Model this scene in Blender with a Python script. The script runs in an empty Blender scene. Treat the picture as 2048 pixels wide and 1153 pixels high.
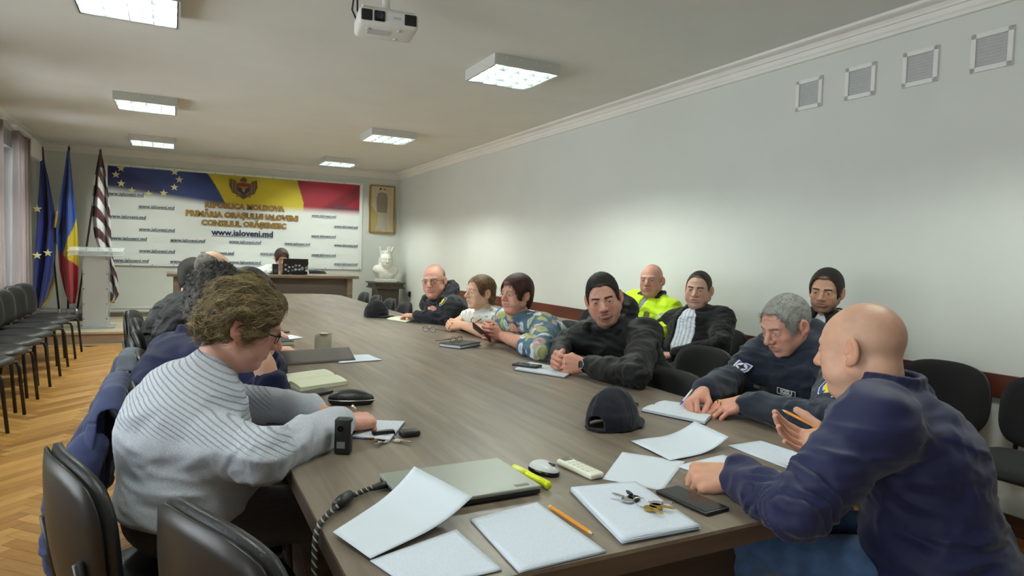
import bpy, bmesh, math, random
import numpy as np
from mathutils import Matrix, Vector

# ------------------------------------------------------------------ camera, world, exposure
S = bpy.context.scene
COL = S.collection
F_PX, CAM_H = 1308.5, 1.30
_yaw, _pit, _rol = (math.radians(a) for a in (27.357, -2.757, 1.793))
_fw = np.array([math.sin(_yaw)*math.cos(_pit), math.cos(_yaw)*math.cos(_pit), math.sin(_pit)])
_r0 = np.array([math.cos(_yaw), -math.sin(_yaw), 0.0]); _u0 = np.cross(_r0, _fw)
_rt = _r0*math.cos(_rol) + _u0*math.sin(_rol); _up = -_r0*math.sin(_rol) + _u0*math.cos(_rol)
CAM = np.array([0, 0, CAM_H])
cam = bpy.data.cameras.new('camera'); camo = bpy.data.objects.new('camera', cam); COL.objects.link(camo)
cam.sensor_width = 36; cam.sensor_fit = 'HORIZONTAL'; cam.lens = 36*F_PX/2048; cam.clip_start = 0.05
camo.matrix_world = Matrix(((_rt[0], _up[0], -_fw[0], 0), (_rt[1], _up[1], -_fw[1], 0), (_rt[2], _up[2], -_fw[2], CAM_H), (0, 0, 0, 1)))
S.camera = camo
W = bpy.data.worlds.new('world'); S.world = W; W.use_nodes = True
_bg = W.node_tree.nodes['Background']; _bg.inputs[0].default_value = (0.93, 0.97, 1.0, 1); _bg.inputs[1].default_value = 6.0
S.view_settings.view_transform = 'Standard'; S.view_settings.look = 'None'
S.view_settings.gamma = 1; S.view_settings.use_curve_mapping = False
S.view_settings.exposure = 0.46
S.cycles.use_denoising = True
S.cycles.max_bounces = 7; S.cycles.diffuse_bounces = 4; S.cycles.glossy_bounces = 3; S.cycles.transparent_max_bounces = 8
S.cycles.sample_clamp_indirect = 6
LAMP_W = 30.0          # watts of each ceiling luminaire
rnd = random.Random(7)

# ------------------------------------------------------------------ measuring helpers (photo ray -> point in the room)
def _ray(x, y): return _fw*F_PX + _rt*(x-1024) - _up*(y-576.5)
def onz(x, y, z=0.75): d = _ray(x, y); return CAM + d*((z-CAM_H)/d[2])
def onx(x, y, X): d = _ray(x, y); return CAM + d*(X/d[0])
def ony(x, y, Y): d = _ray(x, y); return CAM + d*(Y/d[1])
def dep(x, y, d): return CAM + _ray(x, y)*(d/F_PX)

# ------------------------------------------------------------------ object helpers
def tag(o, label=None, cat=None, group=None, kind=None):
    if label: o['label'] = label
    if cat: o['category'] = cat
    if group: o['group'] = group
    if kind: o['kind'] = kind
    return o
def thing(name, label, cat, loc=(0, 0, 0), rz=0.0, group=None):
    o = bpy.data.objects.new(name, None); COL.objects.link(o)
    o.empty_display_size = 0.1
    o.location = loc; o.rotation_euler = (0, 0, rz)
    return tag(o, label, cat, group)
def mesh_obj(name, me, mat, parent=None, loc=None, rot=None):
    o = bpy.data.objects.new(name, me); COL.objects.link(o)
    if mat is not None:
        for m in (mat if isinstance(mat, (list, tuple)) else [mat]):
            if m.name not in [k.name for k in me.materials if k]: me.materials.append(m)
    if parent: o.parent = parent
    if loc is not None: o.location = loc
    if rot is not None: o.rotation_euler = rot
    return o
def pydata(name, V, Fc, smooth=False):
    me = bpy.data.meshes.new(name); me.from_pydata([tuple(map(float, v)) for v in V], [], [tuple(map(int, f)) for f in Fc]); me.update()
    if smooth: me.shade_smooth()
    return me
class MB:
    """collects shapes into one bmesh"""
    def __init__(s): s.b = bmesh.new()
    def box(s, lo, hi, bev=0.0, M=None, seg=2):
        r = bmesh.ops.create_cube(s.b, size=1.0); vs = r['verts']
        c = [(a+b)/2 for a, b in zip(lo, hi)]; d = [abs(b-a) for a, b in zip(lo, hi)]
        for v in vs: v.co = Vector((v.co.x*d[0]+c[0], v.co.y*d[1]+c[1], v.co.z*d[2]+c[2]))
        if bev > 0:
            es = list({e for v in vs for e in v.link_edges})
            o = bmesh.ops.bevel(s.b, geom=es, offset=bev, segments=seg, profile=0.5, affect='EDGES')
            vs = list({v for f in o['faces'] for v in f.verts} | {v for v in vs if v.is_valid})
        if M is not None: bmesh.ops.transform(s.b, matrix=M, verts=[v for v in vs if v.is_valid])
        return s
    def tube(s, pts, r, n=8, cap=True, ry=None):
        """swept round (or oval) tube through pts; r number or list"""
        P = [Vector(p) for p in pts]; k = len(P); rings = []; prev = None
        for i in range(k):
            t = (P[min(i+1, k-1)]-P[max(i-1, 0)]).normalized()
            if prev is None:
                a = Vector((0, 0, 1)) if abs(t.z) < 0.9 else Vector((1, 0, 0)); u = t.cross(a).normalized()
            else:
                u = (prev - t*prev.dot(t)).normalized()
            prev = u; w = t.cross(u); rr = r[i] if isinstance(r, (list, tuple)) else r
            rings.append([s.b.verts.new(P[i]+u*math.cos(2*math.pi*j/n)*rr+w*math.sin(2*math.pi*j/n)*rr) for j in range(n)])
        for i in range(k-1):
            for j in range(n): s.b.faces.new((rings[i][j], rings[i][(j+1) % n], rings[i+1][(j+1) % n], rings[i+1][j]))
        if cap:
            s.b.faces.new(rings[0][::-1]); s.b.faces.new(rings[-1])
        return s
    def lathe(s, prof, n=24, M=None, cap=True):
        """profile of (radius, z)"""
        rings = []
        for r, z in prof:
            rings.append([s.b.verts.new((r*math.cos(2*math.pi*j/n), r*math.sin(2*math.pi*j/n), z)) for j in range(n)])
        for i in range(len(prof)-1):
            for j in range(n): s.b.faces.new((rings[i][j], rings[i][(j+1) % n], rings[i+1][(j+1) % n], rings[i+1][j]))
        if cap: s.b.faces.new(rings[0][::-1]); s.b.faces.new(rings[-1])
        if M is not None: bmesh.ops.transform(s.b, matrix=M, verts=[v for R in rings for v in R])
        return s
    def prism(s, poly, z0, z1, M=None):
        a = [s.b.verts.new((x, y, z0)) for x, y in poly]; b = [s.b.verts.new((x, y, z1)) for x, y in poly]; n = len(poly)
        s.b.faces.new(a[::-1]); s.b.faces.new(b)
        for i in range(n): s.b.faces.new((a[i], a[(i+1) % n], b[(i+1) % n], b[i]))
        if M is not None: bmesh.ops.transform(s.b, matrix=M, verts=a+b)
        return s
    def grid(s, fn, nu, nv, close=False):
        g = [[s.b.verts.new(fn(i/(nu-1), j/(nv-1))) for j in range(nv)] for i in range(nu)]
        for i in range(nu-1):
            for j in range(nv-1): s.b.faces.new((g[i][j], g[i+1][j], g[i+1][j+1], g[i][j+1]))
        return s
    def build(s, name, mat, parent=None, loc=None, rot=None, smooth=False, autosmooth=None):
        bmesh.ops.recalc_face_normals(s.b, faces=s.b.faces)
        me = bpy.data.meshes.new(name); s.b.to_mesh(me); s.b.free()
        if smooth: me.shade_smooth()
        if autosmooth is not None:
            me.shade_smooth(); me.set_sharp_from_angle(angle=math.radians(autosmooth))
        return mesh_obj(name, me, mat, parent, loc, rot)
def Tm(loc=(0, 0, 0), rx=0, ry=0, rz=0):
    return Matrix.Translation(loc) @ Matrix.Rotation(rz, 4, 'Z') @ Matrix.Rotation(ry, 4, 'Y') @ Matrix.Rotation(rx, 4, 'X')
def copy_tree(o, parent=None):
    c = o.copy(); COL.objects.link(c)
    if parent is not None: c.parent = parent
    for ch in o.children: copy_tree(ch, c)
    return c
def text_mesh(body, size, extrude=0.0, offset=0.0, align='CENTER', shear=0.0):
    cu = bpy.data.curves.new('lettering', 'FONT'); cu.body = body; cu.size = size; cu.extrude = extrude; cu.offset = offset
    cu.align_x = align; cu.align_y = 'CENTER'; cu.resolution_u = 2; cu.shear = shear
    o = bpy.data.objects.new('lettering', cu); COL.objects.link(o)
    dg = bpy.context.evaluated_depsgraph_get(); me = bpy.data.meshes.new_from_object(o.evaluated_get(dg))
    bpy.data.objects.remove(o); bpy.data.curves.remove(cu); me.name = 'lettering'
    return me

# ------------------------------------------------------------------ materials
MATS = {}
def srgb(h):
    if isinstance(h, str):
        h = h.lstrip('#'); c = [int(h[i:i+2], 16)/255 for i in (0, 2, 4)]
    else: c = [x/255 for x in h]
    return tuple((x/12.92 if x <= 0.04045 else ((x+0.055)/1.055)**2.4) for x in c)
def mat(name, col='#808080', rough=0.6, metal=0.0, var=0.0, vscale=8.0, bump=0.0, bscale=60.0, spec=0.5, alpha=None, trans=0.0, emit=None, estr=0.0, stretch=None, attr=None, objcol=False, sheen=0.0, coat=0.0, detail=4.0, sss=0.0):
    if name in MATS: return MATS[name]
    m = bpy.data.materials.new(name); m.use_nodes = True; MATS[name] = m
    nt = m.node_tree; N = nt.nodes; L = nt.links; p = N['Principled BSDF']
    c = srgb(col) if isinstance(col, (str, list)) else tuple(col)
    p.inputs['Base Color'].default_value = (*c, 1); p.inputs['Roughness'].default_value = rough; p.inputs['Metallic'].default_value = metal
    p.inputs['Specular IOR Level'].default_value = spec
    if sheen: p.inputs['Sheen Weight'].default_value = sheen
    if coat: p.inputs['Coat Weight'].default_value = coat
    if sss:
        p.inputs['Subsurface Weight'].default_value = sss; p.inputs['Subsurface Scale'].default_value = 0.01; p.inputs['Subsurface Radius'].default_value = (1, 0.35, 0.2)
    if trans: p.inputs['Transmission Weight'].default_value = trans
    if alpha is not None: p.inputs['Alpha'].default_value = alpha
    if emit: p.inputs['Emission Color'].default_value = (*srgb(emit), 1); p.inputs['Emission Strength'].default_value = estr
    src = None
    if attr:
        a = N.new('ShaderNodeAttribute'); a.attribute_name = attr; src = a.outputs['Color']
    if objcol:
        a = N.new('ShaderNodeObjectInfo'); src = a.outputs['Color']
    tc = None
    if var or bump:
        tc = N.new('ShaderNodeTexCoord'); vec = tc.outputs['Object']
        if stretch:
            mp = N.new('ShaderNodeMapping'); mp.inputs['Scale'].default_value = stretch; L.new(vec, mp.inputs['Vector']); vec = mp.outputs['Vector']
    if var:
        n = N.new('ShaderNodeTexNoise'); n.inputs['Scale'].default_value = vscale; n.inputs['Detail'].default_value = detail; L.new(vec, n.inputs['Vector'])
        r = N.new('ShaderNodeMapRange'); r.inputs[1].default_value = 0.3; r.inputs[2].default_value = 0.7; r.inputs[3].default_value = 1-var; r.inputs[4].default_value = 1+var
        L.new(n.outputs['Fac'], r.inputs[0])
        mx = N.new('ShaderNodeMix'); mx.data_type = 'RGBA'; mx.blend_type = 'MULTIPLY'; mx.inputs[0].default_value = 1
        if src is not None: L.new(src, mx.inputs[6])
        else: mx.inputs[6].default_value = (*c, 1)
        L.new(r.outputs[0], mx.inputs[7]); src = mx.outputs[2]
    if src is not None: L.new(src, p.inputs['Base Color'])
    if bump:
        n2 = N.new('ShaderNodeTexNoise'); n2.inputs['Scale'].default_value = bscale; n2.inputs['Detail'].default_value = 3; L.new(vec, n2.inputs['Vector'])
        b = N.new('ShaderNodeBump'); b.inputs['Strength'].default_value = bump; b.inputs['Distance'].default_value = 0.01; L.new(n2.outputs['Fac'], b.inputs['Height']); L.new(b.outputs[0], p.inputs['Normal'])
    return m
def wood_mat(name, c1, c2, axis='Y', scale=1.0, rough=0.45, c3=None):
    """streaky laminate wood with the grain along one axis"""
    if name in MATS: return MATS[name]
    m = bpy.data.materials.new(name); m.use_nodes = True; MATS[name] = m
    nt = m.node_tree; N = nt.nodes; L = nt.links; p = N['Principled BSDF']; p.inputs['Roughness'].default_value = rough
    tc = N.new('ShaderNodeTexCoord'); mp = N.new('ShaderNodeMapping')
    sc = {'X': (1.3, 22, 22), 'Y': (22, 1.3, 22), 'Z': (22, 22, 1.3)}[axis]; mp.inputs['Scale'].default_value = [v*scale for v in sc]
    L.new(tc.outputs['Object'], mp.inputs['Vector'])
    n = N.new('ShaderNodeTexNoise'); n.inputs['Scale'].default_value = 1.6; n.inputs['Detail'].default_value = 8; n.inputs['Roughness'].default_value = 0.65; n.inputs['Distortion'].default_value = 0.6
    L.new(mp.outputs[0], n.inputs['Vector'])
    cr = N.new('ShaderNodeValToRGB'); cr.color_ramp.elements[0].position = 0.3; cr.color_ramp.elements[1].position = 0.72
    cr.color_ramp.elements[0].color = (*srgb(c1), 1); cr.color_ramp.elements[1].color = (*srgb(c2), 1)
    L.new(n.outputs['Fac'], cr.inputs[0])
    mp2 = N.new('ShaderNodeMapping'); s2 = {'X': (1.0, 7, 7), 'Y': (7, 1.0, 7), 'Z': (7, 7, 1.0)}[axis]; mp2.inputs['Scale'].default_value = [v*scale for v in s2]
    L.new(tc.outputs['Object'], mp2.inputs['Vector'])
    wv = N.new('ShaderNodeTexNoise'); wv.inputs['Scale'].default_value = 1.3; wv.inputs['Detail'].default_value = 3; wv.inputs['Distortion'].default_value = 1.8; L.new(mp2.outputs[0], wv.inputs['Vector'])
    rg = N.new('ShaderNodeMapRange'); rg.inputs[1].default_value = 0.35; rg.inputs[2].default_value = 0.65; rg.inputs[3].default_value = 0.82; rg.inputs[4].default_value = 1.13; L.new(wv.outputs['Fac'], rg.inputs[0])
    mx = N.new('ShaderNodeMix'); mx.data_type = 'RGBA'; mx.blend_type = 'MULTIPLY'; mx.inputs[0].default_value = 1
    L.new(cr.outputs[0], mx.inputs[6]); L.new(rg.outputs[0], mx.inputs[7]); L.new(mx.outputs[2], p.inputs['Base Color'])
    b = N.new('ShaderNodeBump'); b.inputs['Strength'].default_value = 0.08; b.inputs['Distance'].default_value = 0.004; L.new(n.outputs['Fac'], b.inputs['Height']); L.new(b.outputs[0], p.inputs['Normal'])
    return m

M_wall = mat('wall_paint', '#d3d6d0', 0.85, var=0.025, vscale=1.5, bump=0.05, bscale=120)
M_ceil = mat('ceiling_paint', '#dcddd9', 0.9, var=0.03, vscale=2.0, bump=0.05, bscale=90)
M_white = mat('white_gloss', '#e4e4e0', 0.4)
M_plaster = mat('white_plaster', '#e6e4de', 0.7, var=0.03, vscale=4)
M_rail = wood_mat('dark_red_wood', '#4a241b', '#6b3527', 'Y', 0.8, 0.4)
M_base = wood_mat('brown_wood', '#4a3022', '#6a4732', 'Y', 0.8, 0.45)
M_blackp = mat('black_plastic', '#1b1b1c', 0.45, bump=0.05, bscale=300)
M_blackg = mat('black_gloss', '#0c0c0e', 0.15)
M_metal = mat('brushed_metal', '#b9bbbd', 0.35, metal=1.0)
M_chrome = mat('chrome', '#c9c9c9', 0.18, metal=1.0)
M_dkmetal = mat('black_painted_metal', '#1d1b1a', 0.4)
M_paper = mat('paper', '#c8d1dc', 0.75)
M_cream = mat('cream_paper', '#cfd3ba', 0.8)

# ------------------------------------------------------------------ room shell
XL, XR, YB, YF, ZC = -1.80, 3.70, 11.80, -2.2, 2.76
STAGE_Y, STAGE_Z = 9.80, 0.175
def slab(name, lo, hi, m, kind='structure', parent=None):
    o = MB().box(lo, hi).build(name, m, parent)
    if kind: o['kind'] = kind
    return o
# ---- parquet: herringbone strips, each its own piece near the camera
PW, PL = 0.07, 0.42
def herringbone(x0, x1, y0, y1):
    """strips of a 45 degree herringbone covering the rectangle -> (cx, cy, angle)"""
    out = []; n = int(round(PL/PW)); c = math.cos(math.pi/4)
    R = 170
    for j in range(-R, R):
        for k in range(-40, 40):
            # horizontal strip
            ux = (j + 2*n*k*0.5*2)*PW; uy = j*PW
            cx, cy = ux+PL/2, uy+PW/2
            X, Y = (cx-cy)*c, (cx+cy)*c
            if x0 < X-0.9 < x1 and y0 < Y < y1: out.append((X-0.9, Y, math.pi/4))
            vx = (j+n+2*n*k)*PW; vy = (j - n + 1)*PW
            cx, cy = vx+PW/2, vy+PL/2
            X, Y = (cx-cy)*c, (cx+cy)*c
            if x0 < X-0.9 < x1 and y0 < Y < y1: out.append((X-0.9, Y, 3*math.pi/4))
    return out
floor = slab('floor', (XL, YF, -0.10), (XR, STAGE_Y+0.1, -0.004), mat('parquet_bed', '#4a3420', 0.8))
strips = herringbone(XL+0.02, XR-0.02, YF+0.02, STAGE_Y-0.02)
M_plank = mat('oak_parquet', '#b98d55', 0.33, var=0.16, vscale=5, stretch=(2, 14, 2), objcol=True, bump=0.03, bscale=40)
M_plank2 = mat('oak_parquet_rest', '#b98d55', 0.33, var=0.12, vscale=9, attr='col', bump=0.03, bscale=40)
def plank_col():
    t = rnd.random(); a = np.array(srgb('#a97838')); b = np.array(srgb('#cf9f5c')); d = np.array(srgb('#8f5f2b'))
    c = a*(1-t)+b*t
    if rnd.random() < 0.14: c = 0.5*c+0.5*d
    return (*c, 1)
def _vis(s):
    x, y, a = s; d = np.array([x, y, 0])-CAM; z = d@_fw
    if z < 0.3: return 0
    px = 1024+F_PX*(d@_rt)/z; py = 576.5-F_PX*(d@_up)/z
    if not (-40 < px < 2090 and -40 < py < 1200): return 0
    if 0.05 < x < 2.6 and y > 0.9: return 0
    if x >= 2.6 and px < 1900: return 0
    return 1.0/z**2
strips.sort(key=_vis, reverse=True)
me_plank = MB().box((-PL/2+0.0008, -PW/2+0.0008, -0.006), (PL/2-0.0008, PW/2-0.0008, 0.0), bev=0.0012, seg=1).build('plank', M_plank, floor)
_pm = me_plank.data
for i, (x, y, a) in enumerate(strips[:300]):
    o = me_plank if i == 0 else bpy.data.objects.new('plank', _pm)
    if i: COL.objects.link(o); o.parent = floor
    o.location = (x, y, -0.0002*rnd.random()); o.rotation_euler = (0, 0, a); o.color = plank_col()
V = []; Fq = []; C = []
for x, y, a in strips[300:]:
    ca, sa = math.cos(a), math.sin(a); b = len(V); z = -0.0003*rnd.random(); col = plank_col()
    for dx, dy in ((-1, -1), (1, -1), (1, 1), (-1, 1)):
        ex, ey = dx*(PL/2-0.0008), dy*(PW/2-0.0008); V.append((x+ex*ca-ey*sa, y+ex*sa+ey*ca, z))
    for dx, dy in ((-1, -1), (1, -1), (1, 1), (-1, 1)):
        ex, ey = dx*(PL/2), dy*(PW/2); V.append((x+ex*ca-ey*sa, y+ex*sa+ey*ca, -0.006))
    Fq += [(b, b+1, b+2, b+3)] + [(b+4+i, b+4+(i+1) % 4, b+(i+1) % 4, b+i) for i in range(4)]; C += [col]*8
mr = pydata('plank_field', V, Fq); at_ = mr.color_attributes.new('col', 'FLOAT_COLOR', 'POINT'); at_.data.foreach_set('color', np.array(C, dtype=np.float32).ravel())
tag(mesh_obj('plank_field', mr, M_plank2, floor), kind='stuff')
# ---- low stage at the far end
stage = slab('stage_floor', (XL, STAGE_Y+0.0, 0), (XR, YB, STAGE_Z-0.03), mat('stage_riser', '#9c8672', 0.6, var=0.12, vscale=6, stretch=(1, 8, 8)))
M_stage = wood_mat('stage_laminate', '#b3a68f', '#c9bda6', 'X', 0.6, 0.4)
nb = 14
for i in range(nb):
    y0 = STAGE_Y-0.02 + i*(YB-STAGE_Y+0.02)/nb; y1 = STAGE_Y-0.02 + (i+1)*(YB-STAGE_Y+0.02)/nb - 0.003
    MB().box((XL+0.01, y0, STAGE_Z-0.03), (XR-0.01, y1, STAGE_Z), bev=0.002, seg=1).build('floor_board', M_stage, stage)
slab('trim_1', (XL, STAGE_Y-0.035, 0.0), (XR, STAGE_Y-0.001, 0.02), mat('pale_wood_strip', '#d9c2a0', 0.5))
# ---- ceiling and walls
slab('ceiling', (XL-0.1, YF-0.1, ZC), (XR+0.1, YB+0.1, ZC+0.12), M_ceil)
slab('wall_right', (XR, YF, -0.1), (XR+0.15, YB+0.1, ZC), M_wall)
slab('wall_back', (XL-0.2, YB, -0.1), (XR, YB+0.15, ZC), M_wall)
slab('wall_front', (XL-0.2, YF-0.15, -0.1), (XR+0.15, YF, ZC), M_wall)
WIN = [(-1.6, 0.1), (1.3, 3.0), (4.1, 5.8), (6.5, 8.0), (8.55, 10.15)]; WZ0, WZ1 = 0.62, 2.45
wl = MB()
ys = [YF-0.1]+[v for w in WIN for v in w]+[YB+0.1]
for i in range(0, len(ys), 2): wl.box((XL-0.25, ys[i], -0.1), (XL, ys[i+1], ZC))
for a, b in WIN: wl.box((XL-0.25, a, -0.1), (XL, b, WZ0)).box((XL-0.25, a, WZ1), (XL, b, ZC))
o = wl.build('wall_left', M_wall); o['kind'] = 'structure'
M_upvc = mat('white_window_frame', '#e8ebee', 0.35)
def glass_mat():
    m = bpy.data.materials.new('window_glass'); m.use_nodes = True; nt = m.node_tree; N = nt.nodes; L = nt.links
    N.remove(N['Principled BSDF']); t = N.new('ShaderNodeBsdfTransparent'); g = N.new('ShaderNodeBsdfGlossy'); g.inputs['Roughness'].default_value = 0.02
    t.inputs[0].default_value = (0.95, 0.97, 0.97, 1); fr = N.new('ShaderNodeFresnel'); mx = N.new('ShaderNodeMixShader')
    L.new(fr.outputs[0], mx.inputs[0]); L.new(t.outputs[0], mx.inputs[1]); L.new(g.outputs[0], mx.inputs[2]); L.new(mx.outputs[0], N['Material Output'].inputs[0])
    return m
M_glass = glass_mat()
for i, (a, b) in enumerate(WIN):
    w = thing('window_%d' % (i+1), None, None, (XL-0.12, (a+b)/2, WZ0)); w['kind'] = 'structure'
    hw = (b-a)/2; h = WZ1-WZ0; fr = MB()
    for y in (-hw, -hw/3, hw/3, hw): fr.box((-0.035, max(-hw, y-0.04), 0), (0.035, min(hw, y+0.04), h))
    fr.box((-0.035, -hw, 0), (0.035, hw, 0.07)).box((-0.035, -hw, h-0.07), (0.035, hw, h)).box((-0.034, -hw, h*0.7), (0.034, hw, h*0.7+0.06))
    fr.build('window_frame', M_upvc, w)
    for k in range(3):
        y0 = -hw+k*2*hw/3+0.04; y1 = -hw+(k+1)*2*hw/3-0.04
        MB().box((-0.006, y0, 0.07), (0.006, y1, h*0.7)).build('pane', M_glass, w)
        MB().box((-0.006, y0, h*0.7+0.06), (0.006, y1, h-0.07)).build('pane', M_glass, w)
    MB().box((-0.02, -hw-0.05, -0.04), (0.30, hw+0.05, 0.0), bev=0.008).build('window_sill', M_upvc, w)
    lp = bpy.data.lights.new('window_portal', 'AREA'); lp.shape = 'RECTANGLE'; lp.size = b-a; lp.size_y = h; lp.cycles.is_portal = True
    lo = bpy.data.objects.new('window_portal', lp); COL.objects.link(lo); lo.parent = w; lo.location = (-0.2, 0, h/2); lo.rotation_euler = (math.radians(90), 0, math.radians(-90))
# ---- crown mouldings (stepped profile swept along each wall)
def crown(name, p0, p1, inward):
    """profile in (out from wall, down from ceiling)"""
    prof = [(0, 0), (0.105, 0), (0.105, 0.018), (0.088, 0.024), (0.062, 0.030), (0.050, 0.045), (0.046, 0.056), (0.034, 0.058), (0.030, 0.085), (0.022, 0.095), (0.018, 0.112), (0, 0.115)]
    p0 = Vector(p0); p1 = Vector(p1); n = Vector(inward); b = bmesh.new(); rings = []
    for p in (p0, p1): rings.append([b.verts.new(p + n*u + Vector((0, 0, -v))) for u, v in prof])
    for i in range(len(prof)-1): b.faces.new((rings[0][i], rings[0][i+1], rings[1][i+1], rings[1][i]))
    bmesh.ops.recalc_face_normals(b, faces=b.faces); me = bpy.data.meshes.new(name); b.to_mesh(me); b.free()
    o = mesh_obj(name, me, M_plaster); o['kind'] = 'structure'; return o
crown('trim_2', (XR, YF, ZC), (XR, YB, ZC), (-1, 0, 0))
crown('trim_3', (XL, YB, ZC), (XR, YB, ZC), (0, -1, 0))
crown('trim_4', (XL, YF, ZC), (XL, YB, ZC), (1, 0, 0))
# ---- chair rail board, baseboards
slab('trim_5', (XR-0.022, YF, 0.665), (XR, STAGE_Y-0.3, 0.785), M_rail)
slab('baseboard_right', (XR-0.018, YF, 0.0), (XR, STAGE_Y-0.02, 0.095), M_base)
slab('baseboard_back', (XL, YB-0.02, STAGE_Z), (XR, YB, STAGE_Z+0.06), mat('grey_skirting', '#9d988a', 0.6))
for k, z in enumerate((0.315, 0.262)):
    tag(MB().tube([(XL+0.05, YB-0.06, z), (1.0, YB-0.06, z), (3.0, YB-0.06, z)], 0.016, 10).build('heating_pipe', M_white, smooth=True),
        ['upper white heating pipe running low along the back wall', 'lower white heating pipe running low along the back wall'][k], 'pipe', 'heating pipes')
# ================================================================== implicit surface engine (smooth unions -> surface nets)
class Field:
    def __init__(s, lo, hi, h):
        s.h = h; s.lo = np.array(lo, float); s.n = np.ceil((np.array(hi, float)-s.lo)/h).astype(int)+1
        s.d = np.full(s.n, 0.5, np.float32)
        s.ax = [(s.lo[i]+h*np.arange(s.n[i])).astype(np.float32) for i in range(3)]
    def _win(s, lo, hi):
        a = np.clip(np.floor((np.array(lo)-s.lo)/s.h).astype(int), 0, s.n); b = np.clip(np.ceil((np.array(hi)-s.lo)/s.h).astype(int)+1, 0, s.n)
        if np.any(b <= a): return None
        sl = tuple(slice(a[i], b[i]) for i in range(3))
        return sl, s.ax[0][sl[0]][:, None, None], s.ax[1][sl[1]][None, :, None], s.ax[2][sl[2]][None, None, :]
    def _op(s, sl, d, k, op):
        a = s.d[sl]
        if op == 'u':
            if k > 0:
                t = np.clip(0.5+0.5*(a-d)/k, 0, 1); s.d[sl] = a+(d-a)*t-k*t*(1-t)
            else: s.d[sl] = np.minimum(a, d)
        elif op == 's':
            d = -d
            if k > 0:
                t = np.clip(0.5-0.5*(a-d)/k, 0, 1); s.d[sl] = a+(d-a)*t+k*t*(1-t)
            else: s.d[sl] = np.maximum(a, d)
        elif op == 'i':
            s.d[sl] = np.maximum(a, d)
    def cone(s, a, b, ra, rb, k=0.01, op='u'):
        a = np.array(a, float); b = np.array(b, float); pad = max(ra, rb)+k+2*s.h
        w = s._win(np.minimum(a, b)-pad, np.maximum(a, b)+pad)
        if w is None: return s
        sl, X, Y, Z = w; ba = b-a; L2 = float(ba@ba)+1e-12
        px, py, pz = X-a[0], Y-a[1], Z-a[2]
        t = np.clip((px*ba[0]+py*ba[1]+pz*ba[2])/L2, 0, 1)
        d = np.sqrt((px-t*ba[0])**2+(py-t*ba[1])**2+(pz-t*ba[2])**2)-(ra+(rb-ra)*t)
        s._op(sl, d.astype(np.float32), k, op); return s
    def ell(s, c, r, R=None, k=0.01, op='u'):
        """ellipsoid; R rows = local axes"""
        c = np.array(c, float); r = np.array(r, float); pad = (r.max() if R is not None else r)+k+2*s.h
        w = s._win(c-pad, c+pad)
        if w is None: return s
        sl, X, Y, Z = w; px, py, pz = X-c[0], Y-c[1], Z-c[2]
        if R is not None:
            px, py, pz = (R[i][0]*px+R[i][1]*py+R[i][2]*pz for i in range(3))
        k0 = np.sqrt((px/r[0])**2+(py/r[1])**2+(pz/r[2])**2); k1 = np.sqrt((px/r[0]**2)**2+(py/r[1]**2)**2+(pz/r[2]**2)**2)+1e-9
        s._op(sl, (k0*(k0-1)/k1).astype(np.float32), k, op); return s
    def plane(s, p, n, op='s', k=0.0):
        """removes (op s) the half space the normal points into"""
        n = np.array(n, float); n /= np.linalg.norm(n); sl = tuple(slice(0, m) for m in s.n)
        d = (s.ax[0][:, None, None]-p[0])*n[0]+(s.ax[1][None, :, None]-p[1])*n[1]+(s.ax[2][None, None, :]-p[2])*n[2]
        s._op(sl, (-d).astype(np.float32), k, op); return s
    def mesh(s):
        d = s.d; ins = d < 0; n = s.n
        c = ins[:-1, :-1, :-1].astype(np.int8)
        cnt = sum(ins[i:n[0]-1+i, j:n[1]-1+j, k:n[2]-1+k].astype(np.int8) for i in (0, 1) for j in (0, 1) for k in (0, 1))
        act = (cnt > 0) & (cnt < 8); I = np.argwhere(act)
        if len(I) == 0: return np.zeros((0, 3)), np.zeros((0, 4), int)
        idx = -np.ones(act.shape, np.int64); idx[act] = np.arange(len(I))
        acc = np.zeros((len(I), 3)); num = np.zeros(len(I))
        cor = [(i, j, k) for i in (0, 1) for j in (0, 1) for k in (0, 1)]
        val = {q: d[I[:, 0]+q[0], I[:, 1]+q[1], I[:, 2]+q[2]] for q in cor}
        for q in cor:
            for axq in range(3):
                if q[axq] == 0:
                    q2 = list(q); q2[axq] = 1; q2 = tuple(q2); a, b = val[q], val[q2]; m = (a < 0) != (b < 0)
                    t = np.where(m, a/(a-b+1e-20), 0); P = np.zeros((len(I), 3)); P[:] = q; P[:, axq] += t
                    acc += P*m[:, None]; num += m
        V = s.lo+(I+acc/num[:, None])*s.h
        Q = []
        for axq in range(3):
            u, v = (axq+1) % 3, (axq+2) % 3
            sa = [slice(None)]*3; sb = [slice(None)]*3; sa[axq] = slice(0, -1); sb[axq] = slice(1, None)
            A, B = ins[tuple(sa)], ins[tuple(sb)]; E = np.argwhere(A != B)
            E = E[(E[:, u] > 0) & (E[:, v] > 0) & (E[:, u] < n[u]-1) & (E[:, v] < n[v]-1)]
            if len(E) == 0: continue
            fl = A[E[:, 0], E[:, 1], E[:, 2]]
            def cell(du, dv):
                e = E.copy(); e[:, u] -= du; e[:, v] -= dv; return idx[e[:, 0], e[:, 1], e[:, 2]]
            q = np.stack([cell(1, 1), cell(0, 1), cell(0, 0), cell(1, 0)], 1)
            q[~fl] = q[~fl][:, ::-1]; Q.append(q)
        return V, np.concatenate(Q)
def normals(V, Q):
    a = V[Q[:, 2]]-V[Q[:, 0]]; b = V[Q[:, 3]]-V[Q[:, 1]]; fn = np.cross(a, b); N = np.zeros_like(V)
    for i in range(4): np.add.at(N, Q[:, i], fn)
    return N/(np.linalg.norm(N, axis=1, keepdims=True)+1e-12)
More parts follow.
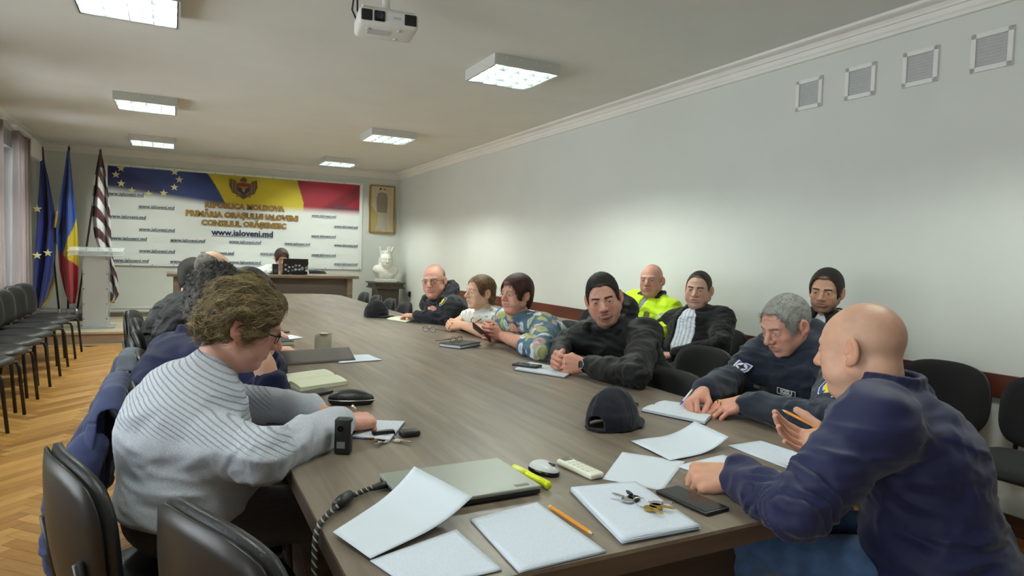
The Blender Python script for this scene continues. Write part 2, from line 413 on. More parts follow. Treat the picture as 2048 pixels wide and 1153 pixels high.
def relax(V, Q, it=2, lam=0.5):
    E = np.concatenate([Q[:, [0, 1]], Q[:, [1, 2]], Q[:, [2, 3]], Q[:, [3, 0]]])
    for _ in range(it):
        A = np.zeros_like(V); c = np.zeros(len(V))
        np.add.at(A, E[:, 0], V[E[:, 1]]); np.add.at(c, E[:, 0], 1); np.add.at(A, E[:, 1], V[E[:, 0]]); np.add.at(c, E[:, 1], 1)
        V = V+lam*(A/np.maximum(c, 1)[:, None]-V)
    return V
_perm = np.random.RandomState(3).randint(0, 1 << 30, 4096)
def vnoise(P):
    """value noise in [-1, 1]"""
    P = np.asarray(P, float); i = np.floor(P).astype(np.int64); f = P-i; f = f*f*(3-2*f); r = np.zeros(len(P))
    for dx in (0, 1):
        for dy in (0, 1):
            for dz in (0, 1):
                h = ((i[:, 0]+dx)*73856093) ^ ((i[:, 1]+dy)*19349663) ^ ((i[:, 2]+dz)*83492791)
                v = (_perm[h & 4095] & 0xffff)/32767.5-1
                r += v*(f[:, 0] if dx else 1-f[:, 0])*(f[:, 1] if dy else 1-f[:, 1])*(f[:, 2] if dz else 1-f[:, 2])
    return r
def fbm(P, o=3):
    r = 0; a = 1.0
    for k in range(o): r = r+a*vnoise(np.asarray(P)*2**k+17.3*k); a *= 0.5
    return r
class Soup:
    """joins vertex / face / colour blocks into one mesh"""
    def __init__(s): s.V = []; s.Q = []; s.C = []; s.T = []; s.n = 0
    def add(s, V, Q, C=None):
        V = np.asarray(V, float); Q = np.asarray(Q, int)
        s.V.append(V); (s.Q if Q.shape[1] == 4 else s.T).append(Q+s.n)
        if C is None: C = np.ones((len(V), 4))
        C = np.asarray(C, float)
        if C.ndim == 1: C = np.tile(np.append(C[:3], 1), (len(V), 1))
        if C.shape[1] == 3: C = np.concatenate([C, np.ones((len(C), 1))], 1)
        s.C.append(C); s.n += len(V)
    def build(s, name, m, parent=None, smooth=True):
        V = np.concatenate(s.V); me = bpy.data.meshes.new(name)
        fs = ([np.concatenate(s.Q)] if s.Q else [])+([np.concatenate(s.T)] if s.T else [])
        loops = np.concatenate([f.ravel() for f in fs]).astype(np.int32); sizes = np.concatenate([np.full(len(f), f.shape[1]) for f in fs])
        me.vertices.add(len(V)); me.vertices.foreach_set('co', V.astype(np.float32).ravel())
        me.loops.add(len(loops)); me.loops.foreach_set('vertex_index', loops)
        me.polygons.add(len(sizes)); me.polygons.foreach_set('loop_start', np.concatenate([[0], np.cumsum(sizes)[:-1]]).astype(np.int32))
        me.update(calc_edges=True); me.validate()
        a = me.color_attributes.new('col', 'FLOAT_COLOR', 'POINT'); a.data.foreach_set('color', np.concatenate(s.C).astype(np.float32).ravel())
        if smooth: me.shade_smooth()
        return mesh_obj(name, me, m, parent)
def nrm(v): v = np.array(v, float); return v/(np.linalg.norm(v)+1e-12)
def frame(fwd, up=(0, 0, 1)):
    """3x3 with columns right, forward, up"""
    f = nrm(fwd); r = nrm(np.cross(f, up)); u = np.cross(r, f); return np.stack([r, f, u], 1)
def head_rot(yaw, pitch=0.0, roll=0.0):
    """yaw: degrees of the facing direction from +Y towards +X; pitch up positive; roll clockwise"""
    y, p, r = (math.radians(a) for a in (yaw, pitch, roll))
    f = np.array([math.sin(y)*math.cos(p), math.cos(y)*math.cos(p), math.sin(p)]); rt = np.array([math.cos(y), -math.sin(y), 0]); u = np.cross(rt, f)
    r2 = rt*math.cos(r)-u*math.sin(r); u2 = rt*math.sin(r)+u*math.cos(r)
    return np.stack([r2, f, u2], 1)
def sstep(a, b, x): t = np.clip((x-a)/(b-a), 0, 1); return t*t*(3-2*t)

# ------------------------------------------------------------------ head (local: x right, y forward, z up, origin between the ears)
SKIN = {'fair': '#cda38d', 'pink': '#cb9885', 'tan': '#c1957d', 'pale': '#d4ac91'}
def head_mesh(p, h=0.0026):
    g = p.get; fat = g('fat', 0.0); jw = g('jaw', 1.0); age = g('age', 0.0); no = g('nose', 1.0); fem = g('fem', 0.0)
    f = Field((-0.115, -0.15, -0.24), (0.115, 0.145, 0.145), h)
    f.ell((0, -0.016, 0.036), (0.0755, 0.093, 0.087), k=0)
    f.ell((0, 0.030, 0.018), (0.066, 0.066, 0.070), k=0.03)                       # forehead
    f.ell((0, 0.028, -0.035), (0.060*jw+fat*0.3, 0.062, 0.066), k=0.025)            # mid face
    f.cone((0, 0.050, -0.088), (0, 0.071, -0.097), 0.026+fat*0.15, 0.017, k=0.020)  # chin
    for s in (-1, 1):
        f.cone((s*0.056*jw, -0.004, -0.050), (s*0.026*jw, 0.052, -0.090), 0.021+fat*0.45, 0.020+fat*0.2, k=0.025)   # jaw
        f.ell((s*0.043, 0.060, -0.022), (0.023, 0.022, 0.019), k=0.02)             # cheekbone
        f.ell((s*0.040, 0.050, -0.055), (0.022+fat*0.8, 0.026+fat*0.4, 0.028), k=0.02)
        f.cone((s*0.012, 0.0915, 0.025), (s*0.044, 0.077, 0.026), 0.0085, 0.0085, k=0.012)  # brow
        f.ell((s*0.0325, 0.098, 0.004), (0.020, 0.016, 0.0115), k=0.010, op='s')    # socket
        f.ell((s*0.0325, 0.0775, 0.003), (0.0170, 0.0155, 0.0145), k=0.006)         # lids
        f.ell((s*0.0325, 0.0970, 0.0015+0.0008*g('down', 0)), (0.0138, 0.0125, 0.0046*g('eyeo', 1.0)), k=0.0012, op='s')   # lid opening
    f.cone((0, 0.090, 0.014), (0, 0.113+0.004*(no-1), -0.027), 0.0085, 0.0125*no, k=0.010)   # nose
    for s in (-1, 1):
        f.ell((s*0.0135*no, 0.100, -0.031), (0.0095, 0.012, 0.009), k=0.007)
    f.ell((0, 0.076, -0.060), (0.031, 0.021, 0.022), k=0.014)                       # muzzle
    f.cone((-0.019, 0.0890, -0.0560), (0.019, 0.0890, -0.0560), 0.0050, 0.0050, k=0.006)
    f.cone((-0.016, 0.0890, -0.0670), (0.016, 0.0890, -0.0670), 0.0058, 0.0058, k=0.006)
    f.cone((-0.026, 0.0965, -0.0612), (0.026, 0.0965, -0.0612), 0.0030, 0.0030, k=0.004, op='s')
    if fat > 0.004: f.ell((0, 0.022, -0.108), (0.045, 0.045, 0.020+fat), k=0.03)     # double chin
    for s in (-1, 1):                                                                # ears
        Re = np.array([[math.cos(0.35), s*math.sin(0.35), 0], [-s*math.sin(0.35), math.cos(0.35), 0], [0, 0, 1]])
        f.ell((s*0.0845, -0.015, -0.003), (0.0105, 0.0205, 0.034), Re, k=0.005)
        f.ell((s*0.0960, -0.0105, 0.002), (0.0095, 0.0125, 0.023), Re, k=0.003, op='s')
        f.ell((s*0.0850, -0.004, -0.006), (0.010, 0.006, 0.008), k=0.003, op='s')
        f.ell((s*0.0800, -0.002, -0.004), (0.008, 0.008, 0.010), k=0.004)
        f.ell((s*0.0815, -0.004, -0.031), (0.006, 0.009, 0.010), k=0.005)
    nk = g('neck', 0.054)*0.95
    f.cone((0, -0.032, -0.050), (0, -0.046, -0.30), nk, nk*1.12, k=0.025)
    f.cone((0, -0.008, -0.085), (0, -0.020, -0.30), nk*0.70, nk*0.9, k=0.02)
    V, Q = f.mesh(); V = relax(V, Q, 1, 0.4)
    base = np.array(srgb(SKIN.get(p.get('skin', 'fair'), p.get('skin', 'fair')))); x, y, z = V.T; ax = np.abs(x)
    n = fbm(V*38, 2)[:, None]; C = base*(1+0.05*n)
    def blend(C, col, w): w = np.clip(w, 0, 1)[:, None]; return C*(1-w)+np.array(col)*w
    red = base*np.array([1.05, 0.74, 0.70])
    C = blend(C, red, 0.55*np.exp(-(((ax-0.042)/0.022)**2+((z+0.030)/0.02)**2))*(y > 0.02)*g('flush', 1.0))
    C = blend(C, red, 0.6*np.exp(-((x/0.014)**2+((z+0.028)/0.014)**2))*(y > 0.09))
    C = blend(C, base*np.array([1.0, 0.78, 0.72]), 0.6*(ax > 0.078))
    lip = base*np.array([0.86, 0.52, 0.52])*(1.0 if not fem else np.array([1.0, 0.85, 0.85]))
    C = blend(C, lip, (1-sstep(0.7, 1.15, np.sqrt((x/0.023)**2+((z+0.0612)/0.0095)**2)))*(y > 0.07)*0.85)
    C = blend(C, base*0.25, 0.8*(1-sstep(0.6, 1.2, np.sqrt((x/0.022)**2+((z+0.0612)/0.0022)**2)))*(y > 0.07))
    if g('brow', 1.0) > 0:
        bc = np.array(srgb(g('browc', '#2a211c')))
        bz = 0.0255+0.10*(ax-0.03)*(ax < 0.035)-0.12*(ax-0.035)*(ax >= 0.035)
        C = blend(C, bc, g('brow', 1.0)*(1-sstep(0.6, 1.2, np.abs(z-bz)/0.0045))*sstep(0.009, 0.014, ax)*(1-sstep(0.046, 0.054, ax))*(y > 0.04))
    C = blend(C, base*0.30, 0.75*(1-sstep(0.6, 1.15, np.sqrt(((ax-0.0325)/0.0155)**2+((z-0.0088)/0.0022)**2)))*(y > 0.05))    # lash line
    C = blend(C, base*0.7, 0.5*(1-sstep(0.5, 1.2, np.sqrt(((ax-0.0325)/0.018)**2+((z+0.010)/0.006)**2)))*(y > 0.05)*(0.4+age))
    for bd, wgt in ((g('beard'), g('beardw', 0.8)), ):
        if bd:
            bcol = np.array(srgb(bd)); m = np.zeros(len(V)); kind = g('beardk', 'full')
            if kind == 'full':
                m = sstep(-0.030, -0.055, z)*(y > -0.01)*(1-sstep(-0.115, -0.135, z))*(1-0.9*np.exp(-(((ax-0.04)/0.02)**2+((z+0.045)/0.016)**2)))
            must = (1-sstep(0.7, 1.2, np.sqrt((x/0.032)**2+((z+0.0475)/0.0065)**2)))*(y > 0.07)
            goat = (1-sstep(0.75, 1.15, np.sqrt((x/0.026)**2+((z+0.088)/0.014)**2)))*(y > 0.04)
            side = (1-sstep(0.5, 1.1, np.abs(ax-0.029)/0.006))*(z < -0.045)*(z > -0.095)*(y > 0.05)
            m = np.maximum(m, np.maximum(must*0.9, np.maximum(goat, side*0.45)))
            lips = (1-sstep(0.8, 1.1, np.sqrt((x/0.022)**2+((z+0.0612)/0.009)**2)))
            C = blend(C, bcol, m*(1-lips)*wgt*(0.8+0.2*vnoise(V*420)))
    if g('stubble'):
        hz = 0.03+0.0*y; m = sstep(0.0, 0.05, -y+0.02+0.35*(z-0.03))*sstep(-0.035, 0.0, z)
        C = blend(C, np.array(srgb(g('stubble'))), m*g('stubw', 0.4)*(ax < 0.079))
    if g('wrinkle', 0):
        for zz in (0.060, 0.072): C = blend(C, base*0.72, g('wrinkle')*(1-sstep(0.4, 1.2, np.abs(z-zz+0.12*x*x*10)/0.0016))*(y > 0.05)*(ax < 0.04))
        fold = np.abs(ax-(0.021+0.30*(-0.036-z)))/0.0025
        C = blend(C, base*0.7, g('wrinkle')*(1-sstep(0.4, 1.3, fold))*(z < -0.034)*(z > -0.068)*(y > 0.06))
    return V, Q, np.clip(C, 0, 1)
def eyes(parent, M, off, p):
    for s in (-1, 1):
        f = MB(); bmesh.ops.create_uvsphere(f.b, u_segments=24, v_segments=16, radius=0.0122)
        me = bpy.data.meshes.new('eye'); f.b.to_mesh(me); f.b.free(); me.shade_smooth()
        a = me.color_attributes.new('col', 'FLOAT_COLOR', 'POINT'); gz = nrm((p.get('gaze', 0.0), 1, p.get('gazez', -0.05)))
        for v in me.vertices:
            c = float(np.array(v.co)@gz/0.0122); a.data[v.index].color = (0.01, 0.01, 0.01, 1) if c > 0.97 else ((0.07, 0.045, 0.03, 1) if c > 0.86 else (0.55, 0.51, 0.48, 1))
        o = mesh_obj('eye', me, M_eye, parent); L = M@np.array([s*0.0325, 0.0785, 0.0020])*p.get('size', 1.0)+off
        o.matrix_local = Matrix.Translation(L) @ Matrix(M.tolist()).to_4x4()
M_skin = mat('skin', '#c99a82', 0.5, attr='col', var=0.04, vscale=60, bump=0.04, bscale=350, sss=0.08)
M_eye = mat('eye', '#ffffff', 0.15, attr='col')
M_hair = mat('hair', '#333333', 0.55, attr='col', var=0.2, vscale=180, bump=0.3, bscale=260, spec=0.35)

# ------------------------------------------------------------------ hair
def hair_cap(p, h=0.0034):
    """volume of hair round the skull; style parameters in p['hair']"""
    H = p['hair']; t = H.get('t', 0.010); f = Field((-0.15, -0.19, -0.17), (0.15, 0.18, 0.19), h)
    f.ell((0, -0.018+H.get('dy', 0), 0.036+H.get('dz', 0)), (0.0755+t*H.get('side', 1.0), 0.093+t*H.get('back', 1.0), 0.087+t*H.get('top', 1.0)), k=0)
    f.ell((0, 0.030, 0.022), (0.066+t*0.8, 0.066+t*H.get('front', 0.8), 0.072+t*H.get('top', 1.0)), k=0.03)
    if H.get('nape', 0): f.ell((0, -0.062, -0.030), (0.056+t*0.6, 0.042+t*0.8, 0.050+H['nape']), k=0.03)
    for e in H.get('add', []): f.ell(e[0], e[1], k=0.02)
    # face opening
    hl = H.get('line', 0.062); b = H.get('temple', 0.0)
    if H.get('square', 1):
        for sx in (-1, 1): f.ell((sx*0.030, 0.140+b, hl-0.200+H.get('peak', 0.004)), (H.get('lw', 0.115)-0.036, 0.125, 0.210), k=0.003, op='s')
    f.ell((0, 0.140+b, hl-0.204), (H.get('lw', 0.115), 0.125, 0.210), k=0.003, op='s')
    f.ell((0, 0.155+b, -0.06), (0.13, H.get('sideburn', 0.150), 0.075+H.get('open', 0.0)), k=0.015, op='s')
    if H.get('recede', 0):
        for s in (-1, 1): f.ell((s*0.048, 0.095, 0.085), (0.028, 0.05+H['recede'], 0.035), k=0.01, op='s')
    if H.get('bald', 0): f.ell((0, 0.055-H.get('baldy', 0.0), 0.125), (0.062, 0.115, H['bald']), k=0.012, op='s')
    if H.get('fringe'):
        f.plane((0, H['fringe'][0], 0), (0, 1, 0.25), k=0.006); f.plane((0, -0.03, H['fringe'][1]), (0, 0.45, 1), k=0.006)
    if H.get('ears', 1):
        for s in (-1, 1): f.ell((s*0.095, -0.006, -0.012), (0.035, 0.027, 0.040), k=0.006, op='s')
    f.plane((0, -0.05, H.get('cut', -0.062)), (0, 0.25, -1), k=0.01)
    V, Q = f.mesh()
    if len(V) == 0: return V, Q, V
    N = normals(V, Q); cu = H.get('curl', 0.0)
    if cu: V = V+N*(cu*(np.abs(fbm(V*H.get('cf', 55), 2))-0.25))[:, None]
    V = V+N*(H.get('rough', 0.0010)*vnoise(V*np.array([260, 120, 120])))[:, None]
    c = np.array(srgb(H['c'])); c2 = np.array(srgb(H.get('c2', H['c']))); w = sstep(-0.4, 0.5, fbm(V*np.array([150, 60, 60]), 3)+H.get('bias', 0))[:, None]
    C = c*(1-w)+c2*w
    if H.get('side_c'):                                     # greying temples / nape
        ws = (sstep(0.045, -0.02, V[:, 2])*0.8)[:, None]; C = C*(1-ws)+np.array(srgb(H['side_c']))*ws
    if H.get('fade', 0.5):                                  # thin hair at the hairline and on the sides
        e = np.sqrt((V[:, 0]/H.get('lw', 0.115))**2+((V[:, 1]-0.140-b)/0.125)**2+((V[:, 2]-hl+0.200)/0.210)**2)
        sk = np.array(srgb(SKIN.get(p.get('skin', 'fair'), '#c49a84'))); wf = (H.get('fade', 0.5)*(1-sstep(1.0, 1.10, e))+H.get('sfade', 0.0)*sstep(0.05, -0.04, V[:, 2]))[:, None]; wf = np.clip(wf, 0, 0.8); C = C*(1-wf)+sk*0.8*wf
    return V, Q, C
def strands(V, Q, C, n, length, width, flow, seed=1, lift=0.25, curl=0.0, jit=0.5, under=0.5):
    """tapered locks that follow the flow field over the hair volume"""
    rs = np.random.RandomState(seed); N = normals(V, Q); pick = rs.randint(0, len(V), n); P = V[pick]; n0 = N[pick]; col = C[pick]*(0.72+0.56*rs.rand(n, 1))
    d = flow(P)+jit*rs.randn(n, 3)*0.5; d = d-n0*np.sum(d*n0, 1, keepdims=True); d /= np.linalg.norm(d, axis=1, keepdims=True)+1e-9
    side = np.cross(n0, d); L = length*(0.6+0.8*rs.rand(n, 1)); seg = 4; rings = []; ph = rs.rand(n, 1)*6.28
    for i in range(seg+1):
        t = i/seg; c = P-n0*width*0.8+d*L*t+n0*(lift*L*t*(1-0.9*t))+side*(curl*L*np.sin(ph+t*5))
        c = c - n0*(under*L*t*t*0.6)
        wd = width*(0.55+0.9*t)*(1.02-t**2.2)
        rings.append(np.stack([c+side*wd, c+n0*wd*0.7, c-side*wd], 1))
    R = np.stack(rings, 1).reshape(-1, 3); b = (np.arange(n)*(seg+1)*3)[:, None]; F = []
    for i in range(seg):
        for j in range(2): F.append(b+np.array([[i*3+j, i*3+j+1, i*3+3+j+1, i*3+3+j]]))
    F = np.concatenate(F); CC = np.repeat(col, (seg+1)*3, 0); return R, F, CC

# ------------------------------------------------------------------ hands (right hand, palm down: x fingers, y thumb side, z back of hand)
FING = [((0.086, 0.027, 0.002), (0.043, 0.026, 0.021), 0.0092), ((0.090, 0.006, 0.004), (0.047, 0.030, 0.022), 0.0094), ((0.086, -0.015, 0.002), (0.044, 0.028, 0.021), 0.0090), ((0.077, -0.034, -0.003), (0.034, 0.021, 0.019), 0.0080)]
def hand_points(curl, spread=0.06, thumb=None):
    out = []
    for i, (m, ln, r) in enumerate(FING):
        cu = curl[i] if isinstance(curl[0], (list, tuple)) else curl
        p = np.array(m); pts = [p]; a = 0; sp = spread*(1.3-i*0.9)
        for L, c in zip(ln, cu):
            a += math.radians(c); d = np.array([math.cos(a)*math.cos(sp), math.cos(a)*math.sin(sp), -math.sin(a)]); p = p+d*L; pts.append(p)
        out.append((pts, r))
    th = thumb or ((0.024, 0.024, -0.010), (0.056, 0.048, -0.020), (0.086, 0.056, -0.024), (0.110, 0.052, -0.026))
    return out, [np.array(t) for t in th]
POSES = {
    'flat': dict(curl=(12, 14, 8), spread=0.10),
    'relaxed': dict(curl=(28, 35, 20), spread=0.05),
    'fist': dict(curl=(72, 88, 55), spread=0.0, thumb=((0.024, 0.022, -0.012), (0.054, 0.036, -0.030), (0.080, 0.022, -0.044), (0.094, 0.002, -0.046))),
    'write': dict(curl=((48, 55, 25), (56, 62, 35), (66, 75, 45), (70, 80, 50)), spread=0.02, thumb=((0.024, 0.024, -0.012), (0.056, 0.044, -0.030), (0.088, 0.036, -0.046), (0.108, 0.026, -0.056))),
    'clasp': dict(curl=((58, 60, 30), (60, 62, 30), (62, 62, 30), (64, 62, 30)), spread=0.02, thumb=((0.024, 0.024, -0.008), (0.058, 0.040, -0.016), (0.086, 0.030, -0.020), (0.104, 0.016, -0.020))),
    'open': dict(curl=((8, 16, 12), (14, 20, 14), (12, 20, 14), (4, 14, 10)), spread=0.10, thumb=((0.024, 0.026, -0.010), (0.052, 0.058, -0.012), (0.078, 0.080, -0.010), (0.098, 0.094, -0.006))),
    'hold': dict(curl=((40, 52, 30), (45, 55, 30), (50, 58, 30), (52, 60, 30)), spread=0.02, thumb=((0.024, 0.024, -0.012), (0.054, 0.046, -0.030), (0.084, 0.050, -0.042), (0.108, 0.044, -0.048))),
}
def hand_mesh(pose, skin, side, wrist, fdir, pnorm, elbow=None, r_w=0.026, r_e=0.045, scale=1.0, h=0.0027, fore=0.07):
    ps = POSES[pose]; F, th = hand_points(ps['curl'], ps.get('spread', 0.05), ps.get('thumb'))
    x = nrm(fdir); z = -np.array(pnorm, float); z = nrm(z-x*(z@x)); y = np.cross(z, x); R = np.stack([x, y if side == 'R' else -y, z], 1)
    arm = nrm(np.array(elbow)-np.array(wrist)) if elbow is not None else -x
    al = np.linalg.solve(R, arm)                     # forearm direction in hand space
    f = Field((-0.03, -0.075, -0.125), (0.215, 0.115, 0.055), h) if fore <= 0.07 else Field((-0.06, -0.10, -0.125), (0.215, 0.115, 0.09), h)
    for pts, r in F:
        f.cone((0.012, pts[0][1]*0.55, 0.0), pts[0], 0.0165, 0.0118, k=0.010)
    f.ell((0.055, -0.004, -0.008), (0.040, 0.038, 0.0135), k=0.012)
    f.ell((0.045, 0.022, -0.014), (0.030, 0.018, 0.015), k=0.012)
    f.cone((0, 0, 0), al*0.05, 0.024, 0.025, k=0.014)
    for pts, r in F:
        rr = [r*1.08, r, r*0.93, r*0.80]
        g2 = Field(f.lo, f.lo+(f.n-1)*h, h) if False else None
        for i in range(3): f.cone(pts[i], pts[i+1], rr[i], rr[i+1], k=0.0022)
    tr = (0.0135, 0.0118, 0.0108, 0.0088)
    for i in range(3): f.cone(th[i], th[i+1], tr[i], tr[i+1], k=0.0045)
    V, Q = f.mesh(); base = np.array(srgb(SKIN.get(skin, skin)))*np.array([1.02, 0.95, 0.93]); C = base*(1+0.05*fbm(V*45, 2)[:, None])
    for pts, r in F:
        for i, w in ((0, 0.35), (1, 0.4), (3, 0.45)):
            d = np.linalg.norm(V-pts[i], axis=1); ww = (w*np.exp(-(d/0.012)**2))[:, None]; C = C*(1-ww)+base*np.array([1.0, 0.72, 0.68])*ww
    W_ = np.array(wrist)+(V*scale)@R.T
    if side == 'L': Q = Q[:, ::-1]
    blocks = [(W_, Q, C)]
    if elbow is not None:
        e = np.array(elbow); wv = np.array(wrist); L = np.linalg.norm(e-wv)
        a = wv+(e-wv)*min(1, fore/L); lo = np.minimum(wv, a)-0.08; hi = np.maximum(wv, a)+0.08
        g = Field(lo, hi, 0.006); rw = r_w*scale
        g.cone(wv-(e-wv)/L*0.0, wv+(e-wv)*min(1, fore/L*0.5), rw, rw+(r_e-rw)*min(1, fore/L*0.62), k=0)
        g.cone(wv+(e-wv)*min(1, fore/L*0.5), a, rw+(r_e-rw)*min(1, fore/L*0.62), rw+(r_e-rw)*min(1, fore/L), k=0.01)
        V2, Q2 = g.mesh(); blocks.append((V2, Q2, base*(1+0.05*fbm(V2*30, 2)[:, None])))
    return blocks, R

# ------------------------------------------------------------------ cloth
def cloth_mat(name, col, rough=0.85, bump=0.25, bscale=260, var=0.08, sheen=0.15, attr=False, vscale=30, crease=0.45):
    m = mat(name, col, rough, var=var, vscale=vscale, bump=bump, bscale=bscale, sheen=sheen, attr='col' if attr else None, spec=0.25)
    if crease and 'crease' not in m:
        m['crease'] = 1; nt = m.node_tree; N = nt.nodes; L = nt.links; p = N['Principled BSDF']; tc = N.new('ShaderNodeTexCoord'); mp = N.new('ShaderNodeMapping'); mp.inputs['Scale'].default_value = (0.8, 0.8, 2.0); mp.inputs['Rotation'].default_value = (0.5, 0.4, 0.2); L.new(tc.outputs['Object'], mp.inputs[0])
        n = N.new('ShaderNodeTexNoise'); n.noise_type = 'RIDGED_MULTIFRACTAL'; n.inputs['Scale'].default_value = 6.0; n.inputs['Detail'].default_value = 2.0; n.inputs['Distortion'].default_value = 0.9; L.new(mp.outputs[0], n.inputs['Vector'])
        b = N.new('ShaderNodeBump'); b.inputs['Strength'].default_value = crease*2.2; b.inputs['Distance'].default_value = 0.025; L.new(n.outputs['Fac'], b.inputs['Height'])
        if p.inputs['Normal'].is_linked: L.new(p.inputs['Normal'].links[0].from_socket, b.inputs['Normal'])
        L.new(b.outputs[0], p.inputs['Normal'])
    return m
def wrinkle(V, Q, amp=0.005, freq=14, stretch=(1, 1, 1), seed=0.0, fine=0.0015):
    N = normals(V, Q); P = V*np.array(stretch)*freq+seed
    P = P+0.8*np.stack([vnoise(V*5+9), vnoise(V*5+31), vnoise(V*5+57)], 1); w = 1-2*np.abs(fbm(P, 2)); w2 = 1-2*np.abs(vnoise(P*2.3+5))
    return V+N*(amp*(w-0.3)+fine*w2)[:, None]
# ================================================================== furniture
M_table = wood_mat('grey_brown_oak_laminate', '#5d5247', '#877b6d', 'Y', 0.55, 0.36)
M_tabedge = wood_mat('dark_oak_edge', '#40332b', '#54453b', 'X', 0.6, 0.5)
M_panel = wood_mat('dark_panel', '#2b211b', '#3a2d25', 'X', 0.6, 0.6)
# ---- long meeting table: rounded outline, one top, panels below
def table_outline():
    L, R, N, Fy = 0.262, 1.85, 0.972, 8.52; pts = []
    def arc(cx, cy, rx, ry, a0, a1, n=14): return [(cx+rx*math.cos(math.radians(a0+(a1-a0)*i/n)), cy+ry*math.sin(math.radians(a0+(a1-a0)*i/n))) for i in range(n+1)]
    pts += arc(L+0.13, N+0.13, 0.13, 0.13, 180, 270); pts += arc(R-0.62, N+0.62, 0.62, 0.62, 270, 360)
    pts += arc(R-0.40, Fy-0.40, 0.40, 0.40, 0, 90); pts += arc(L+0.40, Fy-0.40, 0.40, 0.40, 90, 180); return pts
tb = thing('meeting_table', 'long grey-brown oak meeting table running down the middle of the room', 'table', (1.05, 4.7, 0))
OUT = [(x-1.05, y-4.7) for x, y in table_outline()]
MB().prism(OUT, 0.742, 0.75).build('table_top', M_table, tb)
MB().prism(OUT, 0.705, 0.7418).build('edge_band', M_tabedge, tb)
MB().box((-0.36, -3.50, 0.0), (0.26, -3.47, 0.704)).build('end_panel', M_panel, tb)
MB().box((-0.36, 3.40, 0.0), (0.36, 3.43, 0.704)).build('end_panel', M_panel, tb)
for x in (-0.36, 0.33):
    for k in range(4): MB().box((x, -3.46+k*1.715, 0.12), (x+0.025, -3.46+(k+1)*1.715-0.01, 0.704)).build('side_panel', M_panel, tb)
# ---- visitor chairs
M_leath = mat('black_leatherette', '#1a1b1d', 0.42, bump=0.12, bscale=180, var=0.06)
M_fab = mat('black_woven_fabric', '#121214', 0.95, bump=0.3, bscale=700, sheen=0.1)
M_shell = mat('brown_black_plastic', '#1f1a18', 0.38, bump=0.04, bscale=400)
def pad(mb, fn, nu, nv, th):
    """closed cushion: fn(u,v)->point, normal offset th both sides with soft rim"""
    A = [[None]*nv for _ in range(nu)]; B = [[None]*nv for _ in range(nu)]
    for i in range(nu):
        for j in range(nv):
            u, v = i/(nu-1), j/(nv-1); p, n = fn(u, v); e = (1-abs(2*u-1)**5)*(1-abs(2*v-1)**5); t = th*(0.35+0.65*e**0.5)
            A[i][j] = mb.b.verts.new(Vector(p)+Vector(n)*t); B[i][j] = mb.b.verts.new(Vector(p)-Vector(n)*t*0.5)
    for i in range(nu-1):
        for j in range(nv-1):
            mb.b.faces.new((A[i][j], A[i+1][j], A[i+1][j+1], A[i][j+1])); mb.b.faces.new((B[i][j], B[i][j+1], B[i+1][j+1], B[i+1][j]))
    rim = [(i, 0) for i in range(nu)]+[(nu-1, j) for j in range(1, nv)]+[(i, nv-1) for i in range(nu-2, -1, -1)]+[(0, j) for j in range(nv-2, 0, -1)]
    for k in range(len(rim)):
        a, b = rim[k], rim[(k+1) % len(rim)]; mb.b.faces.new((A[a[0]][a[1]], B[a[0]][a[1]], B[b[0]][b[1]], A[b[0]][b[1]]))
    return mb
def sq(u, v, w, h, r=0.35):
    """square parameters -> rounded rectangle coordinates"""
    x, y = 2*u-1, 2*v-1; m = max(abs(x), abs(y)); 
    if m == 0: return 0, 0
    l = math.hypot(x, y); k = (abs(x/m)**3+abs(y/m)**3)**(-1/3); t = min(1.0, 0.3+r); s = (1-t)+t*k*1.0
    return x*s*w, y*s*h
def make_chair(kind):
    """faces +X, origin on the floor under the seat"""
    c = thing('visitor_chair', None, 'chair'); sm = M_leath if kind == 'leather' else M_fab
    def seat(u, v): x, y = sq(u, v, 0.215, 0.235); return (x+0.01, y, 0.435+0.02*(x/0.215)**2*(1 if x > 0 else 0.3)-0.018*max(0, x/0.215)**2*2+0.008*(y/0.235)**2), (0, 0, 1)
    pad(MB(), seat, 13, 13, 0.034).build('seat', sm, c, smooth=True)
    MB().box((-0.17, -0.19, 0.395), (0.18, 0.19, 0.418), bev=0.01).build('seat_pan', M_shell, c)
    def back(u, v):
        y, z = sq(u, v, 0.235, 0.175, 0.6); zz = 0.635+z; return (-0.245-0.10*(zz-0.46)+0.05*(y/0.235)**2*1.0-0.015*math.cos((zz-0.63)*8), y, zz+0.012*(1-(y/0.235)**2)*(1 if z > 0 else 0)), nrm((1, -0.35*y/0.235, 0.12))
    pad(MB(), back, 13, 13, 0.030).build('backrest', sm, c, smooth=True)
    def shell(u, v):
        p, n = back(u, v); y, z = sq(u, v, 0.228, 0.168, 0.45); q, n = back(u, v); return (q[0]-0.022, q[1]*0.985, 0.635+(q[2]-0.635)*0.975), n
    sh = pad(MB(), shell, 11, 11, 0.010).build('backrest_shell', M_shell, c, smooth=True)
    for s in (-1, 1):
        y = s*0.225
        MB().tube([(0.17, s*0.20, 0.405), (0.20, y, 0.40), (0.215, y, 0.36), (0.245, y+s*0.012, 0.0)], 0.0125, 8).build('leg', M_dkmetal, c, smooth=True)
        MB().tube([(-0.10, s*0.20, 0.405), (-0.17, y, 0.40), (-0.195, y, 0.36), (-0.265, y+s*0.012, 0.0)], 0.0125, 8).build('leg', M_dkmetal, c, smooth=True)
        MB().tube([(-0.06, s*0.17, 0.405), (-0.20, s*0.17, 0.405), (-0.255, s*0.17, 0.44), (-0.285, s*0.17, 0.62)], 0.011, 8).build('back_bracket', M_dkmetal, c, smooth=True)
    MB().tube([(0.0, -0.21, 0.405), (0.0, 0.21, 0.405)], 0.011, 8).build('cross_bar', M_dkmetal, c, smooth=True)
    return c
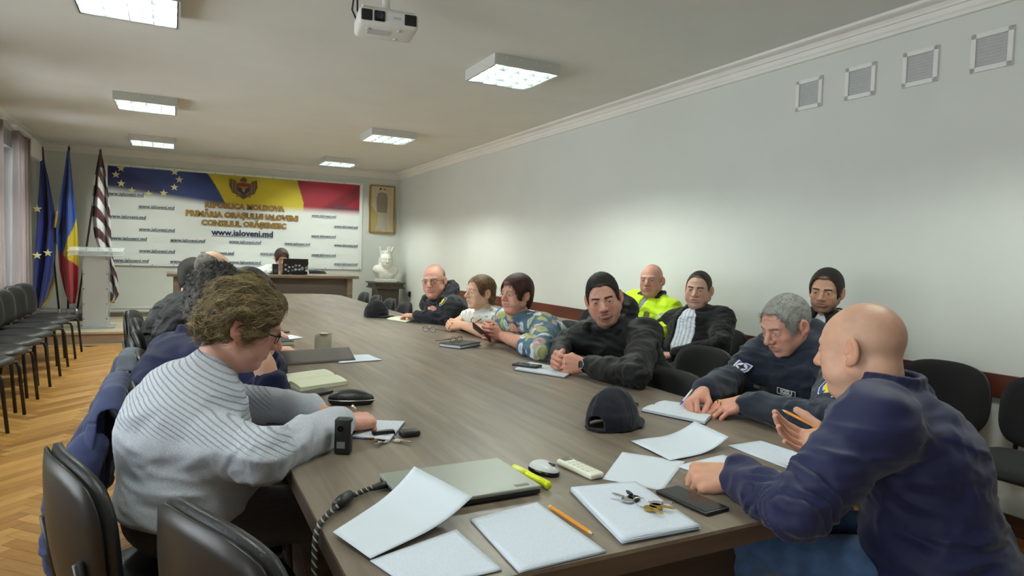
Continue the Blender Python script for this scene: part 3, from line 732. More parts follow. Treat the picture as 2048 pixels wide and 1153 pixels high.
CH = {k: make_chair(k) for k in ('leather', 'fabric')}; _used = {}
def chair(kind, x, y, yaw, label, group, z=0.0):
    """yaw degrees: facing direction from +X towards +Y"""
    o = CH[kind] if not _used.get(kind) else copy_tree(CH[kind]); _used[kind] = 1
    o.location = (x, y, z); o.rotation_euler = (0, 0, math.radians(yaw)); o['label'] = label; o['group'] = group; return o
ordn = ['first', 'second', 'third', 'fourth', 'fifth', 'sixth', 'seventh', 'eighth', 'ninth']
for k in range(8):
    chair('leather', -1.27, 9.08-0.55*k, -11+rnd.uniform(-3, 3), '%s black leatherette chair from the stage in the row under the windows' % ordn[k], 'row of black chairs under the windows')
GL = 'chairs along the left side of the table'
cA = chair('leather', 0.04, 1.87, 18, 'black chair the woman in the grey sweater sits on', GL)
cB = chair('leather', 0.30, 1.40, 24, 'empty black chair nearest the camera at the left table edge', GL)
cJ = chair('leather', 0.15, 2.66, 0, 'black chair with navy blue jacket over its back, behind the grey-sweater woman', GL)
cG = chair('leather', 0.13, 3.38, 0, 'black chair with grey jacket over its back at the left side', GL)
chair('leather', 0.08, 4.18, 0, 'black chair under the balding man in black', GL)
chair('leather', 0.05, 4.92, 0, 'black chair under the farthest dark haired man on the left', GL)
chair('leather', -0.01, 5.45, -8, 'empty black chair beyond the men on the left side', GL)
GR = 'chairs along the right side of the table'
chair('fabric', 1.70, 2.20, 180, 'empty dark fabric chair pushed in beside the officer', GR)
for y, w in ((1.76, 'the grey haired officer'), (2.78, 'the man with the goatee'), (3.68, 'the woman in the floral jacket'), (4.22, 'the woman in the white blouse'), (4.98, 'the bald man with glasses')):
    chair('fabric', 2.44, y, 180, 'dark fabric chair under %s' % w, GR)
for k, y in enumerate((7.75, 7.22, 6.70, 6.17)):
    chair('fabric', 1.76, y, 180+rnd.uniform(-5, 5), '%s empty dark chair from the far end at the right of the table' % ordn[k], GR)
GW = 'row of chairs along the right wall'
for y, w in ((5.22, 'empty black fabric chair by the wall, left of the empty one beside the hi-vis man'), (4.66, 'empty black fabric chair by the wall just left of the hi-vis man'), (4.06, 'black fabric chair under the hi-vis man'), (3.535, 'black fabric chair under the stout man in the striped shirt'), (3.02, 'empty black fabric chair between the stout man and the bearded man'), (2.505, 'black fabric chair under the bearded man by the wall'), (1.99, 'empty black fabric chair half hidden behind the bald man in navy'), (1.475, 'empty black fabric chair at the right edge by the wall')):
    chair('fabric', 3.355, y, 180, w, GW)
chair('fabric', 1.74, 0.58, 118, 'chair under the bald man in the navy shirt', GR)
chair('leather', 2.02, 10.75, 270, 'empty black chair behind the far desk', 'chairs behind the far desk', STAGE_Z)
chair('leather', 1.46, 10.98, 270, 'black chair under the person at the far desk', 'chairs behind the far desk', STAGE_Z)
# ---- jackets hung over chair backs
def draped(label, name, m, cx, cy, z, yaw, half, front, back, seed):
    o = thing(name, label, 'jacket', (cx, cy, 0), math.radians(yaw)); rs = np.random.RandomState(seed); nu, nv = 40, 34; V = []
    for i in range(nu):
        for j in range(nv):
            s = i/(nu-1)*2-1; t = j/(nv-1)*(front+back)-front                       # across, along (negative = seat side)
            w = half*(1.0+0.16*abs(t)*2.0); y = s*w; fl = 0.035*math.sin(s*9+seed+t*3)*min(1, abs(t)*3)+0.018*math.sin(s*23+t*11+seed)*min(1, abs(t)*4)
            a = 0.035
            if abs(t) < a*1.57: ang = t/a; x = -a*math.sin(ang); zz = z+a*math.cos(ang)-a
            else: sg = 1 if t > 0 else -1; x = -sg*(a+0.30*0.3*(abs(t)-a*1.57)*(1 if sg > 0 else -0.3)); zz = z-a-(abs(t)-a*1.57)
            zz -= 0.10*max(0, abs(s)-0.55)**1.3*1.6*(1 if True else 0)
            V.append((x-(fl+0.02 if t > 0 else -fl*0.4), y, max(0.03, zz)))
    Q = [(i*nv+j, (i+1)*nv+j, (i+1)*nv+j+1, i*nv+j+1) for i in range(nu-1) for j in range(nv-1)]
    V = np.array(V); V = V+normals(V, np.array(Q))*(0.010*fbm(V*11+seed, 3))[:, None]; me = pydata('jacket_body', V, Q, True)
    b = mesh_obj('jacket_body', me, m, o); md = b.modifiers.new('thickness', 'SOLIDIFY'); md.thickness = 0.008; md2 = b.modifiers.new('soft', 'SUBSURF'); md2.levels = 1; md2.render_levels = 1
    so = Soup()
    for sg in (-1, 1):                                                              # hanging sleeves
        pts = [np.array(q) for q in ((-0.07, sg*half*0.80, z-0.20), (-0.12, sg*half*1.05, z-0.32), (-0.14, sg*half*1.0, z-0.48), (-0.13, sg*half*0.95, max(0.12, z-0.66)))]
        f = Field(np.min(pts, 0)-0.1, np.max(pts, 0)+0.1, 0.010)
        for a_, b_, ra, rb in zip(pts[:-1], pts[1:], (0.055, 0.06, 0.052), (0.06, 0.052, 0.045)): f.cone(a_, b_, ra, rb, k=0.02)
        v, q = f.mesh(); v = wrinkle(v, q, 0.008, 13, seed=seed); so = Soup(); so.add(v, q); so.build('sleeve', m, o)
    return o
draped('navy blue jacket draped over the chair behind the grey-sweater woman', 'draped_jacket', cloth_mat('slate_blue_cloth', '#3a4368', 0.8, bump=0.15), -0.170, 2.66, 0.835, 0, 0.24, 0.25, 0.66, 2)
draped('grey padded jacket draped over the chair at the left side', 'draped_jacket', cloth_mat('grey_blue_cloth', '#4f5766', 0.75, bump=0.15), -0.165, 3.38, 0.83, 0, 0.23, 0.22, 0.45, 5)
# ---- desk on the stage
M_desk = wood_mat('desk_oak', '#6b5d50', '#8a7b6c', 'X', 0.5, 0.45); M_deskp = wood_mat('desk_front', '#4a433d', '#5c544d', 'X', 0.5, 0.5)
dk = thing('presidium_desk', 'long dark oak desk standing on the low stage below the banner', 'desk', (1.21, 10.35, STAGE_Z))
MB().box((-1.30, -0.42, 0.71), (1.30, 0.40, 0.75), bev=0.006).build('desk_top', M_desk, dk)
MB().box((-1.16, -0.30, 0.06), (1.14, -0.28, 0.71)).build('front_panel', M_deskp, dk)
for x in (-1.22, 1.14): MB().box((x, -0.34, 0.0), (x+0.08, 0.34, 0.71), bev=0.004).build('side_leg', M_desk, dk)
MB().box((-0.05, -0.28, 0.0), (0.0, 0.32, 0.71)).build('middle_leg', M_desk, dk)
# ================================================================== people
from mathutils.bvhtree import BVHTree
def seg_t(V, a, b): a = np.array(a); b = np.array(b); return ((V-a)@(b-a))/((b-a)@(b-a)), np.linalg.norm(np.cross(V-a, nrm(b-a)), axis=1)
def place_patch(parent, name, pieces, bvh, px, size, upv=(0, 0, 1), lift=0.002, rotd=0.0, label=None):
    """flat sewn-on badge: lies on the cloth where the ray through px meets it; pieces = [(mesh, material, dz)] in unit size"""
    d = Vector(_ray(*px)).normalized(); loc, nr, i, dist = bvh.ray_cast(Vector(CAM), d)
    if loc is None: return None
    nr = nr if nr.dot(d) < 0 else -nr
    n = np.array(nr); u = np.array(upv, float); u = nrm(u-n*(u@n)); r = np.cross(u, n); a = math.radians(rotd)
    r2 = r*math.cos(a)+u*math.sin(a); u2 = -r*math.sin(a)+u*math.cos(a); root = None
    for me, m, dz in pieces:
        o = mesh_obj(name if root is None else 'emblem', me, m, parent if root is None else root)
        if root is None:
            L = np.array(loc)+n*(lift+0.0); Mx = Matrix(((r2[0]*size, u2[0]*size, n[0]*size, L[0]), (r2[1]*size, u2[1]*size, n[1]*size, L[1]), (r2[2]*size, u2[2]*size, n[2]*size, L[2]), (0, 0, 0, 1)))
            o.matrix_local = parent.matrix_world.inverted() @ Mx; root = o
            if label: o['label'] = label
        else: o.matrix_local = Matrix.Translation((0, 0, dz))
    return root
def poly_mesh(name, polys, thick=0.02):
    b = MB()
    for pl in polys: b.prism(pl, 0, thick)
    bmesh.ops.recalc_face_normals(b.b, faces=b.b.faces); me = bpy.data.meshes.new(name); b.b.to_mesh(me); b.b.free(); return me
def person(label, P, yaw, Hc, head, hy, arms, top, pants, bulk=1.0, belly=0.0, bow=0.02, sw=0.178, knees=None, group='people at the meeting', tall=0.0, legs=True, drop=0.062, shf=0.0):
    """seated figure. P pelvis, yaw facing of the body, Hc centre of the head, hy (yaw, pitch, roll) of the head.
       arms: {'L': dict(e=, w=, pose=, f=, n=), 'R': ...}"""
    P = np.array(P, float); Hc = np.array(Hc, float); hs = head.get('size', 1.0); Rh = head_rot(*hy)
    fw = np.array([math.sin(math.radians(yaw)), math.cos(math.radians(yaw)), 0]); rt = np.array([fw[1], -fw[0], 0])
    N0 = Hc + Rh@np.array([0, -0.040, -head.get('nl', 0.160)])*hs
    root_loc = np.array([P[0], P[1], 0.0]); root = thing('person', label, 'person', tuple(root_loc), 0, group)
    bpy.context.view_layer.update()
    Mid = P*0.5+N0*0.5-fw*bow; u1 = nrm(Mid-P); u2 = nrm(N0-Mid)
    def fr(u): r = nrm(rt-u*(rt@u)); return np.stack([r, np.cross(u, r), u], 0)
    F1, F2 = fr(u1), fr(u2); f2 = F2[1]; r2 = F2[0]
    SH = {}
    for s, sg in (('L', -1), ('R', 1)):
        SH[s] = np.array(arms[s]['s']) if 's' in arms.get(s, {}) else N0-u2*drop+r2*(sg*sw*bulk**0.5)+f2*(0.005+shf)
    J = dict(P=P, N=N0, M=Mid, SL=SH['L'], SR=SH['R'], r=r2, f=f2, u=u2, H=Hc, fw=fw, rt=rt)
    def torso(fld, t, low=True):
        b = bulk
        if low: fld.ell(P+fw*0.01, (0.178*b+t, 0.125*b+t+belly*0.3, 0.115+t), F1, k=0)
        fld.ell(P*0.62+Mid*0.38+fw*(0.015+belly*0.5), (0.158*b+belly*0.8+t, 0.112*b+belly*0.8+t, 0.16+t), F1, k=0.06)
        fld.ell(Mid*0.72+N0*0.28+f2*belly*0.2, (0.163*b+t, 0.112*b+belly*0.25+t, 0.17+t), F2, k=0.06)
        fld.cone(SH['L']-r2*-0.035-u2*0.01, SH['R']-r2*0.035-u2*0.01, 0.068*b**0.7+t, 0.068*b**0.7+t, k=0.05)
        for s in 'LR':
            fld.cone(N0+u2*0.012, SH[s], 0.046+t*0.8, 0.054*b**0.5+t, k=0.035)
    def sleeve(fld, t, s, end):
        a = arms[s]; S0 = SH[s]; E = np.array(a['e']); Wr = np.array(a['w']); b = bulk**0.6*a.get('fat', 1.0)
        fld.cone(S0, S0*0.45+E*0.55, 0.058*b+t, 0.049*b+t, k=0.055)
        if end <= 0:
            q = S0+(E-S0)*(1+end); fld.cone(S0*0.5+q*0.5, q, 0.056*b+t, 0.058*b+t, k=0.02); return
        fld.cone(S0*0.45+E*0.55, E, 0.049*b+t, 0.041*b+t, k=0.02)
        q = E+(Wr-E)*end; fld.cone(E, E*0.5+q*0.5, 0.041*b+t, 0.039*b**0.7+t, k=0.02); fld.cone(E*0.5+q*0.5, q, 0.039*b**0.7+t, a.get('cuff', 0.034)+t, k=0.015)
    pts = [P, N0, SH['L'], SH['R']]+[np.array(a[k]) for a in arms.values() for k in ('e', 'w')]
    lo = np.min(pts, 0)-0.26-belly; hi = np.max(pts, 0)+0.26+belly
    # ---- body: head, neck, hands and a core under the clothes, one mesh
    sp = Soup(); hV, hQ, hC = head_mesh(head, head.get('h', 0.0026)); loc = lambda V: V-root_loc
    sp.add(loc((hV*hs)@Rh.T+Hc), hQ, hC); skinc = hC.mean(0)
    core = Field(lo, hi, 0.022); torso(core, -0.03)
    for s in arms: sleeve(core, -0.022, s, 0.6 if top.get('end', 0.9) > 0 else 0.3)
    cV, cQ = core.mesh(); sp.add(loc(cV), cQ, np.array(srgb(SKIN.get(head.get('skin', 'fair')))))
    for s, a in arms.items():
        if a.get('pose'):
            E = np.array(a['e']); Wr = np.array(a['w']); bl, R = hand_mesh(a['pose'], head.get('hskin', head.get('skin', 'fair')), s, Wr, a['f'], a['n'], elbow=E, fore=a.get('fore', 0.07), scale=a.get('hs', 1.0), r_e=a.get('re', 0.045), r_w=a.get('rw', 0.026))
            for b in bl: sp.add(loc(b[0]), b[1], b[2])
    body = sp.build('body', M_skin, root)
    eyes(body, Rh, Hc-root_loc, head) if head.get('eyes', True) else None
    # ---- hair
    if 'hair' in head:
        H = head['hair']; V, Q, C = hair_cap(head, H.get('h', 0.0034)); hp = Soup(); hp.add(loc((V*hs)@Rh.T+Hc), Q, C); st = H.get('st')
        if st:
            def flow(Pp): return np.stack([Pp[:, 0]*st.get('fx', 5.0), np.full(len(Pp), st.get('fy', -0.4)), np.full(len(Pp), st.get('fz', -0.7))], 1)
            a_, b_, c_ = strands(V, Q, C, st['n'], st['L'], st['w'], flow, lift=st.get('lift', 0.2), curl=st.get('curl', 0.05), jit=st.get('jit', 0.5), under=st.get('under', 0.5)); hp.add(loc((a_*hs)@Rh.T+Hc), b_, c_)
        hp.build('hair', M_hair, root)
    # ---- clothes
    t = top.get('t', 0.008); out = {}
    if 'under' in top:
        un = top['under']; fu = Field(lo, hi, un.get('h', 0.010)); torso(fu, t*0.3+un.get('t', 0.0))
        if un.get('collar'): collar(fu, J, Rh, hs, **un['collar'])
        V, Q = fu.mesh(); V = wrinkle(V, Q, un.get('amp', 0.003), 16, fine=0.001); so = Soup(); so.add(loc(V), Q, un['cf'](V, J) if 'cf' in un else None); out['under'] = so.build(un.get('name', 'shirt'), un['m'], root)
    fo = Field(lo, hi, top.get('h', 0.0085)); torso(fo, t)
    for s in arms: sleeve(fo, t, s, arms[s].get('end', top.get('end', 0.92)))
    for e in top.get('add', lambda J: [])(J): fo.cone(*e[:4], k=e[4] if len(e) > 4 else 0.03)
    if top.get('hem') is not None: fo.plane((0, 0, P[2]+top['hem']), (0, 0, -1), k=0.006)
    if top.get('collar'): collar(fo, J, Rh, hs, **top['collar'])
    for c in top.get('cut', lambda J: [])(J): fo.ell(*c[:2], c[2] if len(c) > 2 else None, k=0.008, op='s')
    V, Q = fo.mesh(); V = relax(V, Q, 1, 0.5)
    V = wrinkle(V, Q, top.get('amp', 0.006), top.get('freq', 13), seed=P[1]*7, fine=top.get('fine', 0.0018), stretch=top.get('str', (0.75, 0.75, 1.7)))
    for s in arms:                                                      # cross folds on the sleeves, denser at the elbow
        E = np.array(arms[s]['e']); tt, dd = seg_t(V, SH[s], E); t2, d2 = seg_t(V, E, arms[s]['w']); Nn = normals(V, Q)
        w = np.exp(-((tt-0.95)/0.28)**2)*(dd < 0.13)*1.0+np.exp(-((t2-0.15)/0.30)**2)*(d2 < 0.10)
        ph = (np.where(tt < 1, tt, 1+t2)*17+2.2*fbm(V*16, 2)); V = V+Nn*(0.6*top.get('fold', 0.0045)*np.clip(w, 0, 1)*np.sin(ph*2.4))[:, None]
    so = Soup(); so.add(loc(V), Q, top['cf'](V, J) if 'cf' in top else None); jk = so.build(top.get('name', 'jacket'), top['m'], root)
    out['bvh'] = BVHTree.FromPolygons([Vector(v) for v in V], [tuple(map(int, q)) for q in Q]); out['top'] = jk
    # ---- trousers and shoes
    if legs:
        kn = knees or [P+fw*0.42+rt*(s*0.11)+np.array([0, 0, -0.015]) for s in (-1, 1)]
        an = [np.array(k)+fw*0.02+np.array([0, 0, -0.42]) for k in kn]; allp = np.array([P]+list(map(np.array, kn))+an)
        fp = Field(allp.min(0)-0.27, allp.max(0)+0.27, 0.0125); b = bulk
        fp.ell(P, (0.172*b+0.004, 0.128*b+0.004, 0.115), F1, k=0)
        for i, s in enumerate((-1, 1)):
            hp_ = P+rt*(s*0.09*b)+fw*0.03; fp.cone(hp_, kn[i], 0.088*b, 0.066, k=0.03); fp.cone(kn[i], an[i], 0.064, 0.050, k=0.02)
        fp.plane((0, 0, P[2]+0.10), (0, 0, 1)); fp.plane((0, 0, P[2]-0.118), (0, 0, -1)) if False else None
        V, Q = fp.mesh(); V = wrinkle(V, Q, 0.005, 12); so = Soup(); so.add(loc(V), Q); out['pants'] = so.build(pants.get('name', 'trousers'), pants['m'], root)
        for i in (0, 1):
            a0 = np.array(an[i]); a0[2] = 0.05; fs = Field(a0-0.2-fw*0.02, a0+0.2+fw*0.16, 0.012)
            a0[2] = 0.045; fs.cone(a0-fw*0.05, a0+fw*0.13, 0.042, 0.038, k=0); fs.cone(a0+np.array([0, 0, 0.03]), a0+np.array([0, 0, 0.05]), 0.045, 0.045, k=0.03); fs.plane((0, 0, 0.004), (0, 0, -1))
            V, Q = fs.mesh(); so = Soup(); so.add(loc(V), Q); so.build('shoe', M_blackp, root)
    out['root'] = root; out['J'] = J; out['Rh'] = Rh; out['Hc'] = Hc; return out
def collar(fld, J, Rh, hs, kind='crew', r=0.066, th=0.010, h=0.03, drop=0.0, back=0.0):
    N, H = J['N'], J['H']; ax = nrm(N*0.35+H*0.65+Rh@np.array([0, -0.03, -0.05])-N); rr = nrm(J['r']-ax*(J['r']@ax)); ff = np.cross(ax, rr); c = N-ff*0.004+ax*(0.012+drop)
    n = 18; lay = {'crew': [(0, 1.0, th)], 'stand': [(0, 1.05, th), (h*0.5, 1.02, th), (h, 1.0, th)], 'hood': [(0, 1.1, th*1.2)]}[kind]
    for dz, sc, tt in lay:
        pts = [c+ax*(dz+back*0.5*(1-math.sin(a)))+rr*math.cos(a)*r*sc+ff*(math.sin(a)*r*sc*1.02-0.004) for a in [2*math.pi*i/n for i in range(n)]]
        for i in range(n): fld.cone(pts[i], pts[(i+1) % n], tt, tt, k=0.008)
    if kind == 'hood':                                                   # bulky folded hood lying behind the neck
        for i in range(13):
            a = math.pi*(0.92+1.16*i/12); b2 = math.pi*(0.92+1.16*(i+1)/12)
            def q(a): s = -math.sin(a); g = h/0.03; return c+ax*(0.010+0.078*max(0, s)*g)+rr*math.cos(a)*0.108*g**0.5+ff*(math.sin(a)*0.122*g**0.5-0.004)
            fld.cone(q(a), q(b2), (0.030+0.022*max(0, -math.sin(a)))*(h/0.03)**0.5, (0.030+0.022*max(0, -math.sin(b2)))*(h/0.03)**0.5, k=0.02)
def glasses(root, Hc, Rh, rl, frame_m, hs=1.0, lens=True, rim=True):
    g = thing('x', None, None); bpy.data.objects.remove(g)
    T = lambda p: Vector(Rh@np.array(p)*hs+np.array(Hc)-np.array(rl)); mb = MB()
    for s in (-1, 1):
        cx = s*0.0325; pts = [T((cx+0.024*math.copysign(abs(math.cos(a))**0.7, math.cos(a)), 0.1015-0.012*abs(cx+0.024*math.cos(a))/0.06, 0.0015+0.0165*math.copysign(abs(math.sin(a))**0.7, math.sin(a)))) for a in [2*math.pi*i/20 for i in range(21)]]
        if rim: mb.tube(pts, 0.0013, 6, cap=False)
        mb.tube([T((s*0.0565, 0.092, 0.008)), T((s*0.075, 0.05, 0.008)), T((s*0.0845, -0.005, 0.010)), T((s*0.083, -0.025, -0.008))], [0.0024, 0.0022, 0.0016, 0.0016], 6)
    mb.tube([T((-0.010, 0.101, 0.004)), T((0, 0.104, 0.007)), T((0.010, 0.101, 0.004))], 0.0014, 6)
    fr_ = mb.build('glasses', frame_m, root, smooth=True)
    for s in (-1, 1):
        if lens:
            cx = s*0.0325; b = MB(); vs = [b.b.verts.new(T((cx+0.0235*math.copysign(abs(math.cos(a))**0.7, math.cos(a)), 0.1013-0.012*abs(cx+0.024*math.cos(a))/0.06, 0.0015+0.016*math.copysign(abs(math.sin(a))**0.7, math.sin(a))))) for a in [2*math.pi*i/20 for i in range(20)]]; b.b.faces.new(vs)
            b.build('lens', M_glass, fr_)
    return fr_
def torus_ring(name, c, ax, R, r, m, parent, rl):
    ax = nrm(ax); u = nrm(np.cross(ax, (0.3, 0.2, 1))); v = np.cross(ax, u); c = np.array(c)-np.array(rl)
    return MB().tube([tuple(c+R*(u*math.cos(t)+v*math.sin(t))) for t in [2*math.pi*i/20 for i in range(21)]], r, 6, cap=False).build(name, m, parent, smooth=True)
# ================================================================== the fifteen people
C_black = cloth_mat('black_softshell', '#131316', 0.62, bump=0.12, sheen=0.08)
C_black2 = cloth_mat('black_fleece', '#0f0f12', 0.9, bump=0.3)
C_navyp = cloth_mat('dark_navy_softshell', '#1a2233', 0.7, bump=0.15)
C_navys = cloth_mat('navy_cotton_shirt', '#191d40', 0.62, bump=0.10, bscale=500, sheen=0.1)
C_navyk = cloth_mat('navy_knit', '#151c40', 0.85, bump=0.35, bscale=420)
C_white = cloth_mat('white_cotton', '#dfe6e8', 0.8, bump=0.1)
C_jeans = cloth_mat('blue_denim', '#3c5578', 0.85, bump=0.3, bscale=600, var=0.2)
C_dark = cloth_mat('dark_trousers', '#17171a', 0.85, bump=0.15)
C_tee = cloth_mat('black_tee', '#0e0e10', 0.9)
C_brown = mat('ribbed_brown_knit', '#3f352f', 0.9, var=0.1, vscale=20, bump=0.7, bscale=60, stretch=(2, 2, 9), sheen=0.2)
M_silver = mat('silver', '#c9c4bb', 0.25, metal=1.0)
M_gold = mat('gold', '#c9a24a', 0.25, metal=1.0)
M_patch_w = mat('white_thread', '#d8dce2', 0.8); M_patch_b = mat('royal_blue_thread', '#2a3f9a', 0.8); M_patch_y = mat('yellow_thread', '#d9c63a', 0.8); M_patch_k = mat('black_thread', '#14161c', 0.85); M_patch_g = mat('grey_thread', '#a9adb3', 0.8)
M_bluepen = mat('blue_plastic', '#2436a8', 0.3)
def ribbed():
    m = bpy.data.materials.new('grey_ribbed_jersey'); m.use_nodes = True; nt = m.node_tree; N = nt.nodes; L = nt.links; p = N['Principled BSDF']; p.inputs['Roughness'].default_value = 0.9; p.inputs['Specular IOR Level'].default_value = 0.2; p.inputs['Sheen Weight'].default_value = 0.2
    tc = N.new('ShaderNodeTexCoord'); at = N.new('ShaderNodeAttribute'); at.attribute_name = 'col'; sx = N.new('ShaderNodeSeparateColor'); L.new(at.outputs['Color'], sx.inputs[0])
    mu = N.new('ShaderNodeMath'); mu.operation = 'MULTIPLY'; mu.inputs[1].default_value = 2*math.pi*88; L.new(sx.outputs[0], mu.inputs[0])
    sn = N.new('ShaderNodeMath'); sn.operation = 'SINE'; L.new(mu.outputs[0], sn.inputs[0])
    gt = N.new('ShaderNodeMapRange'); gt.inputs[1].default_value = 0.5; gt.inputs[2].default_value = 1.0; gt.inputs[3].default_value = 0; gt.inputs[4].default_value = 1; L.new(sn.outputs[0], gt.inputs[0])
    mk = N.new('ShaderNodeMath'); mk.operation = 'MULTIPLY'; L.new(gt.outputs[0], mk.inputs[0]); L.new(sx.outputs[1], mk.inputs[1])
    n = N.new('ShaderNodeTexNoise'); n.inputs['Scale'].default_value = 240; n.inputs['Detail'].default_value = 3; L.new(tc.outputs['Object'], n.inputs['Vector'])
    mixc = N.new('ShaderNodeMix'); mixc.data_type = 'RGBA'; mixc.inputs[6].default_value = (*srgb('#b2b8c2'), 1); mixc.inputs[7].default_value = (*srgb('#8d939d'), 1); L.new(mk.outputs[0], mixc.inputs[0])
    nm = N.new('ShaderNodeMapRange'); nm.inputs[1].default_value = 0.3; nm.inputs[2].default_value = 0.7; nm.inputs[3].default_value = 0.88; nm.inputs[4].default_value = 1.12; L.new(n.outputs['Fac'], nm.inputs[0])
    mm = N.new('ShaderNodeMix'); mm.data_type = 'RGBA'; mm.blend_type = 'MULTIPLY'; mm.inputs[0].default_value = 1; L.new(mixc.outputs[2], mm.inputs[6]); L.new(nm.outputs[0], mm.inputs[7]); L.new(mm.outputs[2], p.inputs['Base Color'])
    b = N.new('ShaderNodeBump'); b.inputs['Strength'].default_value = 0.6; b.inputs['Distance'].default_value = 0.004; b.invert = True; L.new(mk.outputs[0], b.inputs['Height'])
    b2 = N.new('ShaderNodeBump'); b2.inputs['Strength'].default_value = 0.15; b2.inputs['Distance'].default_value = 0.004; L.new(n.outputs['Fac'], b2.inputs['Height']); L.new(b.outputs[0], b2.inputs['Normal']); L.new(b2.outputs[0], p.inputs['Normal'])
    return m
def floral(name, base, cols, scale=16.0, thr=0.30):
    """cloth printed with leaves and petals: stretched cells in three directions"""
    m = bpy.data.materials.new(name); m.use_nodes = True; nt = m.node_tree; N = nt.nodes; L = nt.links; p = N['Principled BSDF']; p.inputs['Roughness'].default_value = 0.8; p.inputs['Specular IOR Level'].default_value = 0.2
    tc = N.new('ShaderNodeTexCoord'); n = N.new('ShaderNodeTexNoise'); n.inputs['Scale'].default_value = 60; L.new(tc.outputs['Object'], n.inputs['Vector'])
    b0 = N.new('ShaderNodeMix'); b0.data_type = 'RGBA'; b0.inputs[6].default_value = (*srgb(base[0]), 1); b0.inputs[7].default_value = (*srgb(base[1]), 1); L.new(n.outputs['Fac'], b0.inputs[0]); cur = b0.outputs[2]
    for i, (c, rot, st, sc) in enumerate(cols):
        mp = N.new('ShaderNodeMapping'); mp.inputs['Rotation'].default_value = rot; mp.inputs['Scale'].default_value = st; mp.inputs['Location'].default_value = (i*3.1, i*1.7, i*2.3); L.new(tc.outputs['Object'], mp.inputs['Vector'])
        v = N.new('ShaderNodeTexVoronoi'); v.inputs['Scale'].default_value = scale*sc; v.inputs['Randomness'].default_value = 0.9; L.new(mp.outputs[0], v.inputs['Vector'])
        g = N.new('ShaderNodeMapRange'); g.inputs[1].default_value = thr+0.03; g.inputs[2].default_value = thr-0.03; g.inputs[3].default_value = 0; g.inputs[4].default_value = 1; L.new(v.outputs['Distance'], g.inputs[0])
        g2 = N.new('ShaderNodeMapRange'); g2.inputs[1].default_value = thr*0.55; g2.inputs[2].default_value = thr*0.65; g2.inputs[3].default_value = 0.55; g2.inputs[4].default_value = 1.0; L.new(v.outputs['Distance'], g2.inputs[0])
        mx = N.new('ShaderNodeMix'); mx.data_type = 'RGBA'; L.new(cur, mx.inputs[6]); mx.inputs[7].default_value = (*srgb(c), 1)
        ml = N.new('ShaderNodeMath'); ml.operation = 'MULTIPLY'; L.new(g.outputs[0], ml.inputs[0]); L.new(g2.outputs[0], ml.inputs[1]); L.new(ml.outputs[0], mx.inputs[0]); cur = mx.outputs[2]
    L.new(cur, p.inputs['Base Color']); return m
C_grey = ribbed()
C_floral = floral('floral_blue_cotton', ('#4b6478', '#61798c'), [('#a9c49a', (0.4, 0.3, 0.8), (1, 2.4, 1.0), 0.62), ('#d5d0c4', (0.2, -0.5, -0.6), (2.2, 1, 1), 0.75), ('#b79a94', (0.9, 0.2, 0.1), (1, 1, 1.8), 0.9), ('#c9d6e6', (0.1, 0.9, 1.4), (1, 2.6, 1.6), 0.7), ('#a8a86a', (-0.7, 0.3, 0.4), (2.0, 1, 1.4), 0.7)], 8.0, 0.30)
C_whitefl = floral('white_flowered_cotton', ('#d9dfdc', '#cfd6d2'), [('#d9d2b4', (0.4, 0.3, 0.8), (1, 2.0, 1.0), 0.9), ('#c9b3b0', (0.2, -0.5, -0.6), (2.0, 1, 1), 1.2), ('#8f948a', (0.9, 0.2, 0.1), (1, 1, 2.4), 1.7)], 10.0, 0.27)

DN = np.array([0, 0, -1.0]); UPV = np.array([0, 0, 1.0])
# ---- 1 woman in the grey sweater, writing, nearest on the left
def rib_cf(V, J):
    n = nrm((0.50, -0.10, 0.86)); s = V@n+0.012*vnoise(V*5); lim = (J['M'][2]-0.02)+0.30*(V[:, 0]-J['M'][0])*0.0
    m = sstep(-0.02, 0.0, V[:, 2]-(0.835-0.10*(V[:, 0]-0.0)))*(1-sstep(0.26, 0.28, V[:, 0])); m = np.maximum(m, 0)
    return np.stack([s % 100.0, m, np.zeros(len(V))], 1)
Hc1 = dep(490, 652, 1.88); Rw1 = onz(682, 848, 0.79); Lw1 = onz(640, 832, 0.80)+np.array([0.0, 0.06, 0])
p1_ = person('woman in grey ribbed sweater with curly light brown hair, writing at the table', (0.03, 1.97, 0.585), 88, Hc1,
    dict(skin='pink', fem=1, age=0.5, fat=0.010, brow=0.4, browc='#6a5438', wrinkle=0.3, size=0.95, neck=0.058, h=0.0024, eyeo=0.6, down=-1,
         hair=dict(c='#85724e', c2='#554830', t=0.027, top=0.85, front=0.9, side=0.75, back=0.85, nape=0.01, line=0.098, ears=1, curl=0.016, cf=27, cut=-0.058, sideburn=0.176, open=0.01, st=dict(n=15000, L=0.040, w=0.0012, lift=0.10, curl=0.14, jit=0.40, fy=-0.9, fz=-0.4))),
    (97, -22, 0),
    {'R': dict(s=Hc1+np.array([-0.20, -0.10, -0.265]), e=(0.20, 1.70, 0.785), w=Rw1, pose='write', f=(0.80, 0.42, -0.02), n=(0.25, 0.15, -0.95), fat=1.22, cuff=0.040, end=0.95, hs=1.14),
     'L': dict(s=Hc1+np.array([-0.16, 0.24, -0.265]), e=(0.16, 2.33, 0.79), w=Lw1, pose='relaxed', f=(0.95, -0.25, -0.12), n=(0.1, -0.2, -1), fat=1.15, cuff=0.040, end=0.93, hs=1.08)},
    dict(name='sweater', m=C_grey, t=0.012, cf=rib_cf, amp=0.005, freq=9, fold=0.003, collar=dict(kind='crew', r=0.080, th=0.008, drop=-0.025), h=0.0075, hem=0.015),
    dict(name='skirt', m=C_brown), bulk=1.16, belly=0.055, bow=0.07, knees=[(0.38, 2.06, 0.56), (0.38, 1.84, 0.56)], sw=0.19)
_rl = np.array(p1_['root'].location)
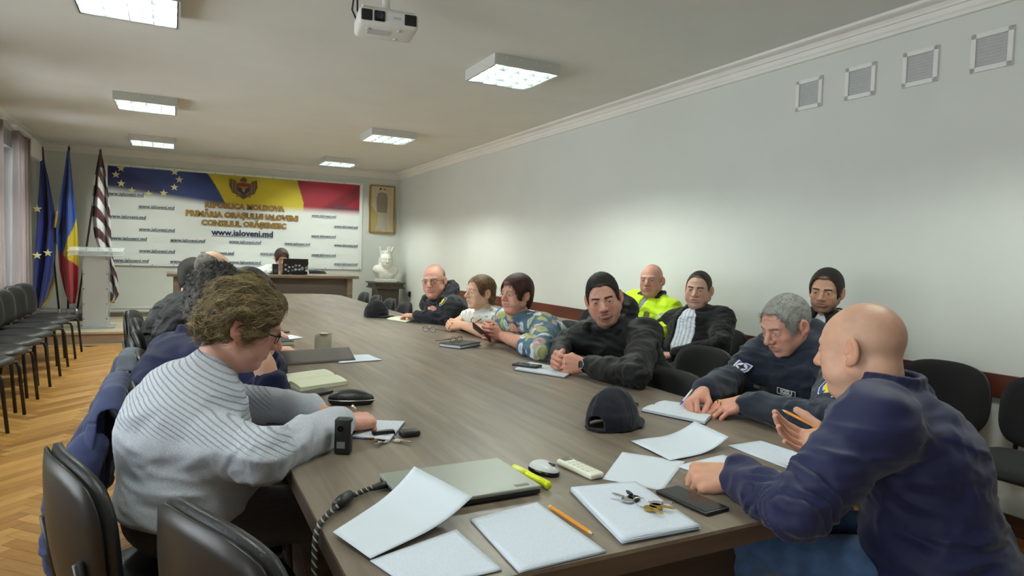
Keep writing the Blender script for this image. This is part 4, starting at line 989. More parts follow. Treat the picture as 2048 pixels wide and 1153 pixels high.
glasses(p1_['root'], Hc1, p1_['Rh'], _rl, M_blackg, lens=True)
for s in (1,): MB().lathe([(0.0001, -0.003), (0.0025, -0.0015), (0.003, 0.0), (0.002, 0.002), (0.0001, 0.003)], 10, Tm(tuple(p1_['Rh']@np.array([0.086, -0.004, -0.042])+Hc1-_rl))).build('earring', M_gold, p1_['root'], smooth=True)
# ---- 2 man in navy jumper with curly greying hair
Hc2 = dep(437, 602, 2.52); e2 = onz(552, 806, 0.79)
p2_ = person('man in navy blue jumper with curly dark greying hair, seen from behind', (-0.02, 2.62, 0.58), 72, Hc2,
    dict(skin='fair', neck=0.058, hair=dict(c='#23211f', c2='#4a4745', t=0.022, nape=0.035, line=0.090, curl=0.014, cf=48, cut=-0.085, side_c='#5a5754', ears=1, st=dict(n=2200, L=0.020, w=0.0026, lift=0.25, curl=0.30, jit=0.9))),
    (52, -14, 4),
    {'R': dict(e=e2, w=e2+np.array([-0.06, 0.03, 0.20]), pose='fist', f=(-0.3, 0.2, 0.9), n=(-0.6, 0.5, 0.1), end=0.30, fore=0.16, cuff=0.045),
     'L': dict(e=(0.38, 2.95, 0.78), w=(0.32, 2.75, 0.93), pose='fist', f=(-0.1, -0.5, 0.7), n=(-0.5, -0.3, 0.2), end=0.5)},
    dict(name='jumper', m=C_navyk, t=0.010, amp=0.004, freq=8, collar=dict(kind='stand', r=0.064, th=0.008, h=0.03)), dict(m=C_dark), bulk=1.10, belly=0.02, bow=0.055)
_w = e2+np.array([-0.05, 0.025, 0.165]); torus_ring('bracelet', _w, (-0.06, 0.03, 0.2), 0.033, 0.003, M_blackp, p2_['root'], p2_['root'].location)
# ---- 3 balding man in black jacket, 4 dark haired man beyond, 5 man leaning forward
p3_ = person('balding man in black jacket on the left side of the table', (-0.02, 4.18, 0.58), 80, dep(428, 546, 3.85),
    dict(skin='fair', hair=dict(c='#6f6a62', c2='#4d4842', t=0.005, line=0.095, fringe=(0.0, 0.085), cut=-0.075)), (70, -10, 0),
    {'R': dict(e=(0.22, 3.98, 0.80), w=(0.48, 4.1, 0.79), pose='relaxed', f=(1, 0.2, 0), n=DN), 'L': dict(e=(0.22, 4.42, 0.80), w=(0.48, 4.3, 0.79), pose='relaxed', f=(1, -0.2, 0), n=DN)},
    dict(m=C_black, t=0.016, collar=dict(kind='stand', h=0.025)), dict(m=C_dark), bulk=1.1, bow=0.05)
p4_ = person('dark haired man in black jacket farthest on the left of the table', (-0.12, 4.92, 0.58), 80, dep(392, 553, 4.5),
    dict(skin='fair', hair=dict(c='#1b1714', c2='#2d2723', t=0.008, line=0.095, cut=-0.08, nape=0.015)), (72, -4, 0),
    {'R': dict(e=(0.12, 4.72, 0.82), w=(0.40, 4.85, 0.79), pose='relaxed', f=(1, 0.2, 0), n=DN), 'L': dict(e=(0.16, 5.15, 0.82), w=(0.40, 5.0, 0.79), pose='relaxed', f=(1, -0.2, 0), n=DN)},
    dict(m=cloth_mat('charcoal_jacket', '#1a1b1e', 0.7), t=0.014, collar=dict(kind='stand', h=0.03)), dict(m=C_dark), bulk=1.05, bow=0.04)
p5_ = person('dark haired man leaning over the table behind the curly haired pair', (0.06, 3.40, 0.58), 82, dep(500, 590, 3.15),
    dict(skin='fair', hair=dict(c='#161311', c2='#241f1b', t=0.010, line=0.095, cut=-0.08, nape=0.015)), (66, -18, 0),
    {'R': dict(e=(0.30, 3.20, 0.80), w=(0.44, 3.42, 0.79), pose='relaxed', f=(1, 0.3, 0), n=DN), 'L': dict(e=(0.30, 3.66, 0.80), w=(0.44, 3.50, 0.79), pose='relaxed', f=(1, -0.3, 0), n=DN)},
    dict(m=C_black2, t=0.012, collar=dict(kind='crew')), dict(m=C_dark), bulk=1.0, bow=0.05)
# ---- 6 young person in white shirt at the far desk
p6_ = person('dark haired person in white shirt behind laptop at the far desk', (1.46, 10.95, STAGE_Z+0.57), 180, dep(563, 517, 10.0),
    dict(skin='pale', size=1.05, fem=0, brow=0.6, eyeo=0.5, h=0.004, hair=dict(c='#2b1d18', c2='#3f2b22', t=0.022, top=1.2, line=0.068, cut=-0.055, ears=1, h=0.005, st=dict(n=900, L=0.04, w=0.003, fy=0.3))), (172, -18, 0),
    {'R': dict(e=(1.12, 10.55, STAGE_Z+0.78), w=(1.30, 10.35, STAGE_Z+0.79), pose='relaxed', f=(0.6, -0.6, 0), n=DN), 'L': dict(e=(1.82, 10.55, STAGE_Z+0.78), w=(1.62, 10.35, STAGE_Z+0.79), pose='relaxed', f=(-0.6, -0.6, 0), n=DN)},
    dict(name='shirt', m=C_white, t=0.010, h=0.012, collar=dict(kind='stand', h=0.02)), dict(m=C_dark), bulk=0.95, bow=0.05)
# ---- 7 bald man with glasses, dark uniform jacket with lion badge, arms folded
Hc7 = dep(868, 562, 5.18)
p7_ = person('bald man with glasses in dark uniform jacket with lion badge, arms folded on the table', (2.28, 4.98, 0.58), 262, Hc7,
    dict(skin='pink', size=1.05, fat=0.010, age=0.6, wrinkle=0.5, flush=1.0, brow=0.5, browc='#5a4a40', h=0.003, stubble='#6b5a50', stubw=0.35, hair=dict(c='#5d544c', t=0.004, line=0.090, fringe=(0.0, 0.06), cut=-0.05)), (222, -6, 4),
    {'L': dict(e=(1.95, 4.72, 0.80), w=(1.72, 5.00, 0.80), pose='relaxed', f=(-0.5, 0.8, 0), n=DN, fat=1.1), 'R': dict(e=(1.95, 5.26, 0.82), w=(1.84, 4.98, 0.86), pose='fist', f=(0.1, -1, 0.0), n=(0.9, 0, -0.3), fat=1.1)},
    dict(m=cloth_mat('blackish_navy_jacket', '#14151f', 0.7, bump=0.12), t=0.013, collar=dict(kind='hood', th=0.016), amp=0.007), dict(m=C_dark), bulk=1.18, belly=0.03, bow=0.03)
glasses(p7_['root'], Hc7, p7_['Rh'], p7_['root'].location, mat('brown_frame', '#5a4632', 0.3), hs=1.05)
SHIELD = [(-0.5, 0.5), (0.5, 0.5), (0.5, -0.1), (0.35, -0.38), (0, -0.6), (-0.35, -0.38), (-0.5, -0.1)]
LION = [(-0.10, 0.34), (0.10, 0.36), (0.14, 0.20), (0.26, 0.24), (0.28, 0.12), (0.12, 0.06), (0.12, -0.06), (0.28, -0.02), (0.26, -0.14), (0.10, -0.16), (0.18, -0.36), (0.06, -0.36), (-0.04, -0.20), (-0.14, -0.36), (-0.26, -0.34), (-0.14, -0.14), (-0.16, 0.04), (-0.28, 0.06), (-0.28, 0.18), (-0.14, 0.18)]
def sc(poly, s): return [(x*s, y*s) for x, y in poly]
place_patch(p7_['root'], 'shoulder_badge', [(poly_mesh('badge', [SHIELD], 0.02), M_patch_g, 0), (poly_mesh('emblem', [sc(SHIELD, 0.84)], 0.02), M_patch_k, 0.02), (poly_mesh('emblem', [LION], 0.02), M_patch_y, 0.04)], p7_['bvh'], (886, 604), 0.075, lift=0.003, label='black shield badge with a yellow lion')
place_patch(p7_['root'], 'name_strip', [(poly_mesh('strip', [[(-0.5, -0.12), (0.5, -0.12), (0.5, 0.12), (-0.5, 0.12)]], 0.02), mat('dark_grey_thread', '#4a4c55', 0.8), 0)], p7_['bvh'], (868, 606), 0.05, rotd=20)
# ---- 8 woman in white blouse, 9 woman in floral jacket
Hc8 = dep(960, 586, 4.55); h8 = onz(905, 650, 0.80)
p8_ = person('woman in white flowered blouse with brown hair tied back, hands clasped', (2.36, 4.22, 0.58), 268, Hc8,
    dict(skin='pale', fem=1, size=0.98, age=0.4, fat=0.004, brow=0.4, browc='#5d4a38', wrinkle=0.3, flush=0.5, h=0.003, hair=dict(c='#4f3620', c2='#6f5230', t=0.010, line=0.096, cut=-0.075, nape=0.03, ears=1, sideburn=0.170, open=0.02, st=dict(n=1300, L=0.05, w=0.0018, lift=0.02, curl=0.0, jit=0.15, fy=-1.0, fz=-0.3))), (264, 2, 0),
    {'L': dict(e=onz(985, 672, 0.79)+np.array([0.04, 0, 0]), w=h8+np.array([0.06, -0.06, 0.0]), pose='clasp', f=(-0.85, 0.5, 0.1), n=(0.1, 0.7, -0.5), end=-0.30, fore=0.5, re=0.052, rw=0.030), 'R': dict(e=(1.98, 4.60, 0.80), w=h8+np.array([0.05, 0.07, 0.005]), pose='clasp', f=(-0.8, -0.55, 0.1), n=(0.1, -0.7, -0.5), end=-0.30, fore=0.5, re=0.052, rw=0.030)},
    dict(name='blouse', m=C_whitefl, t=0.010, end=-0.3, amp=0.004, collar=dict(kind='crew', r=0.075, th=0.006, drop=-0.02)), dict(name='skirt', m=C_dark), bulk=1.02, belly=0.015, bow=0.03)
MB().tube([tuple(np.array(Hc8)-np.array(p8_['root'].location)+p8_['Rh']@np.array(q)) for q in ((-0.062, -0.03, -0.15), (-0.05, 0.03, -0.19), (0, 0.055, -0.23), (0.05, 0.03, -0.19), (0.062, -0.03, -0.15))], 0.003, 6).build('necklace', mat('dark_beads', '#3a2f2a', 0.4), p8_['root'], smooth=True)
Hc9 = dep(1033, 590, 4.05); h9 = onz(978, 668, 0.83)
p9_ = person('woman in blue floral jacket with short auburn hair holding a phone', (2.37, 3.68, 0.58), 266, Hc9,
    dict(skin='pink', fem=1, age=0.5, fat=0.012, brow=0.5, browc='#3a241c', wrinkle=0.4, h=0.003, size=0.95, eyeo=0.8, hair=dict(c='#2c1512', c2='#48211b', t=0.018, top=1.25, line=0.080, cut=-0.085, nape=0.03, ears=1, sideburn=0.140, st=dict(n=2200, L=0.030, w=0.0018, lift=0.08, curl=0.02, jit=0.2, fy=0.25, fz=-0.8))), (256, 0, 0),
    {'L': dict(e=onz(1085, 702, 0.80), w=h9+np.array([0.07, -0.03, -0.01]), pose='hold', f=(-0.85, 0.3, 0.35), n=(0.1, 0.8, 0.1), end=0.30, fore=0.24, re=0.052, rw=0.030, fat=1.15, cuff=0.052), 'R': dict(e=(1.96, 4.02, 0.80), w=h9+np.array([0.05, 0.08, -0.02]), pose='hold', f=(-0.8, -0.5, 0.3), n=(0.1, -0.9, 0.1), end=0.45, fore=0.2, fat=1.1)},
    dict(m=C_floral, t=0.016, amp=0.006, cut=lambda J: [(J['N']-J['u']*0.17+J['f']*0.15, (0.075, 0.14, 0.19), np.stack([J['r'], J['f'], J['u']]))], under=dict(name='top', m=cloth_mat('pale_lilac_top', '#c3bdc4', 0.85), amp=0.002, collar=dict(kind='crew', r=0.076, th=0.005, drop=-0.015)), collar=dict(kind='stand', r=0.078, th=0.008, h=0.015)), dict(name='skirt', m=C_dark), bulk=1.14, belly=0.02, bow=0.03)
# ---- 10 man in black hooded jacket with goatee
Hc10 = dep(1207, 598, 3.32); h10 = onz(1122, 728, 0.80)
p10_ = person('man in black hooded jacket with goatee and wristwatch, fists together', (2.28, 2.78, 0.58), 246, Hc10,
    dict(skin='pink', fat=0.007, jaw=1.05, brow=1.0, browc='#1b1512', beard='#2a1d17', beardk='goatee', beardw=0.85, eyeo=0.8, h=0.0024, size=1.04, neck=0.060, hair=dict(c='#100d0b', c2='#1d1815', t=0.007, fade=0.25, sfade=0.2, front=0.4, top=1.0, side=0.6, line=0.100, open=0.02, sideburn=0.148, cut=-0.055, recede=0.0, st=dict(n=4500, L=0.012, w=0.0010, lift=0.6, curl=0.0, jit=0.5, fz=0.2, fy=0.5))), (217, -10, 12),
    {'L': dict(e=onz(1272, 748, 0.815), w=h10+np.array([0.09, -0.07, 0.0]), pose='clasp', f=(-0.85, 0.45, 0.05), n=(0.25, 0.75, -0.2), fat=0.98, cuff=0.036, hs=1.08, end=0.84), 'R': dict(e=(1.98, 3.20, 0.80), w=h10+np.array([0.06, 0.10, 0.01]), pose='clasp', f=(-0.75, -0.6, 0.1), n=(0.2, -0.8, -0.2), fat=1.1, hs=1.08)},
    dict(m=C_black, t=0.014, amp=0.008, freq=10, fold=0.006, collar=dict(kind='hood', th=0.017), under=dict(name='t_shirt', m=C_tee, collar=dict(kind='stand', r=0.060, th=0.006, h=0.012)), h=0.0075), dict(m=C_dark), bulk=1.16, belly=0.02, bow=0.03)
_rl = np.array(p10_['root'].location); wv = h10+np.array([0.09, -0.07, 0.0]); ed = nrm(onz(1272, 748, 0.815)-wv); wc = wv+ed*0.012
wd = nrm(CAM-wc); wd = nrm(wd-ed*(wd@ed)); face = wc+wd*0.033
wt = MB(); Rm = Matrix(np.stack([ed, np.cross(wd, ed), wd], 1).tolist()).to_4x4(); wt.lathe([(0.0001, -0.005), (0.021, -0.005), (0.0225, 0.0), (0.021, 0.006), (0.0185, 0.0065), (0.018, 0.005), (0.0001, 0.005)], 24, Matrix.Translation(Vector(face-_rl)) @ Rm)
wo = wt.build('wristwatch', M_chrome, p10_['root'], smooth=False, autosmooth=40); MB().lathe([(0.0001, 0.0), (0.0175, 0.0), (0.0175, 0.0012), (0.0001, 0.0012)], 24, Matrix.Translation(Vector(face+wd*0.0045-_rl)) @ Rm).build('watch_face', M_blackg, wo); torus_ring('watch_strap', wc, ed, 0.032, 0.006, M_blackp, wo, _rl)
torus_ring('ring', h10+np.array([-0.005, -0.045, 0.012]), (-0.7, 0.4, -0.6), 0.011, 0.002, M_silver, p10_['root'], _rl)
# ---- 11, 12, 13 against the wall
def hivis_cf(V, J):
    y = np.array(srgb('#c9ef1c')); g = np.array(srgb('#b6bbb9')); k = np.array(srgb('#16161a')); C = np.tile(y, (len(V), 1))
    q = V-J['N']; z = q@J['u']; x = q@J['r']; f = q@J['f']
    tL, dL = seg_t(V, J['SL'], J['eL']); arm = (x < -0.155); band = (np.abs(tL-0.55) < 0.09) & arm; C[band] = g
    tR, dR = seg_t(V, J['SR'], J['eR']); C[(np.abs(tR-0.55) < 0.09) & (x > 0.155)] = g
    C[(np.abs(np.abs(x)-0.105) < 0.026) & (z > -0.11) & (z < 0.02) & (f < 0.06)] = g
    C[(np.abs(z+0.36) < 0.028)] = g
    C[(z > 0.018) & (np.abs(x) < 0.11)] = k
    C[(np.abs(x) < 0.008) & (f > 0)] = k*2
    return C
Hc11 = dep(1303, 562, 5.05)
_e11L, _e11R = (3.18, 3.72, 0.79), (3.18, 4.32, 0.79)
_cf11 = lambda V, J: hivis_cf(V, {**J, 'eL': _e11L, 'eR': _e11R})
p11_ = person('bald man in yellow high-visibility jacket seated against the wall', (3.30, 4.05, 0.59), 262, Hc11,
    dict(skin='pink', fat=0.007, brow=0.35, browc='#5a4638', h=0.003, wrinkle=0.3, stubble='#7a6456', stubw=0.35, size=1.04, nl=0.135), (238, 0, 2),
    {'L': dict(e=_e11L, w=(2.98, 3.86, 0.64), pose='relaxed', f=(-0.6, 0.7, -0.2), n=DN), 'R': dict(e=_e11R, w=(2.98, 4.2, 0.64), pose='relaxed', f=(-0.6, -0.7, -0.2), n=DN)},
    dict(m=cloth_mat('hivis_fabric', '#c9ef1c', 0.6, bump=0.1, attr=True, var=0.04), t=0.018, cf=_cf11, amp=0.008, freq=10, collar=dict(kind='stand', r=0.078, th=0.011, h=0.04), cut=lambda J: [(J['N']-J['u']*0.01+J['f']*0.12, (0.028, 0.08, 0.07), np.stack([J['r'], J['f'], J['u']]))], under=dict(name='shirt', m=cloth_mat('grey_lilac_shirt', '#8d879a', 0.8), collar=dict(kind='stand', r=0.064, th=0.006, h=0.03))), dict(m=C_dark), bulk=1.2, bow=0.0)
place_patch(p11_['root'], 'chest_badge', [(poly_mesh('badge', [[(-0.5, -0.5), (0.4, -0.5), (0.5, 0.5), (-0.4, 0.5)]], 0.03), mat('olive_badge', '#5d5636', 0.8), 0)], p11_['bvh'], (1294, 627), 0.055, lift=0.002)
Hc12 = dep(1397, 580, 4.62)
STRIPE = lambda V, J: np.array(srgb('#dde3ea'))+(np.array(srgb('#a9b4c6'))-np.array(srgb('#dde3ea')))*sstep(0.30, 0.06, np.abs(((V-J['N'])@J['r']*33) % 1-0.5))[:, None]
p12_ = person('stout man in white striped shirt and open dark jacket seated against the wall', (3.28, 3.47, 0.59), 256, Hc12,
    dict(skin='fair', fat=0.014, jaw=1.04, brow=1.0, browc='#1d1713', h=0.0028, size=1.06, neck=0.062, stubble='#5a4a42', stubw=0.3, hair=dict(c='#1c1815', c2='#2b2521', t=0.004, sfade=0.2, front=0.4, line=0.117, lw=0.118, open=0.02, sideburn=0.148, cut=-0.06)), (236, -4, -3),
    {'L': dict(e=(3.16, 3.13, 0.76), w=(2.96, 3.36, 0.675), pose='clasp', f=(-0.6, 0.8, -0.1), n=(0.0, 0.3, -1), fat=1.1), 'R': dict(e=(3.16, 3.80, 0.76), w=(2.95, 3.54, 0.675), pose='clasp', f=(-0.6, -0.8, -0.1), n=(0, -0.3, -1), fat=1.1)},
    dict(m=C_black2, t=0.014, amp=0.004, fine=0.0006, collar=dict(kind='stand', r=0.080, th=0.010, h=0.03), cut=lambda J: [(J['N']-J['u']*0.22+J['f']*0.17, (0.082, 0.15, 0.30), np.stack([J['r'], J['f'], J['u']]))], under=dict(name='shirt', m=cloth_mat('striped_shirt', '#ffffff', 0.8, bump=0.05, attr=True, var=0.03), cf=STRIPE, h=0.0055, amp=0.004, collar=dict(kind='stand', r=0.066, th=0.007, h=0.03))), dict(m=C_dark), bulk=1.20, belly=0.055, bow=0.0)
Hc13 = dep(1652, 584, 3.72)
p13_ = person('dark haired bearded man in dark jacket seated against the wall on the right', (3.34, 2.50, 0.58), 256, Hc13,
    dict(skin='tan', brow=1.0, browc='#15110e', beard='#2b211b', beardk='full', beardw=0.6, h=0.0026, hair=dict(c='#14100e', c2='#221b17', t=0.013, top=1.2, line=0.100, open=0.02, sideburn=0.148, cut=-0.06, st=dict(n=1200, L=0.02, w=0.0014, lift=0.15, curl=0, jit=0.3, fy=-0.5, fz=0.0))), (246, -6, -3),
    {'L': dict(e=(3.22, 2.20, 0.78), w=(3.0, 2.4, 0.66), pose='relaxed', f=(-0.6, 0.7, -0.2), n=DN), 'R': dict(e=(3.22, 2.80, 0.78), w=(3.0, 2.6, 0.66), pose='relaxed', f=(-0.6, -0.7, -0.2), n=DN)},
    dict(m=C_black, t=0.016, collar=dict(kind='stand', r=0.080, th=0.012, h=0.035), cut=lambda J: [(J['N']-J['u']*0.08+J['f']*0.14, (0.050, 0.11, 0.16), np.stack([J['r'], J['f'], J['u']]))], under=dict(name='shirt', m=C_white, collar=dict(kind='stand', r=0.066, th=0.007, h=0.035))), dict(m=C_dark), bulk=1.0, bow=0.0)
# ---- 14 officer writing, 15 bald man in navy shirt
Hc14 = dep(1572, 652, 2.56); r14 = onz(1405, 800, 0.80); l14 = onz(1478, 810, 0.80)
p14_ = person('grey haired officer in dark blue uniform jacket writing in a notebook', (2.34, 1.76, 0.59), 264, Hc14,
    dict(skin='pink', age=0.5, wrinkle=0.5, brow=0.7, browc='#3a322c', eyeo=0.35, down=-2, gazez=-0.6, h=0.0024, size=0.94, nl=0.118, neck=0.060, nose=1.1, hair=dict(c='#8d8d88', c2='#73726c', t=0.009, front=0.6, line=0.102, open=0.02, sideburn=0.148, cut=-0.06, side=0.8, side_c='#a9a9a4', st=dict(n=3000, L=0.016, w=0.0013, lift=0.25, curl=0.05, jit=0.5, fy=0.6, fz=-0.2))), (276, -22, 0),
    {'R': dict(e=onz(1492, 785, 0.80)+np.array([0.12, 0.16, 0.02]), w=r14+np.array([0.03, 0.03, 0.02]), pose='write', f=(-0.80, -0.25, -0.25), n=(0.05, -0.45, -0.9), fat=1.12), 'L': dict(e=onz(1640, 852, 0.80)+np.array([0.03, 0.0, 0]), w=l14+np.array([0.03, 0.01, 0.005]), pose='relaxed', f=(-0.9, 0.25, -0.2), n=(0.05, 0.2, -1), fat=1.15)},
    dict(m=C_navyp, t=0.014, amp=0.006, fold=0.006, collar=dict(kind='hood', th=0.016, h=0.014), under=dict(name='t_shirt', m=C_tee, collar=dict(kind='stand', r=0.062, th=0.006, h=0.015)), h=0.0075), dict(m=C_dark), bulk=1.14, belly=0.02, bow=0.03)
FR = lambda w, h, b: [[(-w, -h), (w, -h), (w, -h+b), (-w, -h+b)], [(-w, h-b), (w, h-b), (w, h), (-w, h)], [(-w, -h), (-w+b, -h), (-w+b, h), (-w, h)], [(w-b, -h), (w, -h), (w, h), (w-b, h)]]
_tm = text_mesh('IGSU', 0.30, 0.008, 0.012); _b = place_patch(p14_['root'], 'name_tape', [(poly_mesh('name_tape', [[(-0.5, -0.16), (0.5, -0.16), (0.5, 0.16), (-0.5, 0.16)]], 0.02), M_patch_k, 0), (poly_mesh('emblem', FR(0.5, 0.16, 0.03), 0.03), M_patch_w, 0.004), (_tm, M_patch_w, 0.026)], p14_['bvh'], (1574, 785), 0.078, lift=0.004, rotd=-4, label='name tape reading IGSU')
place_patch(p14_['root'], 'rank_tape', [(poly_mesh('rank_tape', [[(-0.5, -0.2), (0.5, -0.2), (0.5, 0.2), (-0.5, 0.2)]], 0.02), M_patch_k, 0), (poly_mesh('emblem', FR(0.5, 0.2, 0.04)+[[(-0.46, -0.16), (-0.1, -0.16), (-0.1, 0.16), (-0.46, 0.16)]]+[[(x-0.07, 0), (x-0.02, -0.03), (x, -0.1), (x+0.02, -0.03), (x+0.07, 0), (x+0.02, 0.03), (x, 0.1), (x-0.02, 0.03)] for x in (0.05, 0.2, 0.35)], 0.03), M_patch_g, 0.004)], p14_['bvh'], (1523, 775), 0.062, lift=0.004, rotd=-22, label='grey rank tape with three stars')
STAR4 = [(0.30*math.cos(i*math.pi/4)*(1 if i % 2 == 0 else 0.45), 0.30*math.sin(i*math.pi/4)*(1 if i % 2 == 0 else 0.45)) for i in range(8)]
place_patch(p14_['root'], 'shoulder_badge', [(poly_mesh('badge', [SHIELD], 0.02), M_patch_w, 0), (poly_mesh('emblem', [sc(SHIELD, 0.80)], 0.02), M_patch_b, 0.02), (poly_mesh('emblem', [[(0.36*math.cos(a*0.393), 0.36*math.sin(a*0.393)) for a in range(16)]], 0.02), M_patch_w, 0.035), (poly_mesh('emblem', [STAR4], 0.02), M_patch_k, 0.05)], p14_['bvh'], (1483, 737), 0.066, lift=0.004, rotd=-28, label='white and blue round-star shoulder badge')
EAG = [(-0.34, 0.28), (-0.12, 0.20), (-0.06, 0.34), (0.06, 0.34), (0.12, 0.20), (0.34, 0.28), (0.32, -0.06), (0.20, -0.22), (0.10, -0.12), (0.08, -0.36), (-0.08, -0.36), (-0.10, -0.12), (-0.20, -0.22), (-0.32, -0.06)]
place_patch(p14_['root'], 'shoulder_badge', [(poly_mesh('badge', [SHIELD], 0.02), M_patch_w, 0), (poly_mesh('emblem', [sc(SHIELD, 0.90)], 0.02), M_patch_b, 0.02), (poly_mesh('emblem', [EAG], 0.02), M_patch_y, 0.04)], p14_['bvh'], (1663, 780), 0.085, lift=0.004, rotd=0, label='blue shield badge with a yellow eagle')
torus_ring('ring', l14+np.array([-0.065, 0.03, 0.006]), (-0.9, 0.25, -0.3), 0.011, 0.0018, M_gold, p14_['root'], p14_['root'].location)
Hc15 = dep(1722, 702, 1.64); l15 = onz(1472, 950, 0.79); e15 = onz(1592, 1022, 0.80)
p15_ = person('bald man in navy shirt and jeans at the near table end, seen from behind', (1.60, 0.84, 0.58), -28, Hc15,
    dict(skin='tan', fat=0.010, brow=0.6, stubble='#8a7263', stubw=0.30, size=0.97, nl=0.110, neck=0.066, h=0.0024, eyes=True), (-12, -8, 4),
    {'L': dict(e=e15, w=l15, pose='fist', s=dep(1748, 850, 1.42), f=(-0.80, 0.55, -0.12), n=(0.30, 0.35, -0.9), fat=1.12, cuff=0.040, hs=1.08), 'R': dict(e=(1.78, 1.22, 0.83), w=dep(1676, 905, 1.74), pose='open', f=(-0.66, 0.42, 0.22), n=(-0.30, -0.50, 0.85), fat=1.1, hs=1.08)},
    dict(name='shirt', m=C_navys, t=0.010, amp=0.007, freq=10, fold=0.007, fine=0.0022, collar=dict(kind='stand', r=0.070, th=0.008, h=0.035, back=0.01), h=0.0065), dict(name='jeans', m=C_jeans), bulk=1.08, belly=0.03, bow=0.05, knees=[(1.36, 1.20, 0.56), (1.56, 1.30, 0.55)])
# ================================================================== ceiling, far wall and stage things
def tube_mat():
    return mat('lamp_tube', '#f4fbf8', 0.4, emit='#f3fbf0', estr=LAMP_S)
LAMP_S = 330.0
M_tube = tube_mat(); M_louv = mat('bright_louvre', '#8f9898', 0.35, metal=0.9); M_lamp = mat('lamp_housing', '#c9c9c4', 0.5)
def make_lamp():
    t = thing('ceiling_lamp', None, 'lamp'); h = 0.27; z0, z1 = -0.082, 0.0; b = MB()
    for s in (-1, 1): b.box((-h, s*h-0.006, z0), (h, s*h+0.006, z1)); b.box((s*h-0.006, -h, z0), (s*h+0.006, h, z1))
    b.box((-h, -h, -0.008), (h, h, z1)); b.build('housing', M_lamp, t)
    MB().box((-h+0.01, -h+0.01, -0.014), (h-0.01, h-0.01, -0.0085)).build('reflector', M_louv, t)
    for k in range(5):
        y = -h+0.012+k*(2*h-0.024)/4
        MB().prism([(-0.012, z0+0.040), (0.012, z0+0.040), (0.0015, z0+0.002), (-0.0015, z0+0.002)], -h+0.012, h-0.012, Matrix(((1, 0, 0, 0), (0, 0, 1, 0), (0, 1, 0, 0), (0, 0, 0, 1))) @ Matrix.Identity(4)).build('louver_blade', M_louv, t, loc=(y, 0, 0))
        MB().prism([(-0.008, z0+0.036), (0.008, z0+0.036), (0.001, z0+0.003), (-0.001, z0+0.003)], -h+0.012, h-0.012, Matrix(((0, 0, 1, 0), (1, 0, 0, 0), (0, 1, 0, 0), (0, 0, 0, 1)))).build('louver_blade', M_louv, t, loc=(0, y, 0))
    for k in range(4):
        x = -h+0.012+(k+0.5)*(2*h-0.024)/4; MB().tube([(x, -h+0.02, -0.028), (x, h-0.02, -0.030)], 0.008, 8).build('lamp_tube', M_tube, t)
    for k in range(4):
        MB().lathe([(0.0001, 0.003), (0.006, 0.002), (0.007, 0)], 8, Tm((-h+0.09+k*0.12, -h-0.006, -0.022), rx=math.radians(90)), cap=False).build('rivet', M_white, t)
    return t
lamp0 = make_lamp()
for i, (x, y, lb) in enumerate(((2.315, 4.59, 'ceiling louver lamp on the right, nearest the projector'), (2.325, 7.92, 'ceiling louver lamp on the right, middle of its row'), (2.33, 10.66, 'ceiling louver lamp on the right, farthest near the corner'), (-0.25, 4.50, 'large ceiling louver lamp at the top left of the view'), (-0.255, 7.63, 'ceiling louver lamp on the left, middle of its row'), (-0.27, 10.33, 'ceiling louver lamp on the left, farthest near the flags'), (2.30, 1.30, 'added ceiling louver lamp, out of view above the near right table end'), (-0.25, 1.25, 'added ceiling louver lamp, out of view above the near left chairs'))):
    o = lamp0 if i == 0 else copy_tree(lamp0); o.location = (x, y, ZC); o['label'] = lb; o['group'] = 'square ceiling louver lamps'
    if y < 2:                                              # unseen near pair added for brightness; alternate tubes removed to halve their light
        for c_ in [c_ for c_ in o.children if c_.name.startswith('lamp_tube')][::2]: bpy.data.objects.remove(c_)
# ---- projector
pr = thing('projector', 'white video projector hanging from the ceiling mount', 'projector', (1.0, 3.50, 2.47), math.radians(-8))
MB().box((-0.155, -0.125, 0), (0.155, 0.125, 0.088), bev=0.022, seg=3).build('body', M_white, pr, autosmooth=40)
M_pgrey = mat('projector_grey', '#bfc2c4', 0.5)
MB().box((-0.14, -0.130, 0.014), (0.14, -0.122, 0.074), bev=0.003).build('front_bezel', M_white, pr)
MB().box((-0.142, -0.134, 0.016), (-0.085, -0.120, 0.074), bev=0.006).build('air_vent', M_blackp, pr)
MB().box((0.078, -0.134, 0.016), (0.142, -0.120, 0.074), bev=0.006).build('air_vent', M_blackp, pr)
ln = MB().box((-0.078, -0.138, 0.018), (-0.022, -0.125, 0.072), bev=0.006).build('lens_cover', M_blackg, pr)
MB().lathe([(0.018, 0), (0.020, 0.004), (0.016, 0.006), (0.0001, 0.002)], 20, Tm((-0.050, -0.138, 0.045), rx=math.radians(90)), cap=False).build('lens', mat('lens_glass', '#2a2d3a', 0.05), ln)
MB().box((0.02, -0.1335, 0.040), (0.06, -0.129, 0.050)).build('badge', M_pgrey, pr)
for a in ((-0.10, -0.06), (0.06, -0.08), (0.06, 0.06)): MB().lathe([(0.010, -0.008), (0.012, 0)], 12, Tm((a[0], a[1], 0))).build('foot', M_pgrey, pr)
MB().box((-0.10, -0.05, -0.004), (0.02, 0.02, 0.001)).build('service_hatch', M_pgrey, pr)
mt = MB(); mt.box((-0.10, -0.03, 0.115), (0.10, 0.03, 0.125)).tube([(0, 0, 0.12), (0, 0, 0.27)], 0.022, 12).lathe([(0.06, 0.27), (0.06, 0.29)], 20)
for sx in (-1, 1):
    for sy in (-1, 1): mt.tube([(sx*0.09, sy*0.02, 0.118), (sx*0.13, sy*0.08, 0.105), (sx*0.13, sy*0.08, 0.085)], 0.007, 6)
mt.build('ceiling_mount', M_white, pr, autosmooth=40)
